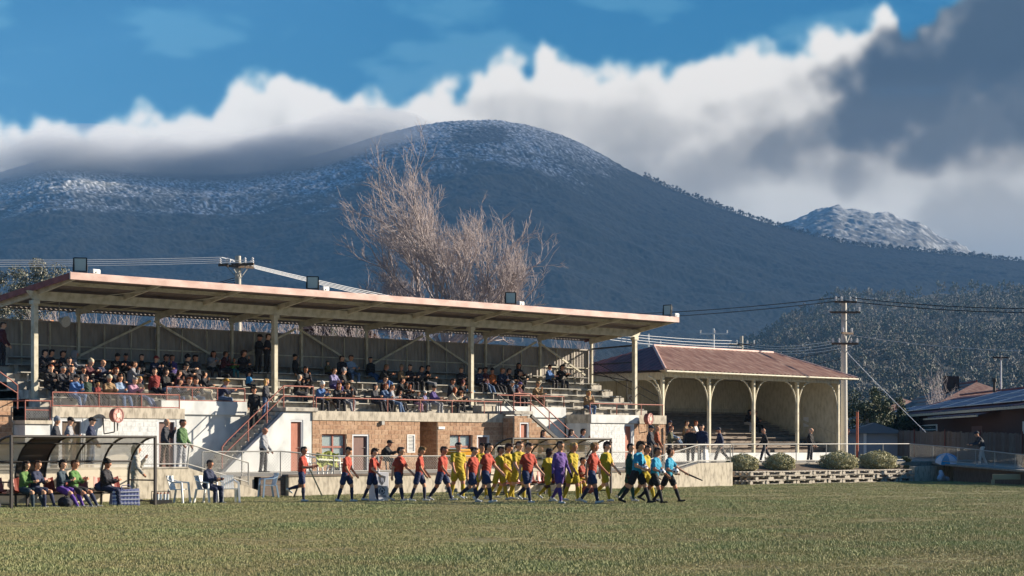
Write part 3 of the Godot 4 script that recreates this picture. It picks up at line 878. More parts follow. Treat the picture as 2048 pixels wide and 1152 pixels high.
# ---------------------------------------------------------------- bare winter trees
func twig(s: Soup, rng: RandomNumberGenerator, p: Vector3, d: Vector3, ln: float, r: float, lv: int, bend: Vector3, fan: int) -> void:
	var q := p
	var dir := d
	var seg := 3 if lv > 1 else 2
	var pts := [p]
	for i in seg:
		dir = (dir + bend * 0.16 + Vector3(rng.randfn(), rng.randfn(), rng.randfn()) * 0.07).normalized()
		var e := q + dir * ln / seg
		s.tube(q, e, r * (1.0 - 0.55 * i / seg), r * (1.0 - 0.55 * (i + 1) / seg), 5 if lv > 2 else 3, false)
		q = e
		pts.append(e)
	if lv == 0: return
	var kids := (fan if lv > 2 else fan - 1) + (1 if rng.randf() < 0.5 else 0)
	for k in kids:
		var t := rng.randf_range(0.3, 1.0) if k > 0 else 1.0
		var i := mini(int(t * seg), seg - 1)
		var base: Vector3 = pts[i].lerp(pts[i + 1], t * seg - i) if t < 1.0 else pts[seg]
		var side := dir.cross(Vector3(rng.randfn(), rng.randfn(), rng.randfn())).normalized()
		var ang := rng.randf_range(0.3, 0.75)
		twig(s, rng, base, (dir * cos(ang) + side * sin(ang)).normalized(), ln * rng.randf_range(0.5, 0.78), maxf(r * 0.5, 0.012), lv - 1, bend, fan)

func bare_tree(called: String, label: String, base: Vector3, sd: int, stems: Array, trunk_r: float, bend: Vector3, fan: int, lv: int, group := "") -> void:
	var rng := RandomNumberGenerator.new(); rng.seed = sd
	var t := thing(called, label, "tree", base, 0.0, group)
	var tr := Soup.new()
	var cr := Soup.new()
	for g in stems:   # [fork height, direction, length, radius]
		var f := Vector3(0, g[0], 0)
		var d: Vector3 = g[1].normalized()
		twig(cr, rng, f, d, g[2], g[3], lv, bend, fan)
	var hmax := 0.0
	for g in stems: hmax = maxf(hmax, g[0])
	tr.tube(Vector3.ZERO, Vector3(0, hmax * 0.55, 0), trunk_r * 1.3, trunk_r, 9, false)
	tr.tube(Vector3(0, hmax * 0.55, 0), Vector3(0, hmax + 0.1, 0), trunk_r, trunk_r * 0.6, 9, false)
	part("trunk", tr.done(), M.bark_pale, t)
	part("crown", cr.done(), M.bark_pale, t)

func leafy_tree(called: String, label: String, cat: String, base: Vector3, sd: int, h: float, blobs: Array, n: int, size: float, cols: Array, trunk_r: float, group := "") -> Node3D:
	var rng := RandomNumberGenerator.new(); rng.seed = sd
	var t := thing(called, label, cat, base, 0.0, group)
	var s := Soup.new()
	for b in blobs:   # [centre, radii, share, clumps]
		leaves(s, rng, b[0], b[1], int(n * b[2]), size, cols, b[3])
	var tr := Soup.new()
	tr.tube(Vector3.ZERO, Vector3(0.1, h * 0.6, 0), trunk_r, trunk_r * 0.6, 7, false)
	for b in blobs: tr.tube(Vector3(0.05, h * 0.35, 0), b[0], trunk_r * 0.5, trunk_r * 0.15, 5, false)
	part("trunk", tr.done(), M.bark_pale, t)
	part("crown", s.done(), tint_mat("leaf"), t)
	return t

# low cloud pouring over the left half of the ridge: overlapping soft banks
func make_cloud() -> void:
	var rng := RandomNumberGenerator.new(); rng.seed = 6
	for i in 16:
		var bb := -0.245 + i * 0.0115
		var f := FogVolume.new()
		f.shape = RenderingServer.FOG_VOLUME_SHAPE_ELLIPSOID
		f.size = Vector3(rng.randf_range(420, 620), rng.randf_range(130, 200), rng.randf_range(380, 520))
		var m := FogMaterial.new()
		m.density = 0.0015
		m.albedo = Color(0.97, 0.98, 1.0)
		f.material = m
		f.name = numbered("cloud")
		add_child(f)
		f.position = st(6150, bb * 6150, interp([-0.25, -0.2, -0.15, -0.12, -0.09, -0.07], [0.139, 0.1435, 0.1395, 0.1415, 0.1475, 0.154], bb) * 6150 + rng.randf_range(-20, 25))
		f.rotation.y = deg_to_rad(-YAW)
		tag(f, "grey bank of low cloud lying along the left of the mountain ridge", "cloud", "cloud banks on the ridge", "stuff")
	# added cloud, unseen off to the right, put there to shade the mountain
	var big := FogVolume.new()
	big.shape = RenderingServer.FOG_VOLUME_SHAPE_ELLIPSOID
	big.size = Vector3(4800, 520, 5200)
	var bm := FogMaterial.new()
	bm.density = 0.0016
	bm.albedo = Color(0.95, 0.97, 1.0)
	big.material = bm
	big.name = numbered("cloud")
	add_child(big)
	big.position = st(6200, 4250, 1960)
	big.rotation.y = deg_to_rad(-YAW)
	tag(big, "added unseen cloud shading the mountain from the sun", "cloud", "", "stuff")

# ---------------------------------------------------------------- ground works
func terr(u: float) -> float:   # height of the paved terrace before the stand
	return interp([40.0, 43.5, 64.0, 69.0], [0.98, 0.72, 0.72, 0.98], u)

func make_ground() -> void:
	# the pitch: one sheet to the horizon
	var g := StandardMaterial3D.new()
	g.resource_name = "turf"
	g.albedo_texture = lut_tex(61, 0.011, [hexc("6b6444"), hexc("7c7849"), hexc("86854f"), hexc("918e5a"), hexc("9c956b")], 512, 6)
	g.uv1_triplanar = true; g.uv1_world_triplanar = true; g.uv1_scale = Vector3(0.11, 0.11, 0.11)
	g.detail_enabled = true
	g.detail_blend_mode = BaseMaterial3D.BLEND_MODE_MUL
	g.detail_albedo = lut_tex(62, 0.05, [hexc("8f8f80"), hexc("d8d8cc"), hexc("ffffff")], 256, 4)
	g.detail_uv_layer = BaseMaterial3D.DETAIL_UV_1
	g.roughness = 0.95
	var o := part("pitch", box_mesh(Vector3(-9000, -1.0, -9000), Vector3(9000, 0.0, 9000)), g, self)
	tag(o, "worn olive green grass of the football pitch", "pitch", "", "structure")
	# grass tufts
	var rng := RandomNumberGenerator.new(); rng.seed = 12
	for k in 3:
		var s := Soup.new(); s.tinted = true
		for i in 9:
			var a := rng.randf() * TAU
			var p := Vector3(cos(a), 0, sin(a)) * rng.randf() * 0.07
			var h := rng.randf_range(0.02, 0.05)
			var d := Vector3(rng.randfn() * 0.018, h, rng.randfn() * 0.018)
			var w := Vector3(cos(a + 1.3), 0, sin(a + 1.3)) * 0.006
			s.col = [Color(0.245, 0.25, 0.1), Color(0.315, 0.30, 0.155), Color(0.2, 0.215, 0.082)][(i + k) % 3] * rng.randf_range(0.8, 1.25)
			s.tri(p - w, p + d, p + w)
		var mm := MultiMesh.new(); mm.transform_format = MultiMesh.TRANSFORM_3D; mm.use_colors = true
		mm.mesh = s.done()
		var n := 95000
		mm.instance_count = n
		var pn := FastNoiseLite.new(); pn.seed = 3; pn.frequency = 0.35; pn.fractal_octaves = 3
		for i in n:
			var a := 24.0 + 76.0 * pow(rng.randf(), 1.25)
			var b := rng.randf_range(-0.29, 0.29) * a
			var p := st(a, b, 0.0)
			var q := pn.get_noise_2d(p.x, p.z)
			var q2 := pn.get_noise_2d(p.x * 0.22 + 70.0, p.z * 0.22)
			var f := rng.randf_range(0.6, 1.15) * (1.0 + q * 0.7 + q2 * 0.5)
			mm.set_instance_transform(i, Transform3D(Basis(Vector3.UP, rng.randf() * TAU).scaled(Vector3(f * 1.2, f, f * 1.2)), p))
			mm.set_instance_color(i, Color(1.06 - q * 0.16 - q2 * 0.22, 1.0 + q * 0.08 - q2 * 0.08, 0.95 - q2 * 0.12))
		var gi := MultiMeshInstance3D.new(); gi.multimesh = mm; gi.material_override = tint_mat("leaf"); gi.name = numbered("grass"); add_child(gi)
		tag(gi, "short uneven winter grass blades on the pitch", "grass", "", "stuff")
	# worn paint of an old line across the near grass, in patches
	var pl := Soup.new()
	for i in 60:
		var b := -8.2 + i * 0.12
		if rng.randf() < 0.35: continue
		var a := 29.3 + i * 0.012
		pl.quad(st(a - 0.05, b, 0.004), st(a + 0.05, b, 0.004), st(a + 0.05 + rng.randfn() * 0.01, b + rng.randf_range(0.05, 0.12), 0.004), st(a - 0.05 + rng.randfn() * 0.01, b + 0.1, 0.004))
	tag(part("pitch_marking", pl.done(), plain("line_paint", hexc("c9c8bc"), 0.9), self), "faint worn white line painted on the near grass", "marking", "", "structure")
	# paved terrace behind the low wall, running on under the stands
	var t := Soup.new()
	var us := [10.0, 40.0, 41.0, 42.0, 43.5, 54.0, 64.0, 65.5, 67.0, 69.0, 80.0, 150.0]
	for i in us.size() - 1:
		var a: float = us[i]
		var b: float = us[i + 1]
		var w0 := 55.3
		if a >= 69.0: w0 = 58.7
		t.hexa([v(a, -0.2, w0), v(b, -0.2, w0), v(b, -0.2, 130), v(a, -0.2, 130), v(a, terr(a), w0), v(b, terr(b), w0), v(b, terr(b), 130), v(a, terr(a), 130)])
	tag(part("terrace", t.done(), M.asphalt, self), "grey paved terrace between the low wall and the stands", "terrace", "", "structure")
	# low concrete retaining walls
	var wl := thing("retaining_wall", "weathered concrete retaining wall behind the dugout, sloping down beside a ramp", "wall")
	var q := Soup.new()
	q.prism([v(24, -0.05, 55.0), v(24, 1.03, 55.0), v(41.4, 1.03, 55.0), v(44.4, 0.22, 55.0), v(44.4, -0.05, 55.0)], Vector3(0, 0, -0.28))
	part("wall", q.done(), M.stained_concrete, wl)
	part("coping", bar_mesh(v(24, 1.055, 55.14), v(41.35, 1.055, 55.14), 0.34, 0.05), M.concrete, wl)
	wl = thing("retaining_wall", "long low concrete retaining wall behind the line of players", "wall")
	q = Soup.new()
	q.prism([v(45.75, -0.05, 55.0), v(45.75, 0.7, 55.0), v(65.6, 0.7, 55.0), v(65.6, -0.05, 55.0)], Vector3(0, 0, -0.28))
	part("wall", q.done(), M.stained_concrete, wl)
	part("coping", bar_mesh(v(45.7, 0.735, 55.14), v(65.6, 0.735, 55.14), 0.36, 0.07), M.dark_bench, wl)
	wl = thing("retaining_wall", "tall end of the concrete retaining wall beside the round bushes", "wall")
	q = Soup.new()
	q.prism([v(65.65, -0.05, 54.95), v(65.65, 0.35, 54.95), v(69.0, 1.04, 54.95), v(71.4, 1.06, 54.95), v(71.4, -0.05, 54.95)], Vector3(0, 0, -0.35))
	part("wall", q.done(), M.stained_concrete, wl)
	part("end_wall", sbox(71.05, 71.4, -0.05, 1.05, 55.31, 58.7), M.stained_concrete, wl)
	# dark way through the wall, with its side walls
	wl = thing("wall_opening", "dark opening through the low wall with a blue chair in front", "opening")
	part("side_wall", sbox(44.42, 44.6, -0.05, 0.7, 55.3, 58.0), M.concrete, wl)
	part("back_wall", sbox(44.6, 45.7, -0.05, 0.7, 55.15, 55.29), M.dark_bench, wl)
	# planting bed
	var bed := Soup.new()
	bed.hexa([v(71.4, -0.1, 56.9), v(90, -0.1, 56.9), v(90, -0.1, 58.7), v(71.4, -0.1, 58.7), v(71.4, 0.6, 56.9), v(90, 0.6, 56.9), v(90, 0.9, 58.7), v(71.4, 0.9, 58.7)])
	tag(part("garden_bed", bed.done(), M.soil, self), "raised bed of brown bark soil under the round bushes", "garden bed", "", "structure")

# ---------------------------------------------------------------- masonry with real blocks
var block_meshes := {}
func block_mesh(w: float, h: float) -> ArrayMesh:
	var k := "%d_%d" % [int(w * 1000), int(h * 1000)]
	if not block_meshes.has(k): block_meshes[k] = bev(Vector3(0, 0, 0), Vector3(w, h, 0.05), 0.006)
	return block_meshes[k]

# holes: [u0, u1, y0, y1]. A backing wall stands 45 mm behind the face; blocks sit proud of it.
func masonry(parent: Node3D, u0: float, u1: float, y0: float, y1: float, w: float, holes: Array, mats: Array, backing: Material, sd: int, gap := 0.011) -> void:
	var rng := RandomNumberGenerator.new(); rng.seed = sd
	var bh := 0.2
	var bw := 0.4
	var bk := Soup.new()
	# backing: vertical strips between holes
	var cuts := [u0, u1]
	for h in holes: cuts.append(h[0]); cuts.append(h[1])
	cuts.sort()
	for i in cuts.size() - 1:
		var a: float = cuts[i]
		var b: float = cuts[i + 1]
		if b - a < 0.001: continue
		var lo := y0
		var spans := []
		for h in holes:
			if h[0] < a + 0.001 and h[1] > b - 0.001: spans.append(h)
		spans.sort_custom(func(p, q): return p[2] < q[2])
		for h in spans:
			if h[2] > lo + 0.01: bk.box(Vector3(a, lo, -w - 0.25), Vector3(b, h[2], -w - gap))
			lo = maxf(lo, h[3])
		if lo < y1 - 0.01: bk.box(Vector3(a, lo, -w - 0.25), Vector3(b, y1, -w - gap))
	part("mortar_backing", bk.done(), backing, parent)
	var row := 0
	var y := y0
	while y < y1 - 0.03:
		var hh := minf(bh, y1 - y) - gap
		var x := u0 - (0.2 if row % 2 == 1 else 0.0)
		while x < u1 - 0.02:
			var segs := [[maxf(x, u0), minf(x + bw, u1)]]
			for h in holes:
				if y + hh * 0.5 > h[2] and y + hh * 0.5 < h[3]:
					var nxt := []
					for sg in segs:
						if h[1] <= sg[0] or h[0] >= sg[1]: nxt.append(sg)
						else:
							if h[0] > sg[0]: nxt.append([sg[0], h[0]])
							if h[1] < sg[1]: nxt.append([h[1], sg[1]])
					segs = nxt
			for sg in segs:
				var bwid: float = sg[1] - sg[0] - gap
				if bwid > 0.04:
					part("brick", block_mesh(snappedf(bwid, 0.005), snappedf(hh, 0.005)), mats[rng.randi() % mats.size()], parent, Transform3D(Basis(), Vector3(sg[0] + 0.005, y + 0.005, -w - 0.05 + rng.randf_range(-0.002, 0.002))))
			x += bw
		y += bh
		row += 1

func door(parent: Node3D, u0: float, u1: float, y0: float, y1: float, w: float, mat: Material, ajar := 0.0) -> void:
	part("door_frame", sbox(u0, u0 + 0.07, y0, y1, w + 0.02, w + 0.22), M.frame_white, parent)
	part("door_frame", sbox(u1 - 0.07, u1, y0, y1, w + 0.02, w + 0.22), M.frame_white, parent)
	part("door_frame", sbox(u0 + 0.07, u1 - 0.07, y1 - 0.08, y1, w + 0.02, w + 0.22), M.frame_white, parent)
	var d := part("door", bev(Vector3(0, y0 + 0.01, -0.02), Vector3(u1 - u0 - 0.15, y1 - 0.09, 0.02), 0.005), mat, parent, at(v(u0 + 0.075, 0, w + 0.13), ajar))
	part("handle", tube_mesh(Vector3(u1 - u0 - 0.24, y0 + 1.0, 0.06), Vector3(u1 - u0 - 0.32, y0 + 1.0, 0.06), 0.012, 0.012, 6), M.galvanised, d)

func window(parent: Node3D, u0: float, u1: float, y0: float, y1: float, w: float) -> void:
	var f := Soup.new()
	var um := (u0 + u1) * 0.5
	var ym := (y0 + y1) * 0.5
	f.box(Vector3(u0, y0, -w - 0.2), Vector3(u0 + 0.06, y1, -w - 0.12)); f.box(Vector3(u1 - 0.06, y0, -w - 0.2), Vector3(u1, y1, -w - 0.12))
	f.box(Vector3(u0 + 0.06, y0, -w - 0.2), Vector3(u1 - 0.06, y0 + 0.06, -w - 0.12)); f.box(Vector3(u0 + 0.06, y1 - 0.06, -w - 0.2), Vector3(u1 - 0.06, y1, -w - 0.12))
	f.box(Vector3(um - 0.04, y0 + 0.06, -w - 0.198), Vector3(um + 0.04, y1 - 0.06, -w - 0.118)); f.box(Vector3(u0 + 0.06, ym - 0.04, -w - 0.202), Vector3(u1 - 0.06, ym + 0.04, -w - 0.122))
	var fr := part("window", f.done(), M.window_red, parent)
	for i in 2:
		for j in 2:
			var a := (u0 + 0.06) if i == 0 else um + 0.04
			var b := um - 0.04 if i == 0 else u1 - 0.06
			var c := (y0 + 0.06) if j == 0 else ym + 0.04
			var d := ym - 0.04 if j == 0 else y1 - 0.06
			part("pane", sbox(a, b, c, d, w + 0.15, w + 0.156), M.pane, fr)
	part("blind", sbox(u0 + 0.05, u1 - 0.05, y0 + 0.05, y1 - 0.05, w + 0.175, w + 0.185), M.blind, fr)
	part("sill", sbox(u0 - 0.03, u1 + 0.03, y0 - 0.06, y0 - 0.002, w - 0.03, w + 0.12), M.window_red, fr)

func railing(called: String, label: String, pts: Array, mids: Array, posts: Array, r: float, mat: Material, mesh_from := [], group := "") -> Node3D:
	# pts: top rail, mids: lower rails, posts: [foot, head], mesh_from: quads [a0, a1, b1, b0] filled with chain link
	var t := thing(called, label, "railing", Vector3.ZERO, 0.0, group)
	part("top_rail", path_mesh(pts, r, 8), mat, t)
	for m in mids: part("rail", path_mesh(m, r * 0.85, 8), mat, t)
	for p in posts: part("post", tube_mesh(p[0], p[1], r, r, 8), mat, t)
	for q in mesh_from:
		var o := part("chain_link", link_mesh(q[0], q[1], q[2], q[3], 0.11), M.galvanised, t)
		o.set_meta("kind", "stuff")
	return t

# diagonal wires across a quad a (bottom left) b (bottom right) c (top right) d (top left)
func link_mesh(a: Vector3, b: Vector3, c: Vector3, d: Vector3, pitch: float, r := 0.0045) -> ArrayMesh:
	var s := Soup.new()
	var ln := a.distance_to(b)
	var h := a.distance_to(d)
	var k := h / ln
	var n := int(ln / pitch)
	for i in range(-int(h / pitch) - 1, n + 1):
		for sg in [0, 1]:
			var t0 := i * pitch / ln
			var t1 := t0 + k
			var s0 := 0.0
			var s1 := 1.0
			if t0 < 0.0:
				s0 = -t0 / k; t0 = 0.0
			if t1 > 1.0:
				s1 = s0 + (1.0 - t0) / k; t1 = 1.0
			if s1 <= s0 + 0.01: continue
			var x0 := t0 if sg == 0 else 1.0 - t0
			var x1 := t1 if sg == 0 else 1.0 - t1
			var p := a.lerp(b, x0).lerp(d.lerp(c, x0), s0)
			var q := a.lerp(b, x1).lerp(d.lerp(c, x1), s1)
			s.tube(p, q, r, r, 3, false)
	return s.done()

# ---------------------------------------------------------------- the grandstand
func roof_y(w: float) -> float:
	return 8.5 - (w - 66.06) * 0.125

func make_stand() -> void:
	var t := thing("grandstand", "long grandstand with a pink edged sloping roof on cream steel posts", "grandstand")
	var r0 := 44.25
	var bay := 4.09
	# roof: ribbed sheets, one panel for each bay
	for i in 9:
		var s := Soup.new()
		var a := r0 + i * bay - (0.25 if i == 0 else 0.0)
		var b := r0 + (i + 1) * bay + (0.1 if i == 8 else 0.0) - 0.004
		var p := v(a, roof_y(66.1) - 0.12, 66.1)
		var e2 := v(a, roof_y(72.6) - 0.12, 72.6) - p
		wave_sheet(s, p, Vector3(b - a, 0, 0), e2, Vector3(0, 0.05, 0), 18, 1.0, 4)
		part("roof_sheet", s.done(), M.roof_brown, t)
	part("fascia", bev(v(r0 - 0.3, 8.24, 66.06), v(r0 + 9 * bay + 0.15, 8.53, 65.98), 0.012), M.fascia_pink, t)
	for u in [r0 - 0.29, r0 + 9 * bay + 0.12]:
		part("barge_board", bar_mesh(v(u, roof_y(66.08) - 0.12, 66.08), v(u, roof_y(72.6) - 0.12, 72.6), 0.04, 0.24), M.red_roof, t)
	part("gutter", bev(v(r0 - 0.3, 7.52, 72.78), v(r0 + 9 * bay + 0.15, 7.66, 72.62), 0.01), M.roof_brown, t)
	for i in 10:
		var u := r0 + i * bay
		var rf := Soup.new()
		rf.prism([v(u - 0.055, roof_y(66.1) - 0.14, 66.1), v(u - 0.055, roof_y(72.1) - 0.14, 72.1), v(u - 0.055, roof_y(72.1) - 0.42, 72.1), v(u - 0.055, roof_y(68.7) - 0.38, 68.7), v(u - 0.055, 8.25, 66.1)], Vector3(0.11, 0, 0))
		part("rafter", rf.done(), M.cream_steel, t)
		part("back_post", sbox(u - 0.06, u + 0.06, 5.0, 7.42, 71.9, 72.02), M.cream_steel, t)
	for w in [67.1, 67.45, 69.9, 70.25, 71.6]:
		part("purlin", bar_mesh(v(r0 - 0.2, roof_y(w) - 0.165, w), v(r0 + 9 * bay + 0.1, roof_y(w) - 0.165, w), 0.06, 0.08), M.cream_steel, t)
	# fly bracing rods under the roof
	for i in 9:
		if i % 3 == 2: continue
		var u := r0 + i * bay
		part("brace_rod", tube_mesh(v(u, roof_y(71.8) - 0.4, 71.8), v(u + bay, roof_y(66.4) - 0.34, 66.4), 0.018, 0.018, 6), M.cream_steel, t)
	# main beam with cut ends, and its four posts
	var bs := Soup.new()
	bs.prism([v(r0 - 0.5, 7.95, 68.62), v(r0 + 9 * bay + 0.25, 7.95, 68.62), v(r0 + 9 * bay - 0.05, 7.58, 68.62), v(r0 - 0.2, 7.58, 68.62)], Vector3(0, 0, -0.16))
	part("beam", bs.done(), M.cream_steel, t)
	for k in 4:
		var u := r0 - 0.15 + k * (9 * bay - 0.1) / 3.0
		var p := part("post", bev(v(u - 0.11, 3.25, 68.81), v(u + 0.11, 7.58, 68.59), 0.02), M.cream_steel, t)
		part("cap_plate", sbox(u - 0.16, u + 0.16, 7.42, 7.57, 68.55, 68.85), M.cream_steel, p)
	# long diagonal braces at every second back post
	for i: int in [2, 4, 6, 8]:
		var u := r0 + (i - 0.09) * bay
		for s in [-1.0, 1.0]:
			part("diagonal_brace", bar_mesh(v(u + s * 0.1, 7.25, 71.82), v(u + s * 3.75, 5.62, 71.82), 0.07, 0.09), M.cream_steel, t)
	# back wall: ribbed steel panels between studs
	for i in 27:
		var a := r0 + i * bay / 3.0
		var s := Soup.new()
		wave_sheet(s, v(a, 4.9, 72.1), Vector3(bay / 3.0 - 0.004, 0, 0), Vector3(0, 2.1, 0), Vector3(0, 0, -0.035), 6, 1.0, 4)
		part("wall_panel", s.done(), M.wall_steel, t)
		part("wall_stud", sbox(a - 0.02, a + 0.02, 5.0, 7.02, 72.0, 72.06), M.cream_steel if i % 3 != 0 else M.wall_steel, t)
	part("wall_rail", sbox(r0, r0 + 9 * bay, 5.98, 6.03, 72.0, 72.05), M.cream_steel, t)
	part("wall_rail", sbox(r0, r0 + 9 * bay, 6.96, 7.03, 72.0, 72.05), M.wall_steel, t)
	# stepped concrete and the bench planks
	for i in 6:
		var w := 67.15 + i * 0.8
		part("tread", sbox(43.9 - 0.35 * 0, 81.0, 3.0 if i == 0 else 3.0 + 0.35 * (i - 1), 3.32 + 0.35 * i + 0.0, w + 0.05, 72.0), M.concrete, t)
	for i in 6:
		var w := 67.75 + i * 0.78
		var y := 3.74 + i * 0.35
		for k in 4:
			var a := 44.3 + k * 9.05
			for j in 2:
				part("seat_plank", bev(v(a + 0.05, y - 0.045, w + j * 0.19 + 0.17), v(a + 9.0, y, w + j * 0.19), 0.006), M.bench_wood, t)
			for q in 5:
				part("seat_bracket", sbox(a + 0.4 + q * 2.0, a + 0.46 + q * 2.0, y - 0.4, y - 0.047, w + 0.06, w + 0.3), M.concrete, t)
			part("kick_board", bev(v(a + 0.05, y - 0.34, w + 0.44), v(a + 9.0, y - 0.1, w + 0.41), 0.005), M.bench_wood, t)
	# deck slab at the front with its edge beam
	part("deck_slab", sbox(42.75, 48.95, 2.88, 3.29, 65.36, 67.2), M.stained_concrete, t)
	part("deck_slab", sbox(48.97, 53.4, 3.1, 3.62, 67.0, 67.6), M.stained_concrete, t)
	part("deck_slab", sbox(55.7, 67.55, 2.9, 3.3, 65.36, 67.3), M.stained_concrete, t)
	part("deck_slab", sbox(73.55, 79.4, 2.93, 3.36, 65.36, 67.3), M.stained_concrete, t)
	part("deck_slab", sbox(67.6, 73.5, 3.2, 3.7, 67.0, 67.6), M.stained_concrete, t)
	part("back_base", sbox(44.2, 81.1, 1.0, 5.0, 72.12, 72.3), M.concrete, t)
	part("end_wall", sbox(80.9, 81.05, 0.9, 3.3, 67.0, 72.1), M.concrete, t)
	part("under_wall", sbox(44.0, 81.0, 0.6, 3.0, 67.62, 67.8), M.concrete, t)
	# wire screen at the right end
	part("screen_rail", bar_mesh(v(81.05, 7.15, 68.8), v(81.05, 7.05, 72.0), 0.06, 0.08), M.dark_steel, t)
	part("screen_rail", bar_mesh(v(81.05, 6.25, 68.8), v(81.05, 6.2, 72.0), 0.04, 0.05), M.dark_steel, t)
	part("screen_rail", bar_mesh(v(81.05, 5.2, 68.8), v(81.05, 5.7, 72.0), 0.04, 0.05), M.dark_steel, t)
	var sc := part("wire_screen", link_mesh(v(81.05, 5.4, 68.8), v(81.05, 5.6, 72.0), v(81.05, 7.1, 72.0), v(81.05, 7.15, 68.8), 0.1), M.dark_steel, t)
	sc.set_meta("kind", "stuff")
	# speaker hung at the left
	var sp := thing("horn_speaker", "small grey horn speaker hung behind the leftmost roof post", "speaker", v(46.1, 6.95, 70.0))
	part("horn", tube_mesh(Vector3.ZERO, Vector3(0.05, -0.1, 0.42), 0.06, 0.24, 12), M.galvanised, sp)
	part("bracket", tube_mesh(Vector3(0, 0.0, 0), Vector3(0, 0.85, 0), 0.02, 0.02, 6), M.galvanised, sp)

	# four floodlights with their ballast boxes on the roof edge
	var fl := [[44.55, 0.5, "leftmost, biggest looking floodlight on the roof edge"], [56.4, 0.5, "second floodlight from the left on the roof edge"], [68.75, 0.5, "third floodlight from the left, below the bare tree"], [80.5, 1.25, "rightmost floodlight on the roof edge, turned aside"]]
	for f in fl:
		var o := thing("floodlight", f[2], "floodlight", v(f[0], 8.52, 66.2), deg_to_rad(-35.0) * f[1] * 2.0, "floodlights along the roof edge")
		var h := Soup.new()
		h.hexa([Vector3(-0.2, 0.12, -0.22), Vector3(-0.2, 0.12, 0.02), Vector3(-0.2, 0.1, 0.02), Vector3(-0.2, 0.1, -0.22), Vector3(0.2, 0.12, -0.22), Vector3(0.2, 0.12, 0.02), Vector3(0.2, 0.1, 0.02), Vector3(0.2, 0.1, -0.22)])
		part("yoke", path_mesh([Vector3(-0.27, 0.35, 0), Vector3(-0.27, 0.03, 0), Vector3(0.27, 0.03, 0), Vector3(0.27, 0.35, 0)], 0.018, 6), M.dark_steel, o)
		var hs := Soup.new()
		var rear := [Vector3(-0.16, 0.2, -0.18), Vector3(0.16, 0.2, -0.18), Vector3(0.16, 0.5, -0.22), Vector3(-0.16, 0.5, -0.22)]
		var frn := [Vector3(-0.25, 0.08, 0.06), Vector3(0.25, 0.08, 0.06), Vector3(0.25, 0.6, 0.0), Vector3(-0.25, 0.6, 0.0)]
		for i in 4: hs.quad(rear[i], frn[i], frn[(i + 1) % 4], rear[(i + 1) % 4])
		hs.quad(rear[0], rear[1], rear[2], rear[3])
		part("housing", hs.done(), M.dark_steel, o)
		var rim := Soup.new()
		for i in 4: rim.bar(frn[i], frn[(i + 1) % 4], 0.04, 0.04)
		part("rim", rim.done(), M.black, o)
		part("lens", bev(Vector3(-0.22, 0.1, 0.0), Vector3(0.22, 0.58, 0.02), 0.004), plain("lens_glass", hexc("9fb0ac"), 0.1), o)
		var bb := thing("ballast_box", "white ballast box beside the " + f[2].replace("leftmost, biggest looking", "leftmost").split(",")[0].split(" on the")[0], "box", v(f[0] + 0.72, 8.53, 66.25), 0.1, "ballast boxes along the roof edge")
		part("case", bev(Vector3(-0.2, 0.0, -0.12), Vector3(0.2, 0.2, 0.12), 0.03), M.plastic_white, bb)
		part("cable_gland", tube_mesh(Vector3(-0.05, 0.08, 0.12), Vector3(-0.05, 0.08, 0.15), 0.025, 0.025, 8), M.black, bb)

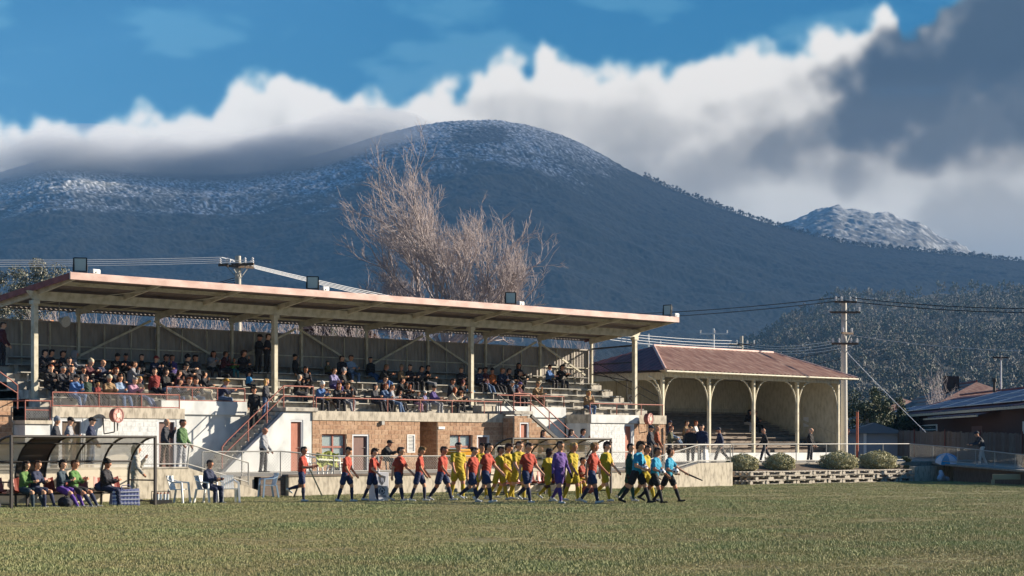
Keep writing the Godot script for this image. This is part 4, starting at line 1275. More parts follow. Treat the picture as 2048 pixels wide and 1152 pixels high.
func make_facade() -> void:
	var wm: Array = []
	for i in 3:
		wm.append(noisy("white_block_%d" % i, 90 + i, 0.03, [hexc("b5b8b7").darkened(0.02 * i), hexc("c6c8c6"), hexc("cdcecc")], Vector3(0.9, 0.9, 0.9), 0.75, 4, 128))
	var bm: Array = []
	for i in 6: bm.append(M["brick_%d" % i])
	# left white block room
	var a := thing("white_block_wall", "white painted block wall under the left end of the grandstand", "wall")
	masonry(a, 42.77, 48.93, 0.75, 2.87, 65.4, [[43.14, 44.14, 0.75, 2.82], [47.66, 48.56, 0.75, 2.83]], wm, M.white_mortar, 1, 0.006)
	door(a, 43.14, 44.14, 0.8, 2.82, 65.4, M.old_wood)
	door(a, 47.66, 48.56, 0.8, 2.83, 65.4, M.door_brown)
	part("return_wall", sbox(48.68, 48.93, 0.7, 2.87, 65.66, 67.0), M.white_paint, a)
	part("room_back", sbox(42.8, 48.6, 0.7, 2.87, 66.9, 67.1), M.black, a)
	# recessed white wall behind the left stairs
	a = thing("white_recess_wall", "smooth white wall set back behind the left concrete stairs", "wall")
	part("wall", sbox(48.97, 55.6, 0.65, 3.1, 67.05, 67.3), M.white_paint, a)
	part("upstand", sbox(48.97, 53.4, 3.1, 3.66, 66.95, 67.0), M.white_paint, a)
	# brick wall with window, door and vent, left of the niche
	a = thing("brick_wall", "tan block wall with window, brown door and vent left of the niche", "wall")
	masonry(a, 55.7, 62.04, 0.7, 2.9, 65.4, [[56.25, 57.65, 1.2, 2.31], [57.99, 58.95, 0.7, 2.31], [61.24, 61.72, 1.5, 2.31]], bm, M.mortar, 2)
	window(a, 56.25, 57.65, 1.2, 2.31, 65.4)
	door(a, 57.99, 58.95, 0.72, 2.31, 65.4, M.door_brown)
	var lv := part("vent", sbox(61.24, 61.29, 1.5, 2.31, 65.38, 65.5), M.white, a)
	part("vent_frame", sbox(61.67, 61.72, 1.5, 2.31, 65.38, 65.5), M.white, lv)
	part("vent_frame", sbox(61.29, 61.67, 2.26, 2.31, 65.38, 65.5), M.white, lv)
	part("vent_frame", sbox(61.29, 61.67, 1.5, 1.55, 65.38, 65.5), M.white, lv)
	for i in 11:
		part("slat", bar_mesh(v(61.29, 1.59 + i * 0.062, 65.42), v(61.67, 1.59 + i * 0.062, 65.42), 0.07, 0.008, Vector3(0, 1, 0.8).normalized()), M.white, lv)
	part("vent_back", sbox(61.25, 61.71, 1.5, 2.31, 65.55, 65.57), M.black, lv)
	part("wall_lamp", sbox(59.62, 59.78, 2.73, 2.89, 65.28, 65.38), M.galvanised, a)
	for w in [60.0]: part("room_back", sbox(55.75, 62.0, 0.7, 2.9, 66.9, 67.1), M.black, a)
	# niche: left and right jambs, back
	a = thing("brick_niche", "dark recessed niche in the tan block wall beside the small white sign", "niche")
	part("back_wall", sbox(62.04, 63.13, 0.7, 2.9, 66.7, 66.9), M.brick_3, a)
	part("left_jamb", sbox(61.78, 62.03, 0.7, 2.9, 65.66, 66.7), M.brick_1, a)
	var jr := RandomNumberGenerator.new(); jr.seed = 8
	for r in 11:
		for k in 4:
			var w0 := 65.46 + k * 0.4 - (0.2 if r % 2 == 0 else 0.0)
			var wa := maxf(w0, 65.46)
			var wb := minf(w0 + 0.389, 66.7)
			if wb - wa > 0.05: part("brick", sbox(63.135, 63.185, 0.705 + r * 0.2, 0.894 + r * 0.2, wa, wb), bm[jr.randi() % 6], a)
	part("right_jamb", sbox(63.19, 63.4, 0.7, 2.9, 65.66, 66.7), M.mortar, a)
	# brick wall right of the niche
	a = thing("brick_wall", "tan block wall with window and door right of the niche", "wall")
	masonry(a, 63.14, 67.36, 0.7, 2.9, 65.4, [[63.93, 65.38, 1.2, 2.33], [65.68, 66.5, 0.7, 2.3]], bm, M.mortar, 3)
	window(a, 63.93, 65.38, 1.2, 2.33, 65.4)
	door(a, 65.68, 66.5, 0.72, 2.3, 65.4, M.door_brown)
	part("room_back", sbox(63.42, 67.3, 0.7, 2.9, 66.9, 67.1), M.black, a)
	part("meter_box", bev(v(66.95, 1.7, 65.38), v(67.15, 1.95, 65.3), 0.01), M.white, a)
	var sg := thing("wall_sign", "small white sign plate on the tan wall beside the niche", "sign", v(63.37, 2.62, 65.37))
	part("plate", bev(Vector3(-0.2, -0.06, -0.01), Vector3(0.2, 0.06, 0.01), 0.003), M.white, sg)
	# stair block on the right: brick front with a door under concrete stairs
	a = thing("brick_stair_block", "tan block stair housing with an orange door under the right stairs", "stair block")
	var hl := []
	for r in 13:   # the front face steps down with the stair: cut the upper right away
		var y := 0.7 + 0.2 * r
		hl.append([68.5 + (3.16 - (y + 0.2)) / 0.6, 74.0, y, y + 0.2])
	masonry(a, 67.4, 72.4, 0.7, 3.2, 64.65, [[67.78, 68.39, 0.7, 2.92]] + hl, bm, M.mortar, 4)
	door(a, 67.78, 68.39, 0.72, 2.92, 64.65, M.door_orange)
	part("room_back", sbox(67.45, 68.6, 0.7, 3.1, 66.0, 66.1), M.black, a)
	for r in 12:
		for k in 2:
			part("brick", sbox(67.345, 67.395, 0.705 + r * 0.2, 0.894 + r * 0.2, 64.7 + k * 0.35, 65.04 + k * 0.33), bm[(r + k) % 6], a)
	part("side_backing", sbox(67.4, 67.6, 0.7, 3.2, 64.91, 66.0), M.mortar, a)
	# right white wall behind the right stairs, and the white room
	a = thing("white_recess_wall", "smooth white wall set back behind the right concrete stairs", "wall")
	part("wall", sbox(67.65, 73.5, 0.65, 3.2, 67.05, 67.3), M.white_paint, a)
	part("upstand", sbox(68.6, 73.5, 3.2, 3.72, 66.95, 67.0), M.white_paint, a)
	a = thing("white_block_wall", "white painted block wall with an orange door near the right hose reel", "wall")
	masonry(a, 73.57, 76.9, 0.75, 2.92, 65.4, [[76.15, 76.78, 0.75, 2.87]], wm, M.white_mortar, 5, 0.006)
	door(a, 76.15, 76.78, 0.8, 2.87, 65.4, M.door_orange)
	part("return_wall", sbox(73.56, 73.8, 0.7, 2.925, 65.66, 67.0), M.white_paint, a)
	part("band", sbox(73.56, 77.2, 2.94, 3.35, 65.33, 65.355), M.white_paint, a)
	a = thing("brick_wall", "tan block wall with a dark opening at the far end of the grandstand", "wall")
	masonry(a, 76.9, 79.37, 0.75, 2.92, 65.4, [[77.98, 78.85, 0.75, 2.9]], bm, M.mortar, 6)
	part("room_back", sbox(73.9, 79.3, 0.7, 2.92, 66.9, 67.1), M.black, a)
	part("downpipe", path_mesh([v(79.45, 2.85, 65.2), v(79.55, 2.7, 65.15), v(79.55, 0.9, 65.15)], 0.05, 8), M.cream_steel, a)
	# left end stair tower, seen from the side
	a = thing("stair_tower", "shaded brick stair tower at the left end of the grandstand", "stair tower")
	masonry(a, 36.5, 41.55, 0.9, 3.5, 66.2, [], bm, M.mortar, 7)
	part("landing_wall", sbox(41.6, 42.74, 0.75, 2.6, 65.45, 66.9), M.white_paint, a)
	part("landing", sbox(41.55, 42.74, 2.62, 2.76, 65.38, 67.1), M.stained_concrete, a)
	for i in 7:
		part("step", sbox(41.5 - i * 0.3 - 0.3, 41.5 - i * 0.3, 2.4, 2.78 + 0.17 * (i + 1), 66.5, 67.9), M.concrete, a)

func flight(a: Node3D, u_top: float, u_bot: float, y_top: float, y_bot: float, w0: float, w1: float, n: int) -> void:
	for i in n:
		var f := float(i) / n
		var g := float(i + 1) / n
		var y := lerpf(y_top, y_bot, g)
		var x0 := lerpf(u_top, u_bot, f)
		var x1 := lerpf(u_top, u_bot, g)
		part("step", bev(v(minf(x0, x1), y - 0.32, w1), v(maxf(x0, x1) + 0.02, y, w0), 0.012), M.concrete, a)

func make_stairs() -> void:
	# left flight climbs to the right
	var a := thing("concrete_stairs", "concrete stairs climbing right to the deck, two people on them", "stairs")
	flight(a, 54.15, 50.7, 3.42, 0.72, 65.7, 66.93, 15)
	part("landing", bev(v(54.15, 3.26, 67.0), v(55.95, 3.43, 65.3), 0.015), M.concrete, a)
	var sw := Soup.new()
	sw.prism([v(51.0, 0.7, 65.42), v(54.0, 3.05, 65.42), v(54.2, 3.24, 65.42), v(54.48, 3.24, 65.42), v(54.48, 0.7, 65.42)], Vector3(0, 0, -0.26))
	part("side_wall", sw.done(), M.white_paint, a)
	part("side_wall", sbox(54.48, 55.21, 2.9, 3.24, 65.42, 65.68), M.white_paint, a)
	part("side_wall", sbox(55.21, 55.68, 0.7, 3.24, 65.42, 65.68), M.white_paint, a)
	door(a, 54.48, 55.21, 0.72, 2.9, 65.42, M.door_orange)
	part("cupboard_back", sbox(54.4, 55.5, 0.7, 3.2, 66.9, 66.95), M.black, a)
	var rl := railing("stair_railing", "rusty red pipe railing climbing the left stairs", [v(50.95, 0.85, 65.5), v(50.95, 1.75, 65.5), v(51.2, 2.0, 65.5), v(54.2, 4.33, 65.5), v(55.85, 4.33, 65.5)],
		[[v(50.98, 1.4, 65.5), v(54.2, 3.9, 65.5), v(55.85, 3.9, 65.5)]], [[v(52.3, 1.98, 65.5), v(52.3, 2.87, 65.5)], [v(53.3, 2.75, 65.5), v(53.3, 3.63, 65.5)], [v(54.2, 3.42, 65.5), v(54.2, 4.33, 65.5)], [v(55.85, 3.42, 65.5), v(55.85, 4.33, 65.5)]], 0.027, M.rust_pipe)
	# right flight drops to the right
	a = thing("concrete_stairs", "concrete stairs dropping right from the deck past the brick stair block", "stairs")
	flight(a, 68.6, 72.9, 3.42, 0.72, 64.95, 66.9, 15)
	part("landing", bev(v(67.35, 3.28, 67.0), v(68.62, 3.44, 64.6), 0.015), M.concrete, a)
	part("stringer", bar_mesh(v(68.55, 3.22, 64.68), v(72.6, 0.8, 64.68), 0.12, 0.14), M.dark_steel, a)
	railing("stair_railing", "dark pipe railing dropping down the right stairs", [v(67.45, 4.25, 64.75), v(68.6, 4.25, 64.75), v(72.7, 1.72, 64.75), v(72.7, 0.8, 64.75)],
		[[v(67.45, 3.83, 64.75), v(68.6, 3.83, 64.75), v(72.7, 1.3, 64.75)]], [[v(67.45, 3.44, 64.75), v(67.45, 4.25, 64.75)], [v(68.6, 3.44, 64.75), v(68.6, 4.25, 64.75)], [v(69.9, 2.6, 64.75), v(69.9, 3.45, 64.75)], [v(71.3, 1.75, 64.75), v(71.3, 2.58, 64.75)]], 0.027, M.rust_pipe)
	railing("stair_railing", "dark rear pipe railing on the right stairs along the white wall", [v(68.6, 4.25, 66.85), v(72.7, 1.72, 66.85), v(72.7, 0.8, 66.85)],
		[], [[v(68.6, 3.44, 66.85), v(68.6, 4.25, 66.85)], [v(70.6, 2.2, 66.85), v(70.6, 3.02, 66.85)]], 0.025, M.dark_steel)
	# deck railings
	var pl := []
	for u in [42.8, 44.9, 46.9, 48.75]: pl.append([v(u, 3.29, 65.45), v(u, 3.84, 65.45)])
	railing("deck_railing", "rusty low railing with wire mesh along the left deck edge", [v(42.8, 3.84, 65.45), v(48.75, 3.84, 65.45)], [[v(42.8, 3.33, 65.45), v(48.75, 3.33, 65.45)]], pl, 0.026, M.rust_pipe, [[v(42.8, 3.33, 65.45), v(48.75, 3.33, 65.45), v(48.75, 3.84, 65.45), v(42.8, 3.84, 65.45)]])
	pl = []
	for u in [49.3, 50.6, 51.9, 53.35]: pl.append([v(u, 3.62, 67.05), v(u, 4.22, 67.05)])
	railing("deck_railing", "rusty railing with wire mesh on the white wall behind the left stairs", [v(49.3, 4.22, 67.05), v(53.35, 4.22, 67.05)], [[v(49.3, 3.68, 67.05), v(53.35, 3.68, 67.05)]], pl, 0.026, M.rust_pipe, [[v(49.3, 3.68, 67.05), v(51.9, 3.68, 67.05), v(51.9, 4.22, 67.05), v(49.3, 4.22, 67.05)]])
	pl = []
	for u in [55.95, 58.1, 60.1, 62.1, 64.1, 66.2, 67.3]: pl.append([v(u, 3.3, 65.45), v(u, 3.87, 65.45)])
	railing("deck_railing", "long rusty railing along the middle deck edge above the tan walls", [v(55.95, 3.87, 65.45), v(67.4, 3.87, 65.45)], [], pl, 0.026, M.rust_pipe)
	pl = []
	for u in [70.3, 72.0, 73.45]: pl.append([v(u, 3.7, 67.05), v(u, 4.25, 67.05)])
	railing("deck_railing", "short rusty railing on the white wall behind the right stairs", [v(68.7, 4.25, 67.05), v(73.45, 4.25, 67.05), v(73.45, 3.7, 67.05)], [], pl, 0.026, M.rust_pipe)
	pl = []
	for u in [73.6, 75.6, 77.5, 79.2]: pl.append([v(u, 3.36, 65.45), v(u, 3.9, 65.45)])
	railing("deck_railing", "rusty railing along the right deck edge above the white room", [v(73.6, 3.9, 65.45), v(79.25, 3.9, 65.45)], [], pl, 0.026, M.rust_pipe)
	railing("end_railing", "dark sloping pipe railing up the right end of the benches", [v(81.0, 4.4, 67.2), v(81.0, 6.3, 71.6)], [[v(81.0, 4.0, 67.2), v(81.0, 5.9, 71.6)]], [[v(81.0, 3.2, 67.2), v(81.0, 4.4, 67.2)], [v(81.0, 4.3, 69.4), v(81.0, 5.35, 69.4)]], 0.024, M.dark_steel)
	railing("landing_railing", "rusty landing railing with wire mesh beside the leftmost roof post", [v(41.6, 3.5, 65.45), v(42.74, 3.5, 65.45)], [[v(41.6, 3.15, 65.45), v(42.74, 3.15, 65.45)], [v(41.6, 3.5, 65.45), v(41.6, 3.5, 66.6)]], [[v(41.6, 2.76, 65.45), v(41.6, 3.5, 65.45)], [v(42.7, 2.76, 65.45), v(42.7, 3.5, 65.45)], [v(41.6, 2.76, 66.6), v(41.6, 3.5, 66.6)]], 0.026, M.rust_pipe, [[v(41.6, 2.78, 65.45), v(42.74, 2.78, 65.45), v(42.74, 3.15, 65.45), v(41.6, 3.15, 65.45)]])
	railing("tower_railing", "rusty handrail climbing left up the end stair tower", [v(41.9, 3.2, 66.45), v(41.9, 4.1, 66.45), v(41.7, 4.25, 66.45), v(38.8, 6.0, 66.45)], [[v(41.9, 3.8, 66.45), v(38.8, 5.5, 66.45)]], [[v(40.6, 3.2, 66.45), v(40.6, 4.92, 66.45)]], 0.026, M.rust_pipe)
	# hose reels
	for h in [[45.36, 2.98, "round red hose reel on a bracket under the left deck edge"], [77.47, 3.17, "round red hose reel on a bracket near the right orange door"]]:
		var o := thing("hose_reel", h[2], "hose reel", v(h[0], h[1], 64.95), deg_to_rad(10), "hose reels swung out from the walls")
		part("drum", tube_mesh(Vector3(0, 0, -0.12), Vector3(0, 0, 0.1), 0.27, 0.27, 24), M.rust_pipe, o)
		var ring := Soup.new()
		for i in 24:
			var p := TAU * i / 24
			var q := TAU * (i + 1) / 24
			ring.bar(Vector3(cos(p), sin(p), 0) * 0.27 + Vector3(0, 0, 0.11), Vector3(cos(q), sin(q), 0) * 0.27 + Vector3(0, 0, 0.11), 0.04, 0.05)
		part("rim", ring.done(), plain("reel_red", hexc("7d3a30"), 0.5), o)
		part("face_plate", tube_mesh(Vector3(0, 0, 0.1), Vector3(0, 0, 0.112), 0.24, 0.24, 24), plain("reel_pink", hexc("b98a80"), 0.6), o)
		part("hub", tube_mesh(Vector3(0, 0, 0.1), Vector3(0, 0, 0.13), 0.1, 0.1, 16), plain("reel_cream", hexc("cdb8a4"), 0.6), o)
		for i in 5:
			var p := TAU * i / 5 + 0.3
			part("spoke", bar_mesh(Vector3(cos(p), sin(p), 0) * 0.1 + Vector3(0, 0, 0.116), Vector3(cos(p), sin(p), 0) * 0.25 + Vector3(0, 0, 0.116), 0.02, 0.012), plain("reel_red", hexc("7d3a30"), 0.5), o)
		part("bracket", path_mesh([Vector3(-0.05, -0.2, -0.05), Vector3(-0.05, -0.65, -0.05), Vector3(-0.3, -0.72, -0.35), Vector3(-0.3, -0.1, -0.42)], 0.025, 6), M.dark_steel, o)
		part("nozzle", tube_mesh(Vector3(0.02, -0.3, 0.05), Vector3(0.05, -0.6, 0.02), 0.03, 0.015, 8), M.dark_steel, o)

# ---------------------------------------------------------------- fences, dugouts and loose things before the stand
func fence_run(label: String, pts: Array, feet: Array, mat: Material, every: float, mesh := true) -> void:
	var posts := []
	var quads := []
	var low := []
	for i in pts.size() - 1:
		var n := maxi(1, int(round(pts[i].distance_to(pts[i + 1]) / every)))
		for k in n + (1 if i == pts.size() - 2 else 0):
			posts.append([feet[i].lerp(feet[i + 1], float(k) / n), pts[i].lerp(pts[i + 1], float(k) / n)])
		var lift := Vector3(0, 0.1, 0)
		if mesh: quads.append([feet[i] + lift, feet[i + 1] + lift, pts[i + 1], pts[i]])
		low.append([feet[i] + lift, feet[i + 1] + lift])
	railing("pipe_fence", label, pts, low, posts, 0.024, mat, quads)

func make_fences() -> void:
	fence_run("brown pipe and mesh fence on the wall behind the left dugout", [v(28, 1.83, 55.15), v(37.3, 1.85, 55.15), v(41.5, 1.85, 55.15), v(44.05, 1.2, 55.15)], [v(28, 1.08, 55.15), v(37.3, 1.08, 55.15), v(41.4, 1.08, 55.15), v(44.05, 0.42, 55.15)], M.galvanised, 2.0)
	fence_run("pipe and mesh fence along the low wall behind the red players", [v(43.0, 1.58, 56.4), v(46.2, 1.6, 56.0), v(48.2, 1.42, 55.4), v(54.6, 1.4, 55.2), v(56.4, 1.4, 55.2)], [v(43.0, 0.72, 56.4), v(46.2, 0.72, 56.0), v(48.2, 0.77, 55.4), v(54.6, 0.77, 55.2), v(56.4, 0.77, 55.2)], M.galvanised, 2.05)
	fence_run("pipe and mesh fence behind the yellow players and right dugout", [v(58.0, 1.5, 55.2), v(64.5, 1.55, 55.2)], [v(58.0, 0.77, 55.2), v(64.5, 0.77, 55.2)], M.galvanised, 2.1)
	fence_run("pale pipe fence rising over the wall end behind the referees", [v(64.2, 0.95, 55.0), v(69.0, 1.84, 55.0), v(71.3, 1.86, 55.0)], [v(64.2, 0.2, 55.0), v(69.0, 1.05, 55.0), v(71.3, 1.06, 55.0)], M.galvanised, 2.4)
	fence_run("pale pipe fence behind the round bushes before the old stand", [v(71.4, 1.87, 58.9), v(92.0, 1.92, 58.9)], [v(71.4, 0.98, 58.9), v(92.0, 0.98, 58.9)], M.galvanised, 2.6, false)
	# crowd gates
	var gates := [[v(56.5, 0.76, 55.25), 0.0, "pale wire gate standing open behind the red players"], [v(65.6, 0.98, 58.6), 0.1, "pale wire crowd barrier beside the ramp top"]]
	for g in gates:
		var t := thing("crowd_barrier", g[2], "barrier", g[0], g[1])
		part("frame", path_mesh([Vector3(0, 0.02, 0), Vector3(0, 0.95, 0), Vector3(0.08, 1.03, 0), Vector3(1.5, 1.03, 0), Vector3(1.58, 0.95, 0), Vector3(1.58, 0.02, 0)], 0.022, 8), M.alu, t)
		for y in [0.12, 0.55]: part("rail", path_mesh([Vector3(0, y, 0), Vector3(1.58, y, 0)], 0.016, 6), M.alu, t)
		part("chain_link", link_mesh(Vector3(0, 0.12, 0), Vector3(1.58, 0.12, 0), Vector3(1.58, 1.02, 0), Vector3(0, 1.02, 0), 0.1), M.alu, t).set_meta("kind", "stuff")

func dugout(label: String, at_p: Vector3, ln: float, bays: int, dark_bay: int, smoked := false) -> Node3D:
	# base at the front left foot; x along, -z to the back
	var t := thing("team_dugout", label, "dugout", at_p, 0.0)
	var prof := []
	for i in 9:
		var a := PI * 0.5 * i / 8.0
		prof.append(Vector3(0, 0.55 + sin(a) * 1.5, -1.55 + (1.0 - cos(a)) * 0.0 + (1.0 - cos(PI * 0.5 - a)) * 0.0))
	prof = []
	for i in 9:
		var a := PI * 0.5 * i / 8.0
		prof.append(Vector3(0, 0.85 + 1.2 * sin(a), -1.55 + 1.35 * (1.0 - cos(a))))
	for k in bays + 1:
		var x := ln * k / bays
		var pts := [Vector3(x, 0, -1.55)]
		for p in prof: pts.append(p + Vector3(x, 0, 0))
		part("rib", path_mesh(pts, 0.035, 6), M.dark_steel, t)
	for k in bays:
		var s := Soup.new()
		var x0 := ln * k / bays + 0.03
		var x1 := ln * (k + 1) / bays - 0.03
		for i in 8:
			s.quad(prof[i] + Vector3(x0, 0, 0), prof[i] + Vector3(x1, 0, 0), prof[i + 1] + Vector3(x1, 0, 0), prof[i + 1] + Vector3(x0, 0, 0))
		part("canopy_panel", s.done(), M.polycarbonate_smoked if k == dark_bay else M.polycarbonate, t)
		part("back_panel", box_mesh(Vector3(x0, 0.1, -1.56), Vector3(x1, 0.84, -1.55)), M.polycarbonate, t)
	for q in [[2.05, -0.2, 0.045], [1.85, -0.8, 0.03], [1.32, -1.42, 0.035], [0.5, -1.52, 0.03]]:
		part("purlin", path_mesh([Vector3(0, q[0], q[1]), Vector3(ln, q[0], q[1])], q[2], 6), M.dark_steel, t)
	for x in [0.0, ln]:
		part("front_post", bev(Vector3(x - 0.04, 0, -0.24), Vector3(x + 0.04, 2.09, -0.16), 0.008), M.dark_steel, t)
		part("side_rail", path_mesh([Vector3(x, 0.75, -0.2), Vector3(x, 0.75, -1.55)], 0.025, 6), M.dark_steel, t)
		part("side_rail", path_mesh([Vector3(x, 0.12, -0.2), Vector3(x, 0.12, -1.55)], 0.025, 6), M.dark_steel, t)
	return t

func seat_shell() -> ArrayMesh:
	var s := Soup.new()
	var pr := [Vector3(0, 0.0, 0.2), Vector3(0, 0.02, 0.1), Vector3(0, -0.01, -0.1), Vector3(0, 0.05, -0.2), Vector3(0, 0.22, -0.24), Vector3(0, 0.4, -0.27)]
	for i in 5:
		var w0 := 0.21 - 0.02 * absf(i - 2)
		var w1 := 0.21 - 0.02 * absf(i - 1)
		for j in 4:
			var a := -1.0 + j * 0.5
			var b := a + 0.5
			var l := func(p: Vector3, w: float, q: float) -> Vector3: return p + Vector3(q * w, 0.05 * q * q, 0.03 * q * q)
			s.quad(l.call(pr[i], w0, a), l.call(pr[i + 1], w1, a), l.call(pr[i + 1], w1, b), l.call(pr[i], w0, b))
			var dn := Vector3(0, -0.015, -0.012)
			s.quad(l.call(pr[i], w0, b) + dn, l.call(pr[i + 1], w1, b) + dn, l.call(pr[i + 1], w1, a) + dn, l.call(pr[i], w0, a) + dn)
	return s.done()

func bench_seats(label: String, at_p: Vector3, ln: float, n: int) -> void:
	var t := thing("dugout_bench", label, "bench", at_p)
	part("rail", bar_mesh(Vector3(0, 0.38, 0), Vector3(ln, 0.38, 0), 0.08, 0.06), M.dark_steel, t)
	var sh := seat_shell()
	for i in n:
		part("seat", sh, M.seat_red, t, at(Vector3(ln * (i + 0.5) / n, 0.43, 0)))
	for i in 5:
		var x := ln * (i + 0.3) / 4.6
		part("leg", bar_mesh(Vector3(x, 0.0, 0), Vector3(x, 0.36, 0), 0.07, 0.07), M.dark_steel, t)

func plastic_chair(label: String, at_p: Vector3, yaw: float, mat: Material, group := "white plastic chairs") -> void:
	var t := thing("plastic_chair", label, "chair", at_p, deg_to_rad(yaw), group)   # faces +x
	var s := Soup.new()
	for i in 5:
		var z0 := -0.22 + i * 0.09
		s.hexa([Vector3(-0.2, 0.41, z0 + 0.075), Vector3(0.24, 0.43, z0 + 0.075), Vector3(0.24, 0.43, z0), Vector3(-0.2, 0.41, z0), Vector3(-0.2, 0.435, z0 + 0.075), Vector3(0.24, 0.455, z0 + 0.075), Vector3(0.24, 0.455, z0), Vector3(-0.2, 0.435, z0)])
	part("seat", s.done(), mat, t)
	var b := Soup.new()
	for i in 6:
		var z0 := -0.2 + i * 0.07
		var top := 0.86 - 0.5 * pow(z0 + 0.02, 2) * 4.0
		b.hexa([Vector3(-0.22, 0.43, z0 + 0.055), Vector3(-0.195, 0.43, z0 + 0.055), Vector3(-0.195, 0.43, z0), Vector3(-0.22, 0.43, z0), Vector3(-0.32, top, z0 + 0.055), Vector3(-0.295, top, z0 + 0.055), Vector3(-0.295, top, z0), Vector3(-0.32, top, z0)])
	b.bar(Vector3(-0.31, 0.83, -0.2), Vector3(-0.31, 0.83, 0.21), 0.05, 0.06)
	part("backrest", b.done(), mat, t)
	for z in [-0.25, 0.25]:
		part("leg", bar_mesh(Vector3(0.26, 0, z * 1.08), Vector3(0.2, 0.64, z), 0.06, 0.05), mat, t)
		part("leg", bar_mesh(Vector3(-0.3, 0, z * 1.08), Vector3(-0.22, 0.44, z), 0.06, 0.05), mat, t)
		part("armrest", path_mesh([Vector3(0.22, 0.64, z), Vector3(-0.1, 0.66, z), Vector3(-0.28, 0.72, z * 0.85)], 0.025, 6), mat, t)

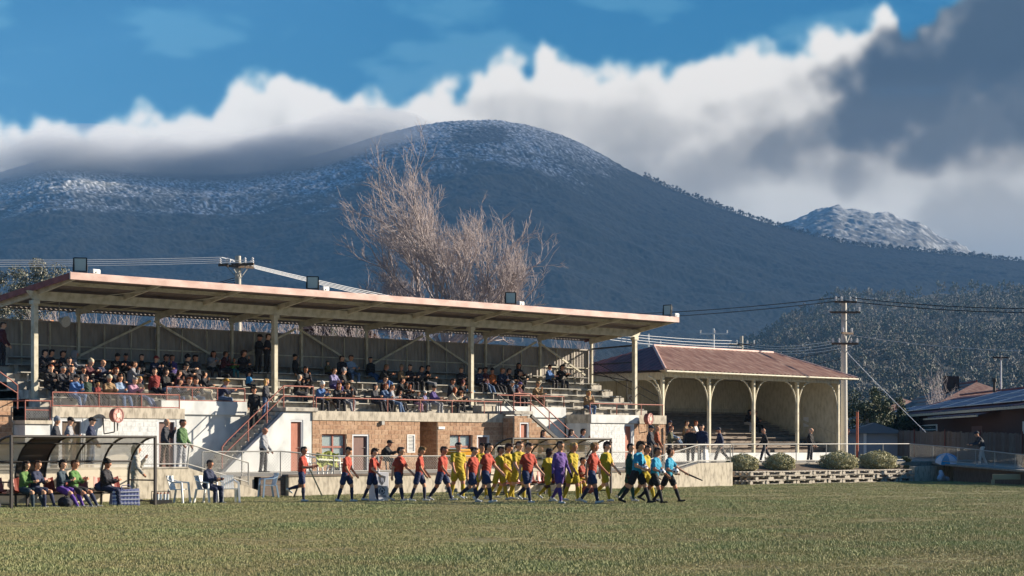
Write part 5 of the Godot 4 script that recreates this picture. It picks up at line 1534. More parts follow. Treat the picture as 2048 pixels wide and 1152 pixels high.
func make_dugouts() -> void:
	dugout("left team dugout with a curved clear canopy and dark steel ribs", Vector3(30.95, 0, -49.2), 4.95, 5, 1)
	bench_seats("row of red plastic seats inside the left dugout", Vector3(28.6, 0, -50.3), 6.9, 12)
	dugout("right team dugout with a curved canopy behind the purple goalkeeper", Vector3(51.2, 0, -49.0), 5.3, 5, -1)
	bench_seats("row of red plastic seats inside the right dugout", Vector3(51.4, 0, -50.1), 4.9, 9)
	plastic_chair("empty white plastic chair beside the left dugout", v(37.6, 0, 50.5), -62, M.plastic_white)
	plastic_chair("white plastic chair under the man in navy", v(38.45, 0, 50.2), -70, M.plastic_white)
	plastic_chair("empty white plastic chair right of the seated man in navy", v(39.25, 0, 50.1), -115, M.plastic_white)
	plastic_chair("pale blue plastic chair before the dark wall opening", v(43.9, 0, 53.9), -200, M.plastic_blue, "")
	plastic_chair("white plastic chair with a yellow bib over it behind the fence", v(48.8, 0.72, 57.2), -60, M.plastic_white)
	plastic_chair("white plastic chair next to the bib covered chair", v(50.0, 0.72, 57.3), -60, M.plastic_white)
	plastic_chair("dark chair under the person in leather before the tan wall", v(58.90, 0.72, 64.45), -60, plain("plastic_dark", hexc("3a3c40"), 0.5), "")
	# bib over the fence chair
	var bib := thing("yellow_bib", "crumpled yellow high visibility vest hung on the mesh fence", "vest", v(47.9, 1.05, 56.0), deg_to_rad(0))
	var s := Soup.new()
	for i in 8:
		for j in 6:
			var f := func(a: int, b: int) -> Vector3: return Vector3(a * 0.13, b * 0.085 - 0.06 * sin(a * 1.1), 0.04 * sin(a * 1.9 + b) + 0.03 * cos(b * 2.1))
			s.quad(f.call(i, j), f.call(i, j + 1), f.call(i + 1, j + 1), f.call(i + 1, j))
	part("cloth", s.done(), cloth("8d934a"), bib)
	part("stripe", bar_mesh(Vector3(0.02, 0.25, 0.09), Vector3(1.1, 0.2, 0.09), 0.01, 0.06), cloth("d9dccb"), bib)
	# folding sign frame leaning by the wall
	var af := thing("folding_easel", "timber A frame leaning by the wall behind the jogging player", "frame", v(45.4, 0, 53.6), deg_to_rad(-40))
	for z in [-0.25, 0.25]:
		part("leg", bar_mesh(Vector3(-0.45, 0, z), Vector3(0, 1.2, z), 0.06, 0.05), M.dark_bench, af)
		part("leg", bar_mesh(Vector3(0.55, 0, z), Vector3(0, 1.2, z), 0.08, 0.05), plain("pale_timber", hexc("a39777"), 0.8), af)
	part("board", bar_mesh(Vector3(0.2, 0.78, 0), Vector3(0.42, 0.3, 0), 0.46, 0.02, Vector3(1, 0.5, 0)), plain("pale_timber", hexc("a39777"), 0.8), af)
	part("crossbar", bar_mesh(Vector3(0.42, 0.3, -0.25), Vector3(0.42, 0.3, 0.25), 0.05, 0.05), plain("pale_timber", hexc("a39777"), 0.8), af)
	# sponsor pedestal: white four-sided box with a shield and a ball emblem
	var pd := thing("sign_pedestal", "white sign pedestal with a dark shield and ball emblem behind the red players", "pedestal", v(43.65, 0, 47.95), deg_to_rad(-16))
	part("box", bev(Vector3(-0.24, 0, -0.24), Vector3(0.24, 0.93, 0.24), 0.01), plain("pedestal_white", hexc("cfd2da"), 0.5), pd)
	part("peg", tube_mesh(Vector3(0, 0.93, 0), Vector3(0, 1.05, 0), 0.02, 0.02, 8), M.plastic_white, pd)
	var ink := plain("emblem_ink", hexc("353a48"), 0.6)
	for r in [0.0, PI * 0.5]:
		var b := Transform3D(Basis(Vector3.UP, r), Vector3.ZERO)
		var sh := Soup.new()
		var poly := [Vector3(0, 0.52, 0.242), Vector3(-0.1, 0.63, 0.242), Vector3(-0.13, 0.8, 0.242), Vector3(0, 0.84, 0.242), Vector3(0.13, 0.8, 0.242), Vector3(0.1, 0.63, 0.242)]
		sh.prism(poly, Vector3(0, 0, 0.004))
		part("shield", sh.done(), ink, pd, b)
		var sh2 := Soup.new()
		for q in [[-0.05, 0.66, 0.02, 0.76], [0.02, 0.6, 0.06, 0.74], [-0.03, 0.62, 0.0, 0.65]]: sh2.box(Vector3(q[0], q[1], 0.247), Vector3(q[2], q[3], 0.25))
		part("shield_mark", sh2.done(), plain("emblem_pale", hexc("8d93a4"), 0.6), pd, b)
		part("line", box_mesh(Vector3(-0.15, 0.455, 0.242), Vector3(0.15, 0.475, 0.246)), ink, pd, b)
		var bl := Soup.new()
		for i in 18:
			var p := TAU * i / 18
			var q := TAU * (i + 1) / 18
			if i % 6 == 5: continue
			bl.bar(Vector3(cos(p) * 0.09, 0.33 + sin(p) * 0.1, 0.245), Vector3(cos(q) * 0.09, 0.33 + sin(q) * 0.1, 0.245), 0.008, 0.03)
		bl.box(Vector3(-0.03, 0.28, 0.242), Vector3(0.03, 0.37, 0.247))
		part("ball_emblem", bl.done(), ink, pd, b)
		var tx := Soup.new()
		for i in 7: tx.box(Vector3(-0.13 + i * 0.038, 0.175, 0.242), Vector3(-0.105 + i * 0.038, 0.2, 0.246))
		for i in 9: tx.box(Vector3(-0.15 + i * 0.034, 0.135, 0.242), Vector3(-0.125 + i * 0.034, 0.16, 0.246))
		part("lettering", tx.done(), ink, pd, b)
	# kit bag, cooler, gear
	var bag := thing("checked_bag", "large blue and white checked bag at the left dugout's end", "bag", v(35.0, 0, 49.7), deg_to_rad(-20))
	var bs := Soup.new()
	bs.hexa([Vector3(-0.42, 0, 0.2), Vector3(0.42, 0, 0.2), Vector3(0.42, 0, -0.2), Vector3(-0.42, 0, -0.2), Vector3(-0.38, 0.46, 0.16), Vector3(0.4, 0.52, 0.18), Vector3(0.4, 0.5, -0.18), Vector3(-0.38, 0.46, -0.16)])
	part("sack", bs.done(), cloth("8f93b8"), bag)
	for i in 8: part("stripe", bar_mesh(Vector3(-0.38 + i * 0.105, 0.01, 0.205), Vector3(-0.35 + i * 0.1, 0.46, 0.175), 0.012, 0.03, Vector3.RIGHT), cloth("4b5288"), bag)
	for i in 4: part("stripe", bar_mesh(Vector3(-0.42, 0.08 + i * 0.11, 0.2), Vector3(0.42, 0.08 + i * 0.115, 0.2), 0.012, 0.03), cloth("d5d6de"), bag)
	part("carry_handle", path_mesh([Vector3(-0.15, 0.45, 0.17), Vector3(-0.1, 0.6, 0.1), Vector3(0.12, 0.62, 0.1), Vector3(0.18, 0.48, 0.17)], 0.012, 5), cloth("4b5288"), bag)
	var ck := thing("drink_crate", "small crate of drink bottles beside the left dugout post", "crate", v(36.55, 0, 50.0), deg_to_rad(-15))
	part("base", bev(Vector3(-0.3, 0, -0.18), Vector3(0.3, 0.14, 0.18), 0.01), M.black, ck)
	for i in 5:
		var p := Vector3(-0.22 + i * 0.11, 0.14, 0.02 * (i % 2))
		var bo := part("bottle", tube_mesh(p, p + Vector3(0, 0.18, 0), 0.04, 0.04, 8), plain("bottle_clear", hexc("b9c2c6"), 0.3), ck)
		part("cap", tube_mesh(p + Vector3(0, 0.18, 0), p + Vector3(0, 0.23, 0), 0.03, 0.02, 8), M.seat_red, bo)
	part("carry_handle", path_mesh([Vector3(-0.3, 0.1, 0), Vector3(-0.3, 0.4, 0), Vector3(0.3, 0.4, 0), Vector3(0.3, 0.1, 0)], 0.012, 5), M.dark_steel, ck)
	# rubble-like kit bags on the dugout floor
	for b in [[29.6, 49.6, "dark backpack on the ground left of the left dugout post", "26282e"], [30.4, 49.55, "grey backpack by the left dugout post", "3a3a40"], [32.9, 49.7, "dark boots bag under the left dugout seats", "2b2c34"], [55.6, 49.5, "patterned red kit bag at the right dugout's end", "7a4038"], [34.6, 50.2, "navy jacket heaped on the left dugout seats", "303a5c"]]:
		var y := 0.45 if b[2].begins_with("navy") else 0.0
		var o := thing("kit_bag", b[2], "bag", v(b[0], y, b[1]), b[0])
		var bb := []
		bb.append([Vector3(-0.16, 0.13, 0), Vector3(0.16, 0.12, 0.02), 0.14, 0.13, 2, 2, 0.0, 0.05])
		bb.append([Vector3(-0.1, 0.2, 0.05), Vector3(0.1, 0.22, -0.03), 0.09, 0.08, 2, 2, 0.0, 0.05])
		var nm := nets(bb, 0.03, 0.012)
		var arr := []
		arr.resize(Mesh.ARRAY_MAX)
		arr[Mesh.ARRAY_VERTEX] = nm[0]; arr[Mesh.ARRAY_NORMAL] = nm[1]; arr[Mesh.ARRAY_INDEX] = nm[2][2]
		var am := ArrayMesh.new(); am.add_surface_from_arrays(Mesh.PRIMITIVE_TRIANGLES, arr)
		part("sack", am, cloth(b[3]), o)
		part("strap", path_mesh([Vector3(-0.12, 0.26, 0.06), Vector3(0, 0.34, 0.06), Vector3(0.12, 0.28, 0.04)], 0.012, 5), M.black, o)
	# yellow stretcher cart behind the players
	var yc := thing("yellow_tub", "bright yellow plastic tub behind the fence and yellow players", "tub", v(55.9, 0.72, 56.4), deg_to_rad(8))
	var ys := Soup.new()
	var ring0 := [Vector3(-0.55, 0.35, 0.28), Vector3(0.55, 0.35, 0.28), Vector3(0.55, 0.35, -0.28), Vector3(-0.55, 0.35, -0.28)]
	var ring1 := [Vector3(-0.75, 0.85, 0.4), Vector3(0.75, 0.85, 0.4), Vector3(0.75, 0.85, -0.4), Vector3(-0.75, 0.85, -0.4)]
	ys.hexa(ring0 + ring1)
	part("tub", ys.done(), plain("tub_yellow", hexc("b98414"), 0.45), yc)
	part("lid", bev(Vector3(-0.8, 0.86, -0.44), Vector3(0.8, 0.95, 0.44), 0.03), plain("tub_yellow", hexc("b98414"), 0.45), yc)
	for x in [-0.5, 0.5]: part("wheel", tube_mesh(Vector3(x, 0.16, 0.25), Vector3(x, 0.16, 0.31), 0.16, 0.16, 14), M.black, yc)
	part("axle_frame", path_mesh([Vector3(-0.5, 0.16, 0.2), Vector3(-0.5, 0.36, 0.2), Vector3(0.5, 0.36, 0.2), Vector3(0.5, 0.16, 0.2)], 0.02, 6), M.dark_steel, yc)
	# white carrier bag held on the right terrace, umbrella, sitting child seat
	var um := thing("umbrella", "blue and white umbrella lying open beyond the low wall", "umbrella", v(90.3, 1.0, 55.6), deg_to_rad(-40))
	for i in 8:
		var us := Soup.new()
		var a0 := TAU * i / 8
		var a1 := TAU * (i + 1) / 8
		var prev := [Vector3(0, 0.42, 0), Vector3(0, 0.42, 0)]
		for k in range(1, 5):
			var r := 0.62 * sin(k * 0.36)
			var y := 0.42 - 0.62 * (1.0 - cos(k * 0.36)) * 0.75
			var c := [Vector3(cos(a0) * r, y, sin(a0) * r), Vector3(cos(a1) * r, y, sin(a1) * r)]
			us.quad(prev[0], c[0], c[1], prev[1])
			prev = c
		part("canopy_gore", us.done(), cloth("2f8fc4" if i % 2 == 0 else "c9cdd8"), um, Transform3D(Basis(Vector3(1, 0, 0.3).normalized(), 0.35), Vector3.ZERO))
	part("shaft", tube_mesh(Vector3(0, 0.4, 0), Vector3(-0.2, -0.3, 0.25), 0.01, 0.01, 6), M.black, um)

func make_old_stand() -> void:
	var t := thing("old_stand", "old timber stand with a rusty hipped roof and curved post brackets", "stand")
	var W0 := 70.0
	var posts := [84.7, 88.8, 92.93, 97.2, 101.4]
	# roof planes (corrugated)
	var ef := 5.93
	var el := v(84.0, ef, 69.2)
	var er := v(102.3, ef, 69.2)
	var bl := v(84.0, ef, 77.6)
	var brr := v(102.3, ef, 77.6)
	var rl := v(88.0, 7.52, 73.4)
	var rr := v(99.4, 7.5, 73.4)
	var s := Soup.new()
	var nf := 96
	for i in nf:   # front slope, ribs run up the slope
		var f0 := float(i) / nf
		var f1 := float(i + 1) / nf
		var h0 := Vector3(0, 0.05 * (i % 2), 0)
		var h1 := Vector3(0, 0.05 * ((i + 1) % 2), 0)
		var x0 := lerpf(84.0, 102.3, f0)
		var x1 := lerpf(84.0, 102.3, f1)
		var yt := func(x: float) -> Vector3:
			var k := clampf(minf((x - 84.0) / 4.0, (102.3 - x) / 2.9), 0, 1)
			return v(x, lerpf(ef, 7.51, k), lerpf(69.2, 73.4, k))
		s.quad(v(x0, ef, 69.2) + h0, yt.call(x0) + h0, yt.call(x1) + h1, v(x1, ef, 69.2) + h1)
	part("front_roof", s.done(), M.rust_roof, t)
	s = Soup.new()
	var nl := 44
	for i in nl:
		var w0 := lerpf(69.2, 77.6, float(i) / nl)
		var w1 := lerpf(69.2, 77.6, float(i + 1) / nl)
		var yl := func(w: float) -> Vector3:
			var k := clampf(minf((w - 69.2) / 4.2, (77.6 - w) / 4.2), 0, 1)
			return v(lerpf(84.0, 88.0, k), lerpf(ef, 7.51, k), w)
		var h0 := Vector3(0, 0.03 * (i % 2), 0)
		var h1 := Vector3(0, 0.03 * ((i + 1) % 2), 0)
		s.quad(v(84.0, ef, w0) + h0, v(84.0, ef, w1) + h1, yl.call(w1) + h1, yl.call(w0) + h0)
	part("side_roof", s.done(), M.red_roof, t)
	s = Soup.new()
	s.quad(bl, brr, rr, rl); s.tri(er, rr, brr)
	part("rear_roof", s.done(), M.rust_roof, t)
	part("ridge_cap", path_mesh([rl + Vector3(0, 0.03, 0), rr + Vector3(0, 0.03, 0)], 0.09, 6), M.fascia_pink, t)
	part("hip_cap", path_mesh([rl + Vector3(0, 0.03, 0), el + Vector3(0, 0.03, 0)], 0.09, 6), M.fascia_pink, t)
	part("hip_cap", path_mesh([rr + Vector3(0, 0.03, 0), er + Vector3(0, 0.03, 0)], 0.07, 6), M.fascia_pink, t)
	part("gutter", path_mesh([v(84.0, ef - 0.06, 69.15), v(102.3, ef - 0.06, 69.15)], 0.06, 6), M.cream_steel, t)
	part("plate_beam", sbox(84.6, 101.5, 5.6, 5.82, 69.95, 70.08), M.cream_boards, t)
	part("side_beam", sbox(84.6, 84.72, 5.45, 5.85, 70.1, 77.0), M.cream_boards, t)
	for i in 24:
		part("rafter_end", bar_mesh(v(84.5 + i * 0.75, ef - 0.1, 69.25), v(84.5 + i * 0.75, ef + 0.02, 70.0), 0.06, 0.1), M.cream_boards, t)
	part("ceiling", sbox(84.7, 101.6, 5.84, 5.86, 69.6, 77.0), M.cream_boards, t)
	for u in posts:
		var p := part("post", bev(v(u - 0.09, 1.4, 70.1), v(u + 0.09, 5.62, 69.92), 0.02), M.cream_boards, t)
		for sd in [-1.0, 1.0]:
			if u == 101.4 and sd > 0: continue
			var arc := []
			for k in 7:
				var a := PI * 0.5 * k / 6
				arc.append(v(u + sd * (0.09 + 1.15 * (1.0 - cos(a))), 4.0 + 1.6 * sin(a), 70.0))
			part("curved_bracket", path_mesh(arc, 0.045, 6), M.cream_boards, p)
	var arc2 := []
	for k in 7:
		var a := PI * 0.5 * k / 6
		arc2.append(v(84.7, 4.0 + 1.5 * sin(a), 70.1 + 1.3 * (1.0 - cos(a))))
	part("curved_bracket", path_mesh(arc2, 0.045, 6), M.cream_boards, t)
	# back wall and side wall: vertical boards one by one
	var bm := box_mesh(Vector3(0, 0, 0), Vector3(0.195, 3.0, 0.03))
	for i in 84:
		part("board", bm, M.cream_boards, t, Transform3D(Basis(), v(84.75 + i * 0.2, 2.9, 76.9)))
	part("back_batten", sbox(84.7, 101.5, 4.1, 4.2, 76.8, 76.865), M.cream_boards, t)
	for u in [88.8, 92.93, 97.2]: part("back_stud", sbox(u - 0.07, u + 0.07, 2.9, 5.8, 76.75, 76.865), M.cream_boards, t)
	var sm := box_mesh(Vector3(0, 0, 0), Vector3(0.03, 4.9, 0.245))
	for i in 27:
		part("board", sm, M.cream_boards, t, Transform3D(Basis(), v(101.5, 0.95, 70.3 + i * 0.25)))
	part("rail", bar_mesh(v(101.46, 2.45, 70.2), v(101.46, 4.5, 75.8), 0.05, 0.16), M.cream_boards, t)
	part("rail", bar_mesh(v(101.46, 1.75, 70.2), v(101.46, 3.6, 75.8), 0.05, 0.1), M.cream_boards, t)
	part("side_wall", sbox(101.54, 101.6, 0.9, 5.8, 70.1, 76.9), M.cream_boards, t)
	# stepped seating
	part("front_kerb", sbox(84.3, 101.6, 0.9, 1.42, 69.75, 70.2), M.white_paint, t)
	for i in 9:
		var w := 70.3 + i * 0.7
		var y := 1.42 + i * 0.26
		part("tread", sbox(84.7, 101.45, 0.9 if i == 0 else y - 0.3, y, w - 0.1, 76.88), M.old_bench, t)
		for k in 2:
			part("seat_plank", bev(v(84.8, y + 0.34, w + 0.28 + k * 0.17 + 0.14), v(101.3 - (0.0 if i < 1 else i * 0.1), y + 0.38, w + 0.28 + k * 0.17), 0.006), M.old_bench, t)
		part("riser", sbox(84.8, 101.3, y + 0.02, y + 0.3, w + 0.5, w + 0.52), M.old_bench, t)
	var ns := thing("wall_notice", "white no smoking notice on the old stand's back wall", "sign", v(89.9, 4.4, 76.7))
	part("plate", bev(Vector3(-0.3, -0.45, -0.01), Vector3(0.3, 0.45, 0.01), 0.003), M.white, ns)
	var ring := Soup.new()
	for i in 20:
		var p := TAU * i / 20
		var q := TAU * (i + 1) / 20
		ring.bar(Vector3(cos(p) * 0.2, 0.12 + sin(p) * 0.2, 0.014), Vector3(cos(q) * 0.2, 0.12 + sin(q) * 0.2, 0.014), 0.006, 0.05)
	ring.bar(Vector3(-0.15, 0.27, 0.014), Vector3(0.15, -0.03, 0.014), 0.006, 0.05)
	part("ring_symbol", ring.done(), plain("notice_red", hexc("6b3a36"), 0.6), ns)
	part("text_block", box_mesh(Vector3(-0.22, -0.36, 0.011), Vector3(0.22, -0.22, 0.014)), M.black, ns)
	var n2 := thing("wall_notice", "small pale paper notice on the old stand's side wall", "sign", v(101.45, 3.3, 72.4), deg_to_rad(-90))
	part("sheet", bev(Vector3(-0.2, -0.3, -0.006), Vector3(0.2, 0.3, 0.006), 0.002), M.white, n2)

# ---------------------------------------------------------------- bushes, pallets
func make_garden() -> void:
	var rng := RandomNumberGenerator.new(); rng.seed = 31
	var cols := [Color(0.33, 0.31, 0.15), Color(0.42, 0.39, 0.2), Color(0.26, 0.25, 0.11), Color(0.5, 0.46, 0.28)]
	var spec := [[75.34, 57.4, 0.86, 0.46, "leftmost round bush beside the concrete wall end"], [78.30, 57.4, 0.82, 0.47, "second round bush from the wall end"], [83.23, 57.4, 1.06, 0.52, "third round bush, broad and low"], [86.66, 57.4, 1.08, 0.54, "biggest round bush at the right end of the row"]]
	for b in spec:
		var t := thing("round_bush", b[4], "bush", v(b[0], 0.62, b[1]), 0.0, "clipped round bushes in the bed")
		var s := Soup.new()
		leaves(s, rng, Vector3(0, b[3] * 0.72, 0), Vector3(b[2], b[3], b[2] * 0.85), 11000, 0.045, cols, 0, -0.85)
		part("foliage", s.done(), tint_mat("leaf"), t)
		var w := Soup.new()
		for i in 5: w.tube(Vector3(0, -0.05, 0), Vector3(rng.randfn() * 0.4, b[3] * 0.9, rng.randfn() * 0.3), 0.03, 0.01, 4, false)
		part("stem", w.done(), M.bark_pale, t)
	for b in [[87.3, 57.6, "small loose shrub right of the round bushes"], [88.6, 57.4, "low shrub beside the blue umbrella"]]:
		var t := thing("low_shrub", b[2], "shrub", v(b[0], 0.66, b[1]))
		var s := Soup.new()
		leaves(s, rng, Vector3(0, 0.25, 0), Vector3(0.85, 0.36, 0.6), 1800, 0.06, [Color(0.07, 0.085, 0.035), Color(0.11, 0.12, 0.055)], 8, -0.6)
		part("foliage", s.done(), tint_mat("leaf"), t)
		part("stem", tube_mesh(Vector3(0, -0.05, 0), Vector3(0.1, 0.3, 0), 0.03, 0.01, 4), M.bark_pale, t)
	# timber pallets stacked three high as a garden wall
	var deck := bev(Vector3(-0.6, 0, -0.05), Vector3(0.6, 0.03, 0.05), 0.004)
	var blk := bev(Vector3(-0.11, 0, -0.06), Vector3(0.11, 0.1, 0.06), 0.005)
	var proto: Node3D = null
	var names := ["bottom", "middle", "top"]
	for i in 11:
		for j in 3:
			var p := v(74.25 + i * 1.235 + rng.randfn() * 0.015 + (0.45 if j == 1 else 0.0), 0.006 + j * 0.205 + (0.01 if i % 3 == 1 else 0.0), 56.15 + rng.randfn() * 0.03)
			var lb := "%s grey pallet of the %s stack from the concrete wall end" % [names[j], ORD[i]]
			var o: Node3D
			if proto == null:
				proto = thing("pallet", lb, "pallet", p, 0.0, "grey pallets stacked as a low wall")
				o = proto
				for k in 5: part("deck_board", deck, M.pallet_wood, o, at(Vector3(0, 0.168, -0.42 + k * 0.21)))
				for k in 3: part("bottom_board", deck, M.pallet_wood, o, at(Vector3(0, 0.002, -0.42 + k * 0.42)))
				for k in 6: part("block", blk, M.pallet_wood, o, at(Vector3(-0.49 + (k % 2) * 0.98, 0.034, -0.4 + (k / 2) * 0.4)))
				for k in 3: part("stringer", box_mesh(Vector3(-0.05, 0, -0.47), Vector3(0.05, 0.028, 0.47)), M.pallet_wood, o, at(Vector3(-0.5 + k * 0.5, 0.137, 0)))
			else:
				o = proto.duplicate()
				o.name = numbered("pallet")
				add_child(o)
				o.position = p
				o.set_meta("label", lb)
			o.rotation.y = rng.randfn() * 0.012
	# concrete edge and things past the pallets
	var cw := thing("retaining_wall", "pale broken concrete wall between the pallets and the umbrella", "wall")
	var q := Soup.new()
	q.prism([v(87.9, -0.05, 56.0), v(87.9, 0.75, 56.0), v(92.5, 0.8, 56.0), v(92.5, -0.05, 56.0)], Vector3(0, 0, -0.3))
	part("wall", q.done(), M.stained_concrete, cw)
	cw = thing("retaining_wall", "dark brown retaining wall below the path at the far right", "wall")
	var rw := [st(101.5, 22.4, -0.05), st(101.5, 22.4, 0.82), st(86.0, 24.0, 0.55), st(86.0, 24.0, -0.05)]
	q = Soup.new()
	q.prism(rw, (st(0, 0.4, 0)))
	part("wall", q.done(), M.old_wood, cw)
	var ph := Soup.new()
	ph.prism([st(101.7, 22.2, 0.86), st(85.0, 24.0, 0.58), st(85.0, 27.2, 0.6), st(160, 27.2, 1.3), st(104, 22.4, 0.9)], Vector3(0, -0.08, 0))
	tag(part("path", ph.done(), M.asphalt, self), "grey footpath running beside the paling fence", "path", "", "structure")
	fence_run("thin sagging wire fence along the path at the far right", [v(92.0, 1.92, 58.9), st(101.5, 22.6, 1.72), st(93.0, 23.4, 1.42), st(86.0, 24.1, 1.28)], [v(92.0, 0.98, 58.9), st(101.5, 22.6, 0.88), st(93.0, 23.4, 0.7), st(86.0, 24.1, 0.6)], M.galvanised, 3.0)
	var tim := thing("timber_sleeper", "pale timber sleeper leaning on the dark wall at the far right", "timber", st(92.0, 23.1, 0.0), deg_to_rad(-46))
	part("beam", bev(Vector3(-1.0, 0.25, -0.05), Vector3(1.0, 0.5, 0.05), 0.01), plain("pale_timber", hexc("a39777"), 0.8), tim)
	part("end_block", bev(Vector3(-1.05, 0.0, -0.06), Vector3(-0.9, 0.25, 0.06), 0.01), plain("pale_timber", hexc("a39777"), 0.8), tim)
	var vs := thing("orange_cone", "orange marker at the right edge of the picture", "marker", st(96.0, 24.7, 0.72))
	part("body", tube_mesh(Vector3(0, 0.02, 0), Vector3(0, 0.75, 0), 0.26, 0.05, 14), plain("marker_orange", hexc("cf7a1e"), 0.5), vs)
	part("base", bev(Vector3(-0.3, 0, -0.3), Vector3(0.3, 0.04, 0.3), 0.01), M.black, vs)
	var gs := thing("ground_sheet", "white bundle lying on the grass near the umbrella", "bundle", v(89.6, 0.0, 55.4), 0.3)
	var nb := nets([[Vector3(-0.5, 0.15, 0), Vector3(0.3, 0.12, 0), 0.16, 0.14, 2, 2, 0.0, 0.05], [Vector3(-0.4, 0.3, 0.05), Vector3(-0.35, 0.48, 0), 0.15, 0.1, 2, 2, 0.0, 0.05], [Vector3(0.2, 0.1, 0.2), Vector3(0.6, 0.1, 0.1), 0.12, 0.1, 2, 2, 0.0, 0.05]], 0.03, 0.015)
	var arr := []
	arr.resize(Mesh.ARRAY_MAX)
	arr[Mesh.ARRAY_VERTEX] = nb[0]; arr[Mesh.ARRAY_NORMAL] = nb[1]; arr[Mesh.ARRAY_INDEX] = nb[2][2]
	var am := ArrayMesh.new(); am.add_surface_from_arrays(Mesh.PRIMITIVE_TRIANGLES, arr)
	part("cloth", am, cloth("b9c0d0"), gs)
	part("tie", path_mesh([Vector3(-0.52, 0.3, 0.1), Vector3(-0.35, 0.34, 0.19), Vector3(-0.2, 0.3, 0.12)], 0.012, 5), M.black, gs)

# ---------------------------------------------------------------- street: poles, wires, houses, fence, trees
func insulator(parent: Node3D, p: Vector3, h := 0.28, dir := Vector3.UP) -> void:
	var s := Soup.new()
	for i in 3:
		s.tube(p + dir * (h * i / 3.0), p + dir * (h * (i + 0.55) / 3.0), 0.085, 0.05, 8)
		s.tube(p + dir * (h * (i + 0.5) / 3.0), p + dir * (h * (i + 1.0) / 3.0), 0.035, 0.035, 6)
	part("insulator", s.done(), M.ceramic, parent)

func power_pole(label: String, foot: Vector3, h: float, r: float, mat: Material, arms: Array, steel := false) -> Node3D:
	# arms: [height, half length, heading degrees, insulator spots (-1..1)]
	var t := thing("power_pole", label, "power pole", foot)
	part("pole", tube_mesh(Vector3(0, 0, 0), Vector3(0, h, 0), r * 1.25, r * 0.85, 12), mat, t)
	for a in arms:
		var d := Vector3(cos(deg_to_rad(a[2])), 0, -sin(deg_to_rad(a[2])))
		var off := d.cross(Vector3.UP) * (r + 0.06)
		var arm := part("crossarm", bar_mesh(Vector3(0, a[0], 0) - d * a[1] + off, Vector3(0, a[0], 0) + d * a[1] + off, 0.1, 0.13), M.alu if steel else M.old_wood, t)
		for s in [-1.0, 1.0]:
			part("arm_brace", bar_mesh(Vector3(0, a[0] - 0.6, 0) + off * 0.9, Vector3(0, a[0] - 0.03, 0) + d * s * minf(0.8, a[1] * 0.6) + off, 0.02, 0.04), M.galvanised, t)
		for q in a[3]:
			insulator(t, Vector3(0, a[0] + 0.07, 0) + d * a[1] * q + off)
	return t

func wire(label: String, a: Vector3, b: Vector3, sag: float, r: float, mat: Material, group: String) -> void:
	var pts := []
	for i in 13:
		var f := i / 12.0
		pts.append(a.lerp(b, f) - Vector3(0, sag * 4.0 * f * (1.0 - f), 0))
	tag(part("power_line", path_mesh(pts, r, 5), mat, self), label, "power line", group)

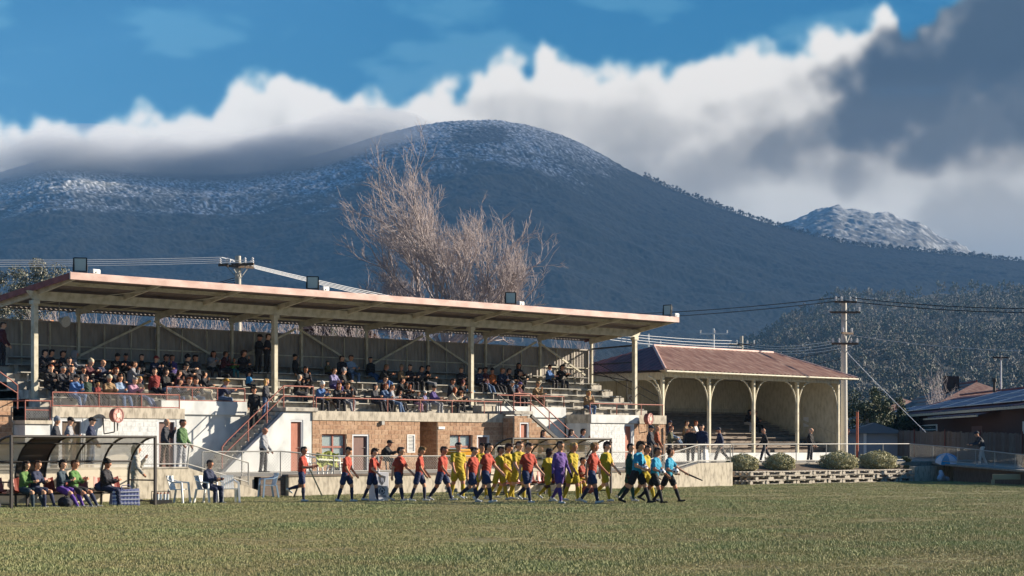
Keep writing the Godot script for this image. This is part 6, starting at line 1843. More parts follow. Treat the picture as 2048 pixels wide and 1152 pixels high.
func make_poles() -> void:
	var d1 := 46.0   # headings so that the arms show broadside from the pitch
	var p1 := st(100, -13.7, 0.9)
	power_pole("grey timber power pole behind the left half of the grandstand roof", p1, 10.4, 0.17, M.pole_wood, [[9.95, 0.95, -62.0, [-0.92, -0.5, 0.5, 0.92]], [9.85, 0.75, -8.0, [-0.8, 0.8]]])
	var p3 := st(163, 18.7, 0.9)
	power_pole("short timber power pole behind the old stand's roof", p3, 9.9, 0.16, M.pole_wood, [[9.2, 1.1, -40.0, [-0.9, -0.4, 0.4, 0.9]]])
	var p4 := st(125, 20.75, 0.9)
	power_pole("tall white concrete power pole right of the old stand", p4, 10.0, 0.19, plain("pole_white", hexc("b8b4ac"), 0.8), [[9.9, 0.75, -30.0, [-0.9, -0.4, 0.4, 0.9]], [9.25, 0.95, -42.0, [-0.95, 0.95]], [7.95, 0.6, 0.0, [-0.8, 0.8]], [7.3, 0.85, -40.0, [-0.9, -0.45, 0.45, 0.9]]])
	var p2 := st(190, 19.15, 0.9)
	power_pole("thin pale steel pole with three upright insulators", p2, 12.1, 0.1, M.alu, [[11.6, 1.3, -46.0, [-0.97, 0.05, 0.97]]], true)
	var p5 := st(190, 12.95, 0.9)
	power_pole("distant steel pole with crossarm between the two stands", p5, 11.6, 0.1, M.alu, [[10.6, 1.2, -46.0, [-0.95, 0.05, 0.95]]], true)
	# wires between them
	for i in 4:
		var o := -0.9 + i * 0.6
		wire("white power line, %s of four over the left of the roof" % ORD[i], p1 + Vector3(o * 0.47, 10.36 - 0.09 * i, o * 0.88), st(92, -36.0, 10.6 - 0.13 * i), 0.2, 0.015, M.wire_pale, "pale lines left of the timber pole")
		wire("white power line, %s of four running down behind the bare tree" % ORD[i], p1 + Vector3(o * 0.47, 10.36 - 0.2 * i, o * 0.88), p3 + Vector3(o * 0.5, 9.5 - 0.26 * i, o * 0.5), 0.9, 0.015, M.wire_pale, "pale lines right of the timber pole")
		wire("white power line, %s of four from the short pole to the white pole" % ORD[i], p3 + Vector3(o * 0.5, 9.5 - 0.26 * i, o * 0.5), p4 + Vector3(o * 0.5, 7.5 - 0.1 * i, o * 0.5), 0.4, 0.014, M.wire_pale, "pale lines between short and white poles")
	for i in 3:
		wire("dark service cable, %s of three dropping left from the timber pole" % ORD[i], p1 + Vector3(-0.2, 9.3 - i * 0.12, 0), st(96, -20.0 - i * 1.4, 8.2), 0.1, 0.018, M.wire_dark, "dark cables at the timber pole")
	for i in 2:
		wire("dark power line, %s of two running right from the white pole top" % ["upper", "lower"][i], p4 + Vector3(0.3 - 0.6 * i, 10.2 - 0.22 * i, 0.2), st(118, 33.0, 9.95 - i * 0.25), 0.25, 0.028, M.wire_dark, "dark lines right of the white pole")
		wire("dark power line, %s of two running left from the white pole top" % ["upper", "lower"][i], p4 + Vector3(-0.3, 10.2 - 0.22 * i, 0), st(168, 2.0, 12.9 - i * 0.4), 0.4, 0.028, M.wire_dark, "dark lines left of the white pole")
	wire("thin line crossing right before the wooded hill", p4 + Vector3(0.2, 7.9, 0), st(118, 33.0, 7.4), 0.3, 0.012, M.wire_pale, "")
	wire("dark cable from the white pole down left behind the old roof", p4 + Vector3(0, 7.0, 0), st(150, 14.0, 7.4), 0.2, 0.02, M.wire_dark, "")
	wire("second dark cable from the white pole down left behind the old roof", p4 + Vector3(0, 6.4, 0), st(150, 14.0, 6.7), 0.2, 0.02, M.wire_dark, "")
	wire("pale guy wire slanting down right from the white pole", p4 + Vector3(0.1, 6.9, 0), st(116, 24.0, 2.6), 0.05, 0.018, M.wire_pale, "")
	# street lamp
	var l := thing("street_lamp", "thin street lamp with a double head behind the solar roof", "street lamp", st(150, 36.67, 0.9))
	part("post", tube_mesh(Vector3.ZERO, Vector3(0, 7.5, 0), 0.09, 0.06, 10), M.alu, l)
	for s in [-1.0, 1.0]:
		part("lamp_head", bev(Vector3(-0.28 + s * 0.32, 7.5, -0.12), Vector3(0.28 + s * 0.32, 7.62, 0.12), 0.03), M.black, l, at(Vector3.ZERO, deg_to_rad(-46)))
	part("hub", tube_mesh(Vector3(0, 7.4, 0), Vector3(0, 7.72, 0), 0.09, 0.09, 8), M.galvanised, l)

func make_house() -> void:
	var t := thing("brick_house", "dark brick house with a red corrugated roof and solar panels", "house")
	var e := 4.12
	var b0 := 29.2
	# walls
	part("wall", st_box(102.0, 157.3, 29.9, 38.5, 0.6, 4.1), M.house_brick, t)
	# roof
	var s := Soup.new()
	var n := 150
	for i in n:
		var a0 := lerpf(96.0, 158.5, float(i) / n)
		var a1 := lerpf(96.0, 158.5, float(i + 1) / n)
		var h0 := Vector3(0, 0.06 * (i % 2), 0)
		var h1 := Vector3(0, 0.06 * ((i + 1) % 2), 0)
		var top := func(a: float) -> Vector3:
			var k := clampf((158.5 - a) / 5.0, 0, 1)
			return st(a, lerpf(b0, 34.4, k), lerpf(e, 5.55, k))
		s.quad(st(a0, b0, e) + h0, top.call(a0) + h0, top.call(a1) + h1, st(a1, b0, e) + h1)
	part("roof", s.done(), M.red_roof, t)
	s = Soup.new()
	s.quad(st(96, 34.4, 5.55), st(96, 39.6, e), st(158.5, 39.6, e), st(153.5, 34.4, 5.55))
	s.tri(st(158.5, b0, e), st(153.5, 34.4, 5.55), st(158.5, 39.6, e))
	part("rear_roof", s.done(), M.red_roof, t)
	part("gutter", bar_mesh(st(96, b0 - 0.05, e - 0.08), st(158.6, b0 - 0.05, e - 0.08), 0.14, 0.16), M.cream_steel, t)
	part("ridge_cap", path_mesh([st(96, 34.4, 5.75), st(153.5, 34.4, 5.75)], 0.08, 6), M.red_roof, t)
	part("soffit", st_box(97.0, 158.0, 29.25, 29.9, 4.02, 4.06), M.cream_boards, t)
	# solar panels: blocks of panels on the slope
	var slope := func(a: float, f: float) -> Vector3: return st(a, lerpf(b0, 34.4, f), lerpf(e, 5.55, f) + 0.16)
	var cols := [[155.2, 148.2, 0.10, 0.42, 1], [147.6, 139.4, 0.10, 0.62, 2], [138.7, 131.2, 0.10, 0.92, 3], [130.6, 123.8, 0.10, 0.92, 3], [123.2, 116.8, 0.10, 0.66, 2], [116.2, 108.0, 0.10, 0.66, 2]]
	for c in cols:
		for r in c[4]:
			var f0: float = lerpf(c[2], c[3], float(r) / c[4]) + 0.006
			var f1: float = lerpf(c[2], c[3], float(r + 1) / c[4]) - 0.006
			for k in 4:
				var a0: float = lerpf(c[0], c[1], k / 4.0)
				var a1: float = lerpf(c[0], c[1], (k + 1) / 4.0) + 0.04
				var q := Soup.new()
				var up := Vector3(0, 0.04, 0)
				var g := [slope.call(a0, f0), slope.call(a1, f0), slope.call(a1, f1), slope.call(a0, f1)]
				q.hexa([g[0], g[1], g[2], g[3], g[0] + up, g[1] + up, g[2] + up, g[3] + up])
				part("solar_panel", q.done(), M.solar, t)
			part("panel_rail", bar_mesh(slope.call(c[0], f0 - 0.004) + Vector3(0, 0.03, 0), slope.call(c[1], f0 - 0.004) + Vector3(0, 0.03, 0), 0.05, 0.05), M.alu, t)
		part("panel_edge", bar_mesh(slope.call(c[0] + 0.2, c[2]) + Vector3(0, 0.03, 0), slope.call(c[0] + 0.2, c[3]) + Vector3(0, 0.03, 0), 0.3, 0.06), M.alu, t)
	# windows on the long wall
	for w in [[146.5, 140.5, 2.55, 3.35], [117.0, 113.8, 1.8, 3.25], [112.2, 108.6, 1.8, 3.3]]:
		var f := Soup.new()
		var A: float = w[0]
		var B: float = w[1]
		for k in [[A, A - 0.35, w[2], w[3]], [B + 0.35, B, w[2], w[3]]]:
			f.prism([st(k[0], 29.86, k[2]), st(k[0], 29.86, k[3]), st(k[1], 29.86, k[3]), st(k[1], 29.86, k[2])], st(0, 0.05, 0))
		for y in [w[2], (w[2] + w[3]) * 0.5, w[3] - 0.08]:
			f.prism([st(A - 0.35, 29.865, y), st(A - 0.35, 29.865, y + 0.08), st(B + 0.35, 29.865, y + 0.08), st(B + 0.35, 29.865, y)], st(0, 0.05, 0))
		var wn := part("window", f.done(), M.white, t)
		var pn := Soup.new()
		pn.prism([st(A - 0.3, 29.885, w[2] + 0.05), st(A - 0.3, 29.885, w[3] - 0.05), st(B + 0.3, 29.885, w[3] - 0.05), st(B + 0.3, 29.885, w[2] + 0.05)], st(0, 0.012, 0))
		part("pane", pn.done(), plain("house_glass", hexc("4c5656"), 0.08), wn)
	# awning over the side door
	s = Soup.new()
	for i in 24:
		var a0 := lerpf(122.5, 138.0, i / 24.0)
		var a1 := lerpf(122.5, 138.0, (i + 1) / 24.0)
		var h0 := Vector3(0, 0.05 * (i % 2), 0)
		var h1 := Vector3(0, 0.05 * ((i + 1) % 2), 0)
		s.quad(st(a0, 28.5, 3.72) + h0, st(a0, 29.9, 4.0) + h0, st(a1, 29.9, 4.0) + h1, st(a1, 28.5, 3.72) + h1)
	part("awning", s.done(), M.red_roof, t)
	part("awning_gutter", bar_mesh(st(122.3, 28.45, 3.66), st(138.2, 28.45, 3.66), 0.1, 0.1), M.cream_steel, t)
	var dr := Soup.new()
	dr.prism([st(130, 29.87, 1.0), st(130, 29.87, 3.1), st(127, 29.87, 3.1), st(127, 29.87, 1.0)], st(0, 0.02, 0))
	part("door", dr.done(), M.door_brown, t)
	# flues
	var fl := Soup.new()
	fl.tube(st(141, 34.0, 5.6), st(141, 34.0, 6.35), 0.1, 0.1, 8); fl.tube(st(141, 34.0, 6.35), st(141, 34.0, 6.6), 0.2, 0.16, 8)
	part("flue", fl.done(), M.dark_steel, t)
	# neighbour: tiled roof behind
	var h2 := thing("tiled_house", "house with a brown tiled roof behind the solar roof", "house")
	part("wall", st_box(176, 196, 37.5, 46, 0.8, 5.4), M.house_brick, h2)
	s = Soup.new()
	s.quad(st(175, 36.8, 5.4), st(180, 41.8, 7.6), st(193, 41.8, 7.6), st(197, 36.8, 5.4))
	s.tri(st(175, 36.8, 5.4), st(175, 46.8, 5.4), st(180, 41.8, 7.6)); s.tri(st(197, 36.8, 5.4), st(193, 41.8, 7.6), st(197, 46.8, 5.4))
	s.quad(st(175, 46.8, 5.4), st(197, 46.8, 5.4), st(193, 41.8, 7.6), st(180, 41.8, 7.6))
	part("roof", s.done(), M.rust_roof, h2)
	for i in 5: part("tile_course", bar_mesh(st(175.3 + i, 36.9 + i, 5.45 + i * 0.44), st(196.7 - i * 0.8, 36.9 + i, 5.45 + i * 0.44), 0.14, 0.1), M.rust_roof, h2)
	part("ridge_cap", path_mesh([st(180, 41.8, 7.65), st(193, 41.8, 7.65)], 0.12, 6), M.red_roof, h2)
	part("chimney", st_box(182, 183.2, 39.5, 40.7, 6.2, 8.2), M.house_brick, h2)
	var h3 := thing("tiled_house", "dark hipped roof house left of the solar roof", "house")
	part("wall", st_box(182, 194, 33.0, 40.5, 0.8, 4.3), M.house_brick, h3)
	s = Soup.new()
	s.tri(st(181, 32.2, 4.3), st(188, 36.8, 6.3), st(195, 32.2, 4.3)); s.tri(st(181, 32.2, 4.3), st(181, 41.2, 4.3), st(188, 36.8, 6.3)); s.tri(st(195, 32.2, 4.3), st(188, 36.8, 6.3), st(195, 41.2, 4.3)); s.tri(st(181, 41.2, 4.3), st(195, 41.2, 4.3), st(188, 36.8, 6.3))
	part("roof", s.done(), M.rust_roof, h3)
	part("chimney", st_box(186, 186.7, 33.6, 34.3, 4.6, 6.3), M.house_brick, h3)
	# shed with the blue-grey roof
	var h4 := thing("small_shed", "small pale weatherboard shed with a blue grey roof", "shed")
	part("wall", st_box(140, 148, 23.4, 27.3, 0.8, 2.75), plain("shed_wall", hexc("8c949c"), 0.8), h4)
	s = Soup.new()
	s.prism([st(139.6, 23.0, 2.7), st(139.6, 25.3, 3.45), st(139.6, 27.7, 2.7)], st(8.8, 0, 0))
	part("roof", s.done(), plain("shed_roof", hexc("5d6a74"), 0.6), h4)
	part("wall_strip", st_box(139.9, 139.97, 24.6, 24.8, 0.9, 2.7), M.white, h4)
	# dark garage wall between shed and house
	var gw := thing("garage", "low dark garage wall beyond the paling fence", "garage")
	part("wall", st_box(150, 156, 26.8, 31.0, 0.8, 3.1), plain("garage_dark", hexc("3a3f45"), 0.7), gw)
	part("roof", st_box(149.7, 156.3, 26.5, 31.2, 3.1, 3.2), plain("shed_roof", hexc("5d6a74"), 0.6), gw)
	var rp := thing("rust_post", "thin orange painted post beside the paling fence", "post", st(128, 22.1, 1.0))
	part("shaft", tube_mesh(Vector3.ZERO, Vector3(0, 3.0, 0), 0.08, 0.08, 8), plain("post_orange", hexc("9c4f36"), 0.7), rp)
	part("cap", tube_mesh(Vector3(0, 3.0, 0), Vector3(0, 3.08, 0), 0.1, 0.1, 8), M.dark_steel, rp)
	# houses behind the grandstand, seen through the slot under the roof
	var h5 := thing("brick_house", "brick house with an orange chimney behind the left of the grandstand", "house")
	part("wall", st_box(104, 112, -27.5, -20.0, 0.9, 6.4), M.house_brick, h5)
	s = Soup.new()
	s.prism([st(103.6, -27.9, 6.35), st(103.6, -24.0, 7.7), st(103.6, -19.6, 6.35)], st(8.8, 0, 0))
	part("roof", s.done(), plain("slate", hexc("5a6068"), 0.6), h5)
	part("chimney", st_box(102.6, 103.4, -24.3, -23.7, 6.2, 8.3), plain("chimney_orange", hexc("b0713a"), 0.85), h5)
	var h6 := thing("brick_house", "brick house with cream chimneys behind the middle of the grandstand", "house")
	part("wall", st_box(118, 128, -12.5, -8.7, 0.9, 8.7), M.house_brick, h6)
	part("chimney", st_box(117, 118, -10.6, -10.2, 0.9, 9.9), plain("chimney_cream", hexc("b59c6a"), 0.85), h6)
	part("chimney", st_box(117, 118, -9.3, -8.9, 0.9, 9.7), plain("chimney_cream", hexc("b59c6a"), 0.85), h6)
	s = Soup.new()
	s.prism([st(117.8, -12.8, 8.7), st(117.8, -10.6, 9.4), st(117.8, -8.4, 8.7)], st(10.4, 0, 0))
	part("roof", s.done(), M.rust_roof, h6)

func st_box(a0: float, a1: float, b0: float, b1: float, y0: float, y1: float) -> ArrayMesh:
	var s := Soup.new()
	s.hexa([st(a0, b0, y0), st(a0, b1, y0), st(a1, b1, y0), st(a1, b0, y0), st(a0, b0, y1), st(a0, b1, y1), st(a1, b1, y1), st(a1, b0, y1)])
	return s.done()

func make_paling_fence() -> void:
	var t := thing("paling_fence", "weathered dark timber paling fence along the side path", "fence")
	var rng := RandomNumberGenerator.new(); rng.seed = 5
	var dk := [M.old_wood, M.dark_bench, noisy("grey_paling", 93, 0.02, [hexc("4d463e"), hexc("655d53"), hexc("776f64")], Vector3(1.6, 0.25, 1.6), 0.9)]
	var a0 := 162.0
	var a1 := 96.0
	var n := 220
	var pm := []
	for k in 4: pm.append(bev(Vector3(-0.13, 0, -0.015), Vector3(0.13, 1.72 + k * 0.03, 0.015), 0.006))
	for i in n:
		var f := (i + 0.5) / n
		var p := st(lerpf(a0, a1, f), 27.0, lerpf(1.45, 0.55, f))
		part("paling", pm[rng.randi() % 4], dk[rng.randi() % 3], t, Transform3D(Basis(Vector3.UP, deg_to_rad(90 - YAW) + rng.randfn() * 0.02), p))
	part("rail", bar_mesh(st(a0, 27.06, 2.0), st(a1, 27.06, 1.1), 0.05, 0.1), M.old_wood, t)
	part("rail", bar_mesh(st(a0, 27.06, 3.0), st(a1, 27.06, 2.1), 0.05, 0.1), M.old_wood, t)
	for i in 8:
		var f := i / 7.0
		var p := st(lerpf(a0, a1, f), 26.9, lerpf(1.4, 0.5, f))
		part("post", tube_mesh(p, p + Vector3(0, 1.95, 0), 0.05, 0.05, 6), plain("post_rust", hexc("6b3a30"), 0.8), t)

func make_trees() -> void:
	# the big bare tree behind the stand
	var dirs := []
	var rng := RandomNumberGenerator.new(); rng.seed = 3
	var side := Vector3(CA, 0, SA)      # to the right as seen from the pitch
	var away := Vector3(SA, 0, -CA)
	var spec := [[-0.7, 0.85, 3.3], [-0.36, 1.0, 4.3], [-0.12, 1.0, 4.7], [0.12, 1.0, 4.4], [0.38, 1.0, 3.9], [0.7, 0.8, 3.6], [1.0, 0.5, 3.4], [-0.95, 0.35, 2.6], [1.0, 0.15, 3.2], [-0.5, 0.6, 3.0], [0.6, 0.45, 3.4], [0.85, 0.65, 3.2]]
	for i in spec.size():
		var g: Array = spec[i]
		dirs.append([5.6 + (i % 3) * 0.6, side * g[0] + Vector3(0, g[1], 0) + away * rng.randf_range(-0.55, 0.55), g[2], 0.17])
	bare_tree("bare_tree", "large bare deciduous tree towering behind the middle of the grandstand", st(120, -4.0, 0.9), 19, dirs, 0.42, (Vector3(0, 0.6, 0) - side * 0.22), 4, 5)
	# smaller bare trees on the skyline
	var small := [[170.0, 12.0, 7.4, "bare shrub top above the old stand's roof near the thin steel pole"], [175.0, 16.6, 6.6, "second bare shrub top above the old stand's roof"], [122.0, 3.2, 7.2, "bare sapling at the right foot of the big bare tree"], [168.0, 36.0, 6.4, "bare tree behind the solar roof"], [176.0, 37.6, 5.4, "smaller bare tree beside the tiled roof"], [120.0, 4.9, 5.2, "bare shrub seen through the wire screen"], [172.0, 46.5, 6.5, "bare tree behind the solar roof at the right edge"]]
	for q in small:
		var dd := []
		for i in 5: dd.append([q[2] * 0.25, Vector3(rng.randfn() * 0.35, 1.0, rng.randfn() * 0.35), q[2] * 0.42, 0.05])
		bare_tree("bare_shrub", q[3], st(q[0], q[1], 0.9), int(q[0] * 10 + q[1]), dd, 0.1, Vector3(0, 0.6, 0), 3, 3, "bare winter shrubs and saplings")
	# hedge of pale bare growth behind the back wall
	for i in 9:
		var b := -23.0 + i * 2.1
		var dd := []
		for k in 6: dd.append([3.6, Vector3(rng.randfn() * 0.6, 1.0, rng.randfn() * 0.6), 2.1, 0.06])
		bare_tree("bare_hedge", "pale bare hedge tree, %s from the left behind the back wall" % ["first", "second", "third", "fourth", "fifth", "sixth", "seventh", "eighth", "ninth"][i], st(102.0 + 0.0 * i, b, 0.9), 40 + i, dd, 0.12, Vector3(0, 0.5, 0), 4, 3, "bare hedge trees behind the back wall")
	# gum tree at the left edge
	var gum := [Color(0.11, 0.12, 0.075), Color(0.16, 0.16, 0.11), Color(0.24, 0.225, 0.18)]
	leafy_tree("gum_tree", "grey green gum tree behind the roof's left end", "tree", st(115, -28.6, 0.9), 4, 11.0, [[Vector3(1.0, 9.9, 0.4), Vector3(2.2, 1.7, 2.0), 0.35, 12], [Vector3(-1.3, 9.6, 0.6), Vector3(1.9, 1.9, 1.9), 0.35, 11], [Vector3(-0.2, 8.0, 0.9), Vector3(2.6, 1.4, 2.3), 0.3, 10]], 14000, 0.075, gum, 0.2)
	var dkg := [Color(0.04, 0.055, 0.025), Color(0.065, 0.08, 0.035), Color(0.09, 0.105, 0.045)]
	for q in [[142.0, 25.2, 5.4, "dark green bushy tree right of the white power pole", 5200], [147.0, 28.6, 5.0, "dark green bushy tree beside the garage", 5200], [150.0, 26.0, 4.2, "low dark tree between pole and garage", 3000], [155.0, 20.6, 8.2, "dark round tree top above the old stand's ridge", 3200]]:
		var h: float = q[2]
		leafy_tree("dense_tree", q[3], "tree", st(q[0], q[1], 0.9), int(q[0]), h, [[Vector3(0, h * 0.62, 0), Vector3(1.5, h * 0.36, 1.5), 0.5, 14], [Vector3(0.8, h * 0.5, 0.3), Vector3(1.2, h * 0.3, 1.2), 0.25, 8], [Vector3(-0.9, h * 0.45, 0.4), Vector3(1.2, h * 0.3, 1.2), 0.25, 8]], q[4], 0.11, dkg, 0.16, "dense green trees near the houses")
	leafy_tree("red_shrub", "small rusty red leaved shrub between shed and pole", "shrub", st(138.5, 22.6, 0.9), 8, 3.0, [[Vector3(0, 1.8, 0), Vector3(0.9, 0.7, 0.9), 1.0, 6]], 700, 0.08, [Color(0.3, 0.09, 0.05), Color(0.2, 0.1, 0.06)], 0.05)

func make_people() -> void:
	person(v(45.35, 3.74, 67.87), -78, "sit_d", "cap", 15, 0.97, ["c99a7c", "1d1b1c", "3c5f92", "4a6080", "4a6080", "3a2e28", "2a1c16"], "spectator in blue and black cap, first from the left, front bench row", "spectators seated on the benches")
	person(v(45.98, 3.74, 67.87), -98, "sit_e", "short", 0, 0.97, ["c99a7c", "2a1c14", "24382c", "26242a", "26242a", "b8b8b4", "2a1c16"], "spectator in dark green, second from the left, front bench row", "spectators seated on the benches")
	person(v(46.50, 3.74, 67.87), -88, "sit_c", "short", 0, 0.66, ["a9745a", "b08a50", "7a2a26", "26242a", "26242a", "3a2e28", "2a1c16"], "child in red, third from the left, front bench row", "spectators seated on the benches")
	person(v(47.02, 3.74, 67.87), -98, "sit_a", "beanie", 0, 0.97, ["b98468", "c0b49c", "8a7152", "26242a", "26242a", "2a2a2c", "2a1c16"], "spectator in tan and cream beanie, fourth from the left, front bench row", "spectators seated on the benches")
	person(v(47.55, 3.74, 67.87), -88, "sit_c", "long", 0, 1.00, ["c08c6c", "3a2618", "7e93ac", "4a6080", "4a6080", "b8b8b4", "2a1c16"], "spectator in light blue with long brown hair, fifth from the left, front bench row", "spectators seated on the benches")
	person(v(48.07, 3.74, 67.87), -78, "sit_b", "tousled", -10, 0.95, ["cfa184", "8a8680", "a0788c", "26242a", "26242a", "3a2e28", "2a1c16"], "spectator in pink, sixth from the left, front bench row", "spectators seated on the benches")
	person(v(48.59, 3.74, 67.87), -68, "sit_e", "long", 0, 0.97, ["b98468", "b08a50", "1d1b1c", "5b6a8c", "5b6a8c", "2a2a2c", "2a1c16"], "spectator in black with long blond hair, seventh from the left, front bench row", "spectators seated on the benches")
	person(v(50.26, 3.74, 67.87), -53, "sit_b", "short", 15, 0.95, ["b98468", "1c1614", "222a44", "4a6080", "4a6080", "3a2e28", "2a1c16"], "spectator in navy, eighth from the left, front bench row", "spectators seated on the benches")
	person(v(50.79, 3.74, 67.87), -78, "sit_b", "tousled", -10, 1.03, ["cfa184", "7a3a1a", "26242a", "c0b49c", "c0b49c", "b8b8b4", "2a1c16"], "spectator in dark, ninth from the left, front bench row", "spectators seated on the benches")
	person(v(51.31, 3.74, 67.87), -98, "sit_d", "short", 0, 1.00, ["c99a7c", "3a2618", "33343a", "7e93ac", "7e93ac", "2a2a2c", "2a1c16"], "spectator in charcoal, tenth from the left, front bench row", "spectators seated on the benches")
	person(v(52.64, 3.74, 67.87), -43, "sit_b", "cap", -25, 1.03, ["b98468", "9a741e", "222a44", "4a6080", "4a6080", "2a2a2c", "2a1c16"], "spectator in navy and yellow cap, eleventh from the left, front bench row", "spectators seated on the benches")
	person(v(58.17, 3.74, 67.87), -88, "sit_b", "beanie", 0, 1.03, ["cfa184", "cfcfcc", "3c5f92", "26242a", "26242a", "b8b8b4", "2a1c16"], "spectator in blue and white beanie, twelfth from the left, front bench row", "spectators seated on the benches")
	person(v(58.69, 3.74, 67.87), -43, "sit_e", "short", -10, 0.66, ["a9745a", "7a3a1a", "9a741e", "4f3a2a", "4f3a2a", "b8b8b4", "2a1c16"], "child in yellow, thirteenth from the left, front bench row", "spectators seated on the benches")
	person(v(59.21, 3.74, 67.87), -98, "sit_b", "long", 0, 1.00, ["c99a7c", "7a3a1a", "26242a", "26242a", "26242a", "3a2e28", "2a1c16"], "spectator in dark with long red hair, fourteenth from the left, front bench row", "spectators seated on the benches")
	person(v(59.73, 3.74, 67.87), -78, "sit_d", "short", -25, 0.97, ["c08c6c", "7a5a34", "26242a", "7d7f84", "7d7f84", "b8b8b4", "2a1c16"], "spectator in dark, fifteenth from the left, front bench row", "spectators seated on the benches")
	person(v(61.52, 3.74, 67.87), -78, "sit_c", "hood", -25, 0.95, ["c99a7c", "8a8680", "33343a", "26242a", "26242a", "b8b8b4", "2a1c16"], "spectator in charcoal with the hood up, sixteenth from the left, front bench row", "spectators seated on the benches")
	person(v(62.04, 3.74, 67.87), -78, "sit_d", "short", 30, 1.00, ["c08c6c", "7a3a1a", "4a6080", "26242a", "26242a", "3a2e28", "2a1c16"], "spectator in denim, seventeenth from the left, front bench row", "spectators seated on the benches")
	person(v(62.56, 3.74, 67.87), -53, "sit_c", "short", -10, 0.95, ["c08c6c", "7a5a34", "8a8c90", "4a6080", "4a6080", "b8b8b4", "2a1c16"], "spectator in silver, eighteenth from the left, front bench row", "spectators seated on the benches")
	person(v(63.08, 3.74, 67.87), -68, "sit_c", "short", 30, 0.66, ["a9745a", "3a2618", "26242a", "26242a", "26242a", "2a2a2c", "2a1c16"], "child in dark, nineteenth from the left, front bench row", "spectators seated on the benches")
	person(v(64.12, 3.74, 67.87), -78, "sit_b", "short", 0, 0.66, ["c99a7c", "7a5a34", "26242a", "a0788c", "a0788c", "b8b8b4", "2a1c16"], "child in dark, twentieth from the left, front bench row", "spectators seated on the benches")
	person(v(64.64, 3.74, 67.87), -78, "sit_a", "beanie", 15, 0.66, ["b98468", "cfcfcc", "77749a", "7d7f84", "7d7f84", "3a2e28", "2a1c16"], "child in lilac and white beanie, twenty-first from the left, front bench row", "spectators seated on the benches")
	person(v(65.17, 3.74, 67.87), -68, "sit_a", "cap", -25, 0.97, ["c08c6c", "1d1b1c", "44366e", "7d7f84", "7d7f84", "2a2a2c", "2a1c16"], "spectator in purple and black cap, twenty-second from the left, front bench row", "spectators seated on the benches")
	person(v(66.34, 3.74, 67.87), -43, "sit_b", "long", 30, 0.95, ["c08c6c", "7a3a1a", "c0b49c", "26242a", "26242a", "3a2e28", "2a1c16"], "spectator in cream with long red hair, twenty-third from the left, front bench row", "spectators seated on the benches")
	person(v(66.87, 3.74, 67.87), -53, "sit_b", "short", 0, 0.66, ["cfa184", "7a5a34", "5a5238", "26242a", "26242a", "3a2e28", "2a1c16"], "child in camo, twenty-fourth from the left, front bench row", "spectators seated on the benches")
	person(v(76.08, 3.74, 67.87), -98, "sit_d", "long", -10, 0.95, ["a9745a", "b08a50", "8a7152", "4a6080", "4a6080", "b8b8b4", "2a1c16"], "spectator in tan with long blond hair, twenty-fifth from the left, front bench row", "spectators seated on the benches")
	person(v(44.71, 4.09, 68.65), -88, "sit_d", "short", -25, 1.03, ["cfa184", "7a3a1a", "1d1b1c", "1d1b1c", "1d1b1c", "b8b8b4", "2a1c16"], "spectator in black, first from the left, second bench row", "spectators seated on the benches")
	person(v(45.23, 4.09, 68.65), -68, "sit_d", "short", -10, 0.97, ["c08c6c", "8a8680", "33343a", "26242a", "26242a", "3a2e28", "2a1c16"], "spectator in charcoal, second from the left, second bench row", "spectators seated on the benches")
	person(v(45.76, 4.09, 68.65), -98, "sit_c", "short", -10, 1.03, ["c99a7c", "1c1614", "26242a", "26242a", "26242a", "b8b8b4", "2a1c16"], "spectator in dark, third from the left, second bench row", "spectators seated on the benches")
	person(v(46.32, 4.09, 68.65), -68, "sit_c", "short", -25, 0.97, ["b98468", "1c1614", "33343a", "4a6080", "4a6080", "2a2a2c", "2a1c16"], "spectator in charcoal, fourth from the left, second bench row", "spectators seated on the benches")
	person(v(47.75, 4.09, 68.65), -53, "sit_d", "long", -25, 1.00, ["c99a7c", "7a3a1a", "26242a", "4b2026", "4b2026", "3a2e28", "2a1c16"], "spectator in dark with long red hair, fifth from the left, second bench row", "spectators seated on the benches")
	person(v(49.89, 4.09, 68.65), -98, "sit_e", "short", -10, 1.03, ["cfa184", "3a2618", "7a2a26", "26242a", "26242a", "2a2a2c", "2a1c16"], "spectator in red, sixth from the left, second bench row", "spectators seated on the benches")
	person(v(50.41, 4.09, 68.65), -78, "sit_c", "long", 15, 1.00, ["cfa184", "2a1c14", "1d1b1c", "7e93ac", "7e93ac", "3a2e28", "2a1c16"], "spectator in black with long darkbrown hair, seventh from the left, second bench row", "spectators seated on the benches")
	person(v(50.94, 4.09, 68.65), -43, "sit_d", "tousled", 15, 0.97, ["b98468", "3a2618", "4b2026", "26242a", "26242a", "b8b8b4", "2a1c16"], "spectator in maroon, eighth from the left, second bench row", "spectators seated on the benches")
	person(v(52.28, 4.09, 68.65), -43, "sit_d", "short", 30, 0.95, ["c08c6c", "1c1614", "26242a", "c0b49c", "c0b49c", "2a2a2c", "2a1c16"], "spectator in dark, ninth from the left, second bench row", "spectators seated on the benches")
	person(v(57.53, 4.09, 68.65), -43, "sit_d", "short", 30, 0.97, ["c99a7c", "8a8680", "1d1b1c", "33343a", "33343a", "2a2a2c", "2a1c16"], "spectator in black, tenth from the left, second bench row", "spectators seated on the benches")
	person(v(62.77, 4.09, 68.65), -68, "sit_a", "tousled", -10, 1.03, ["cfa184", "1c1614", "26242a", "26242a", "26242a", "2a2a2c", "2a1c16"], "spectator in dark, eleventh from the left, second bench row", "spectators seated on the benches")
	person(v(63.76, 4.09, 68.65), -53, "sit_d", "short", 15, 0.97, ["b98468", "1c1614", "1d1b1c", "26242a", "26242a", "2a2a2c", "2a1c16"], "spectator in black, twelfth from the left, second bench row", "spectators seated on the benches")
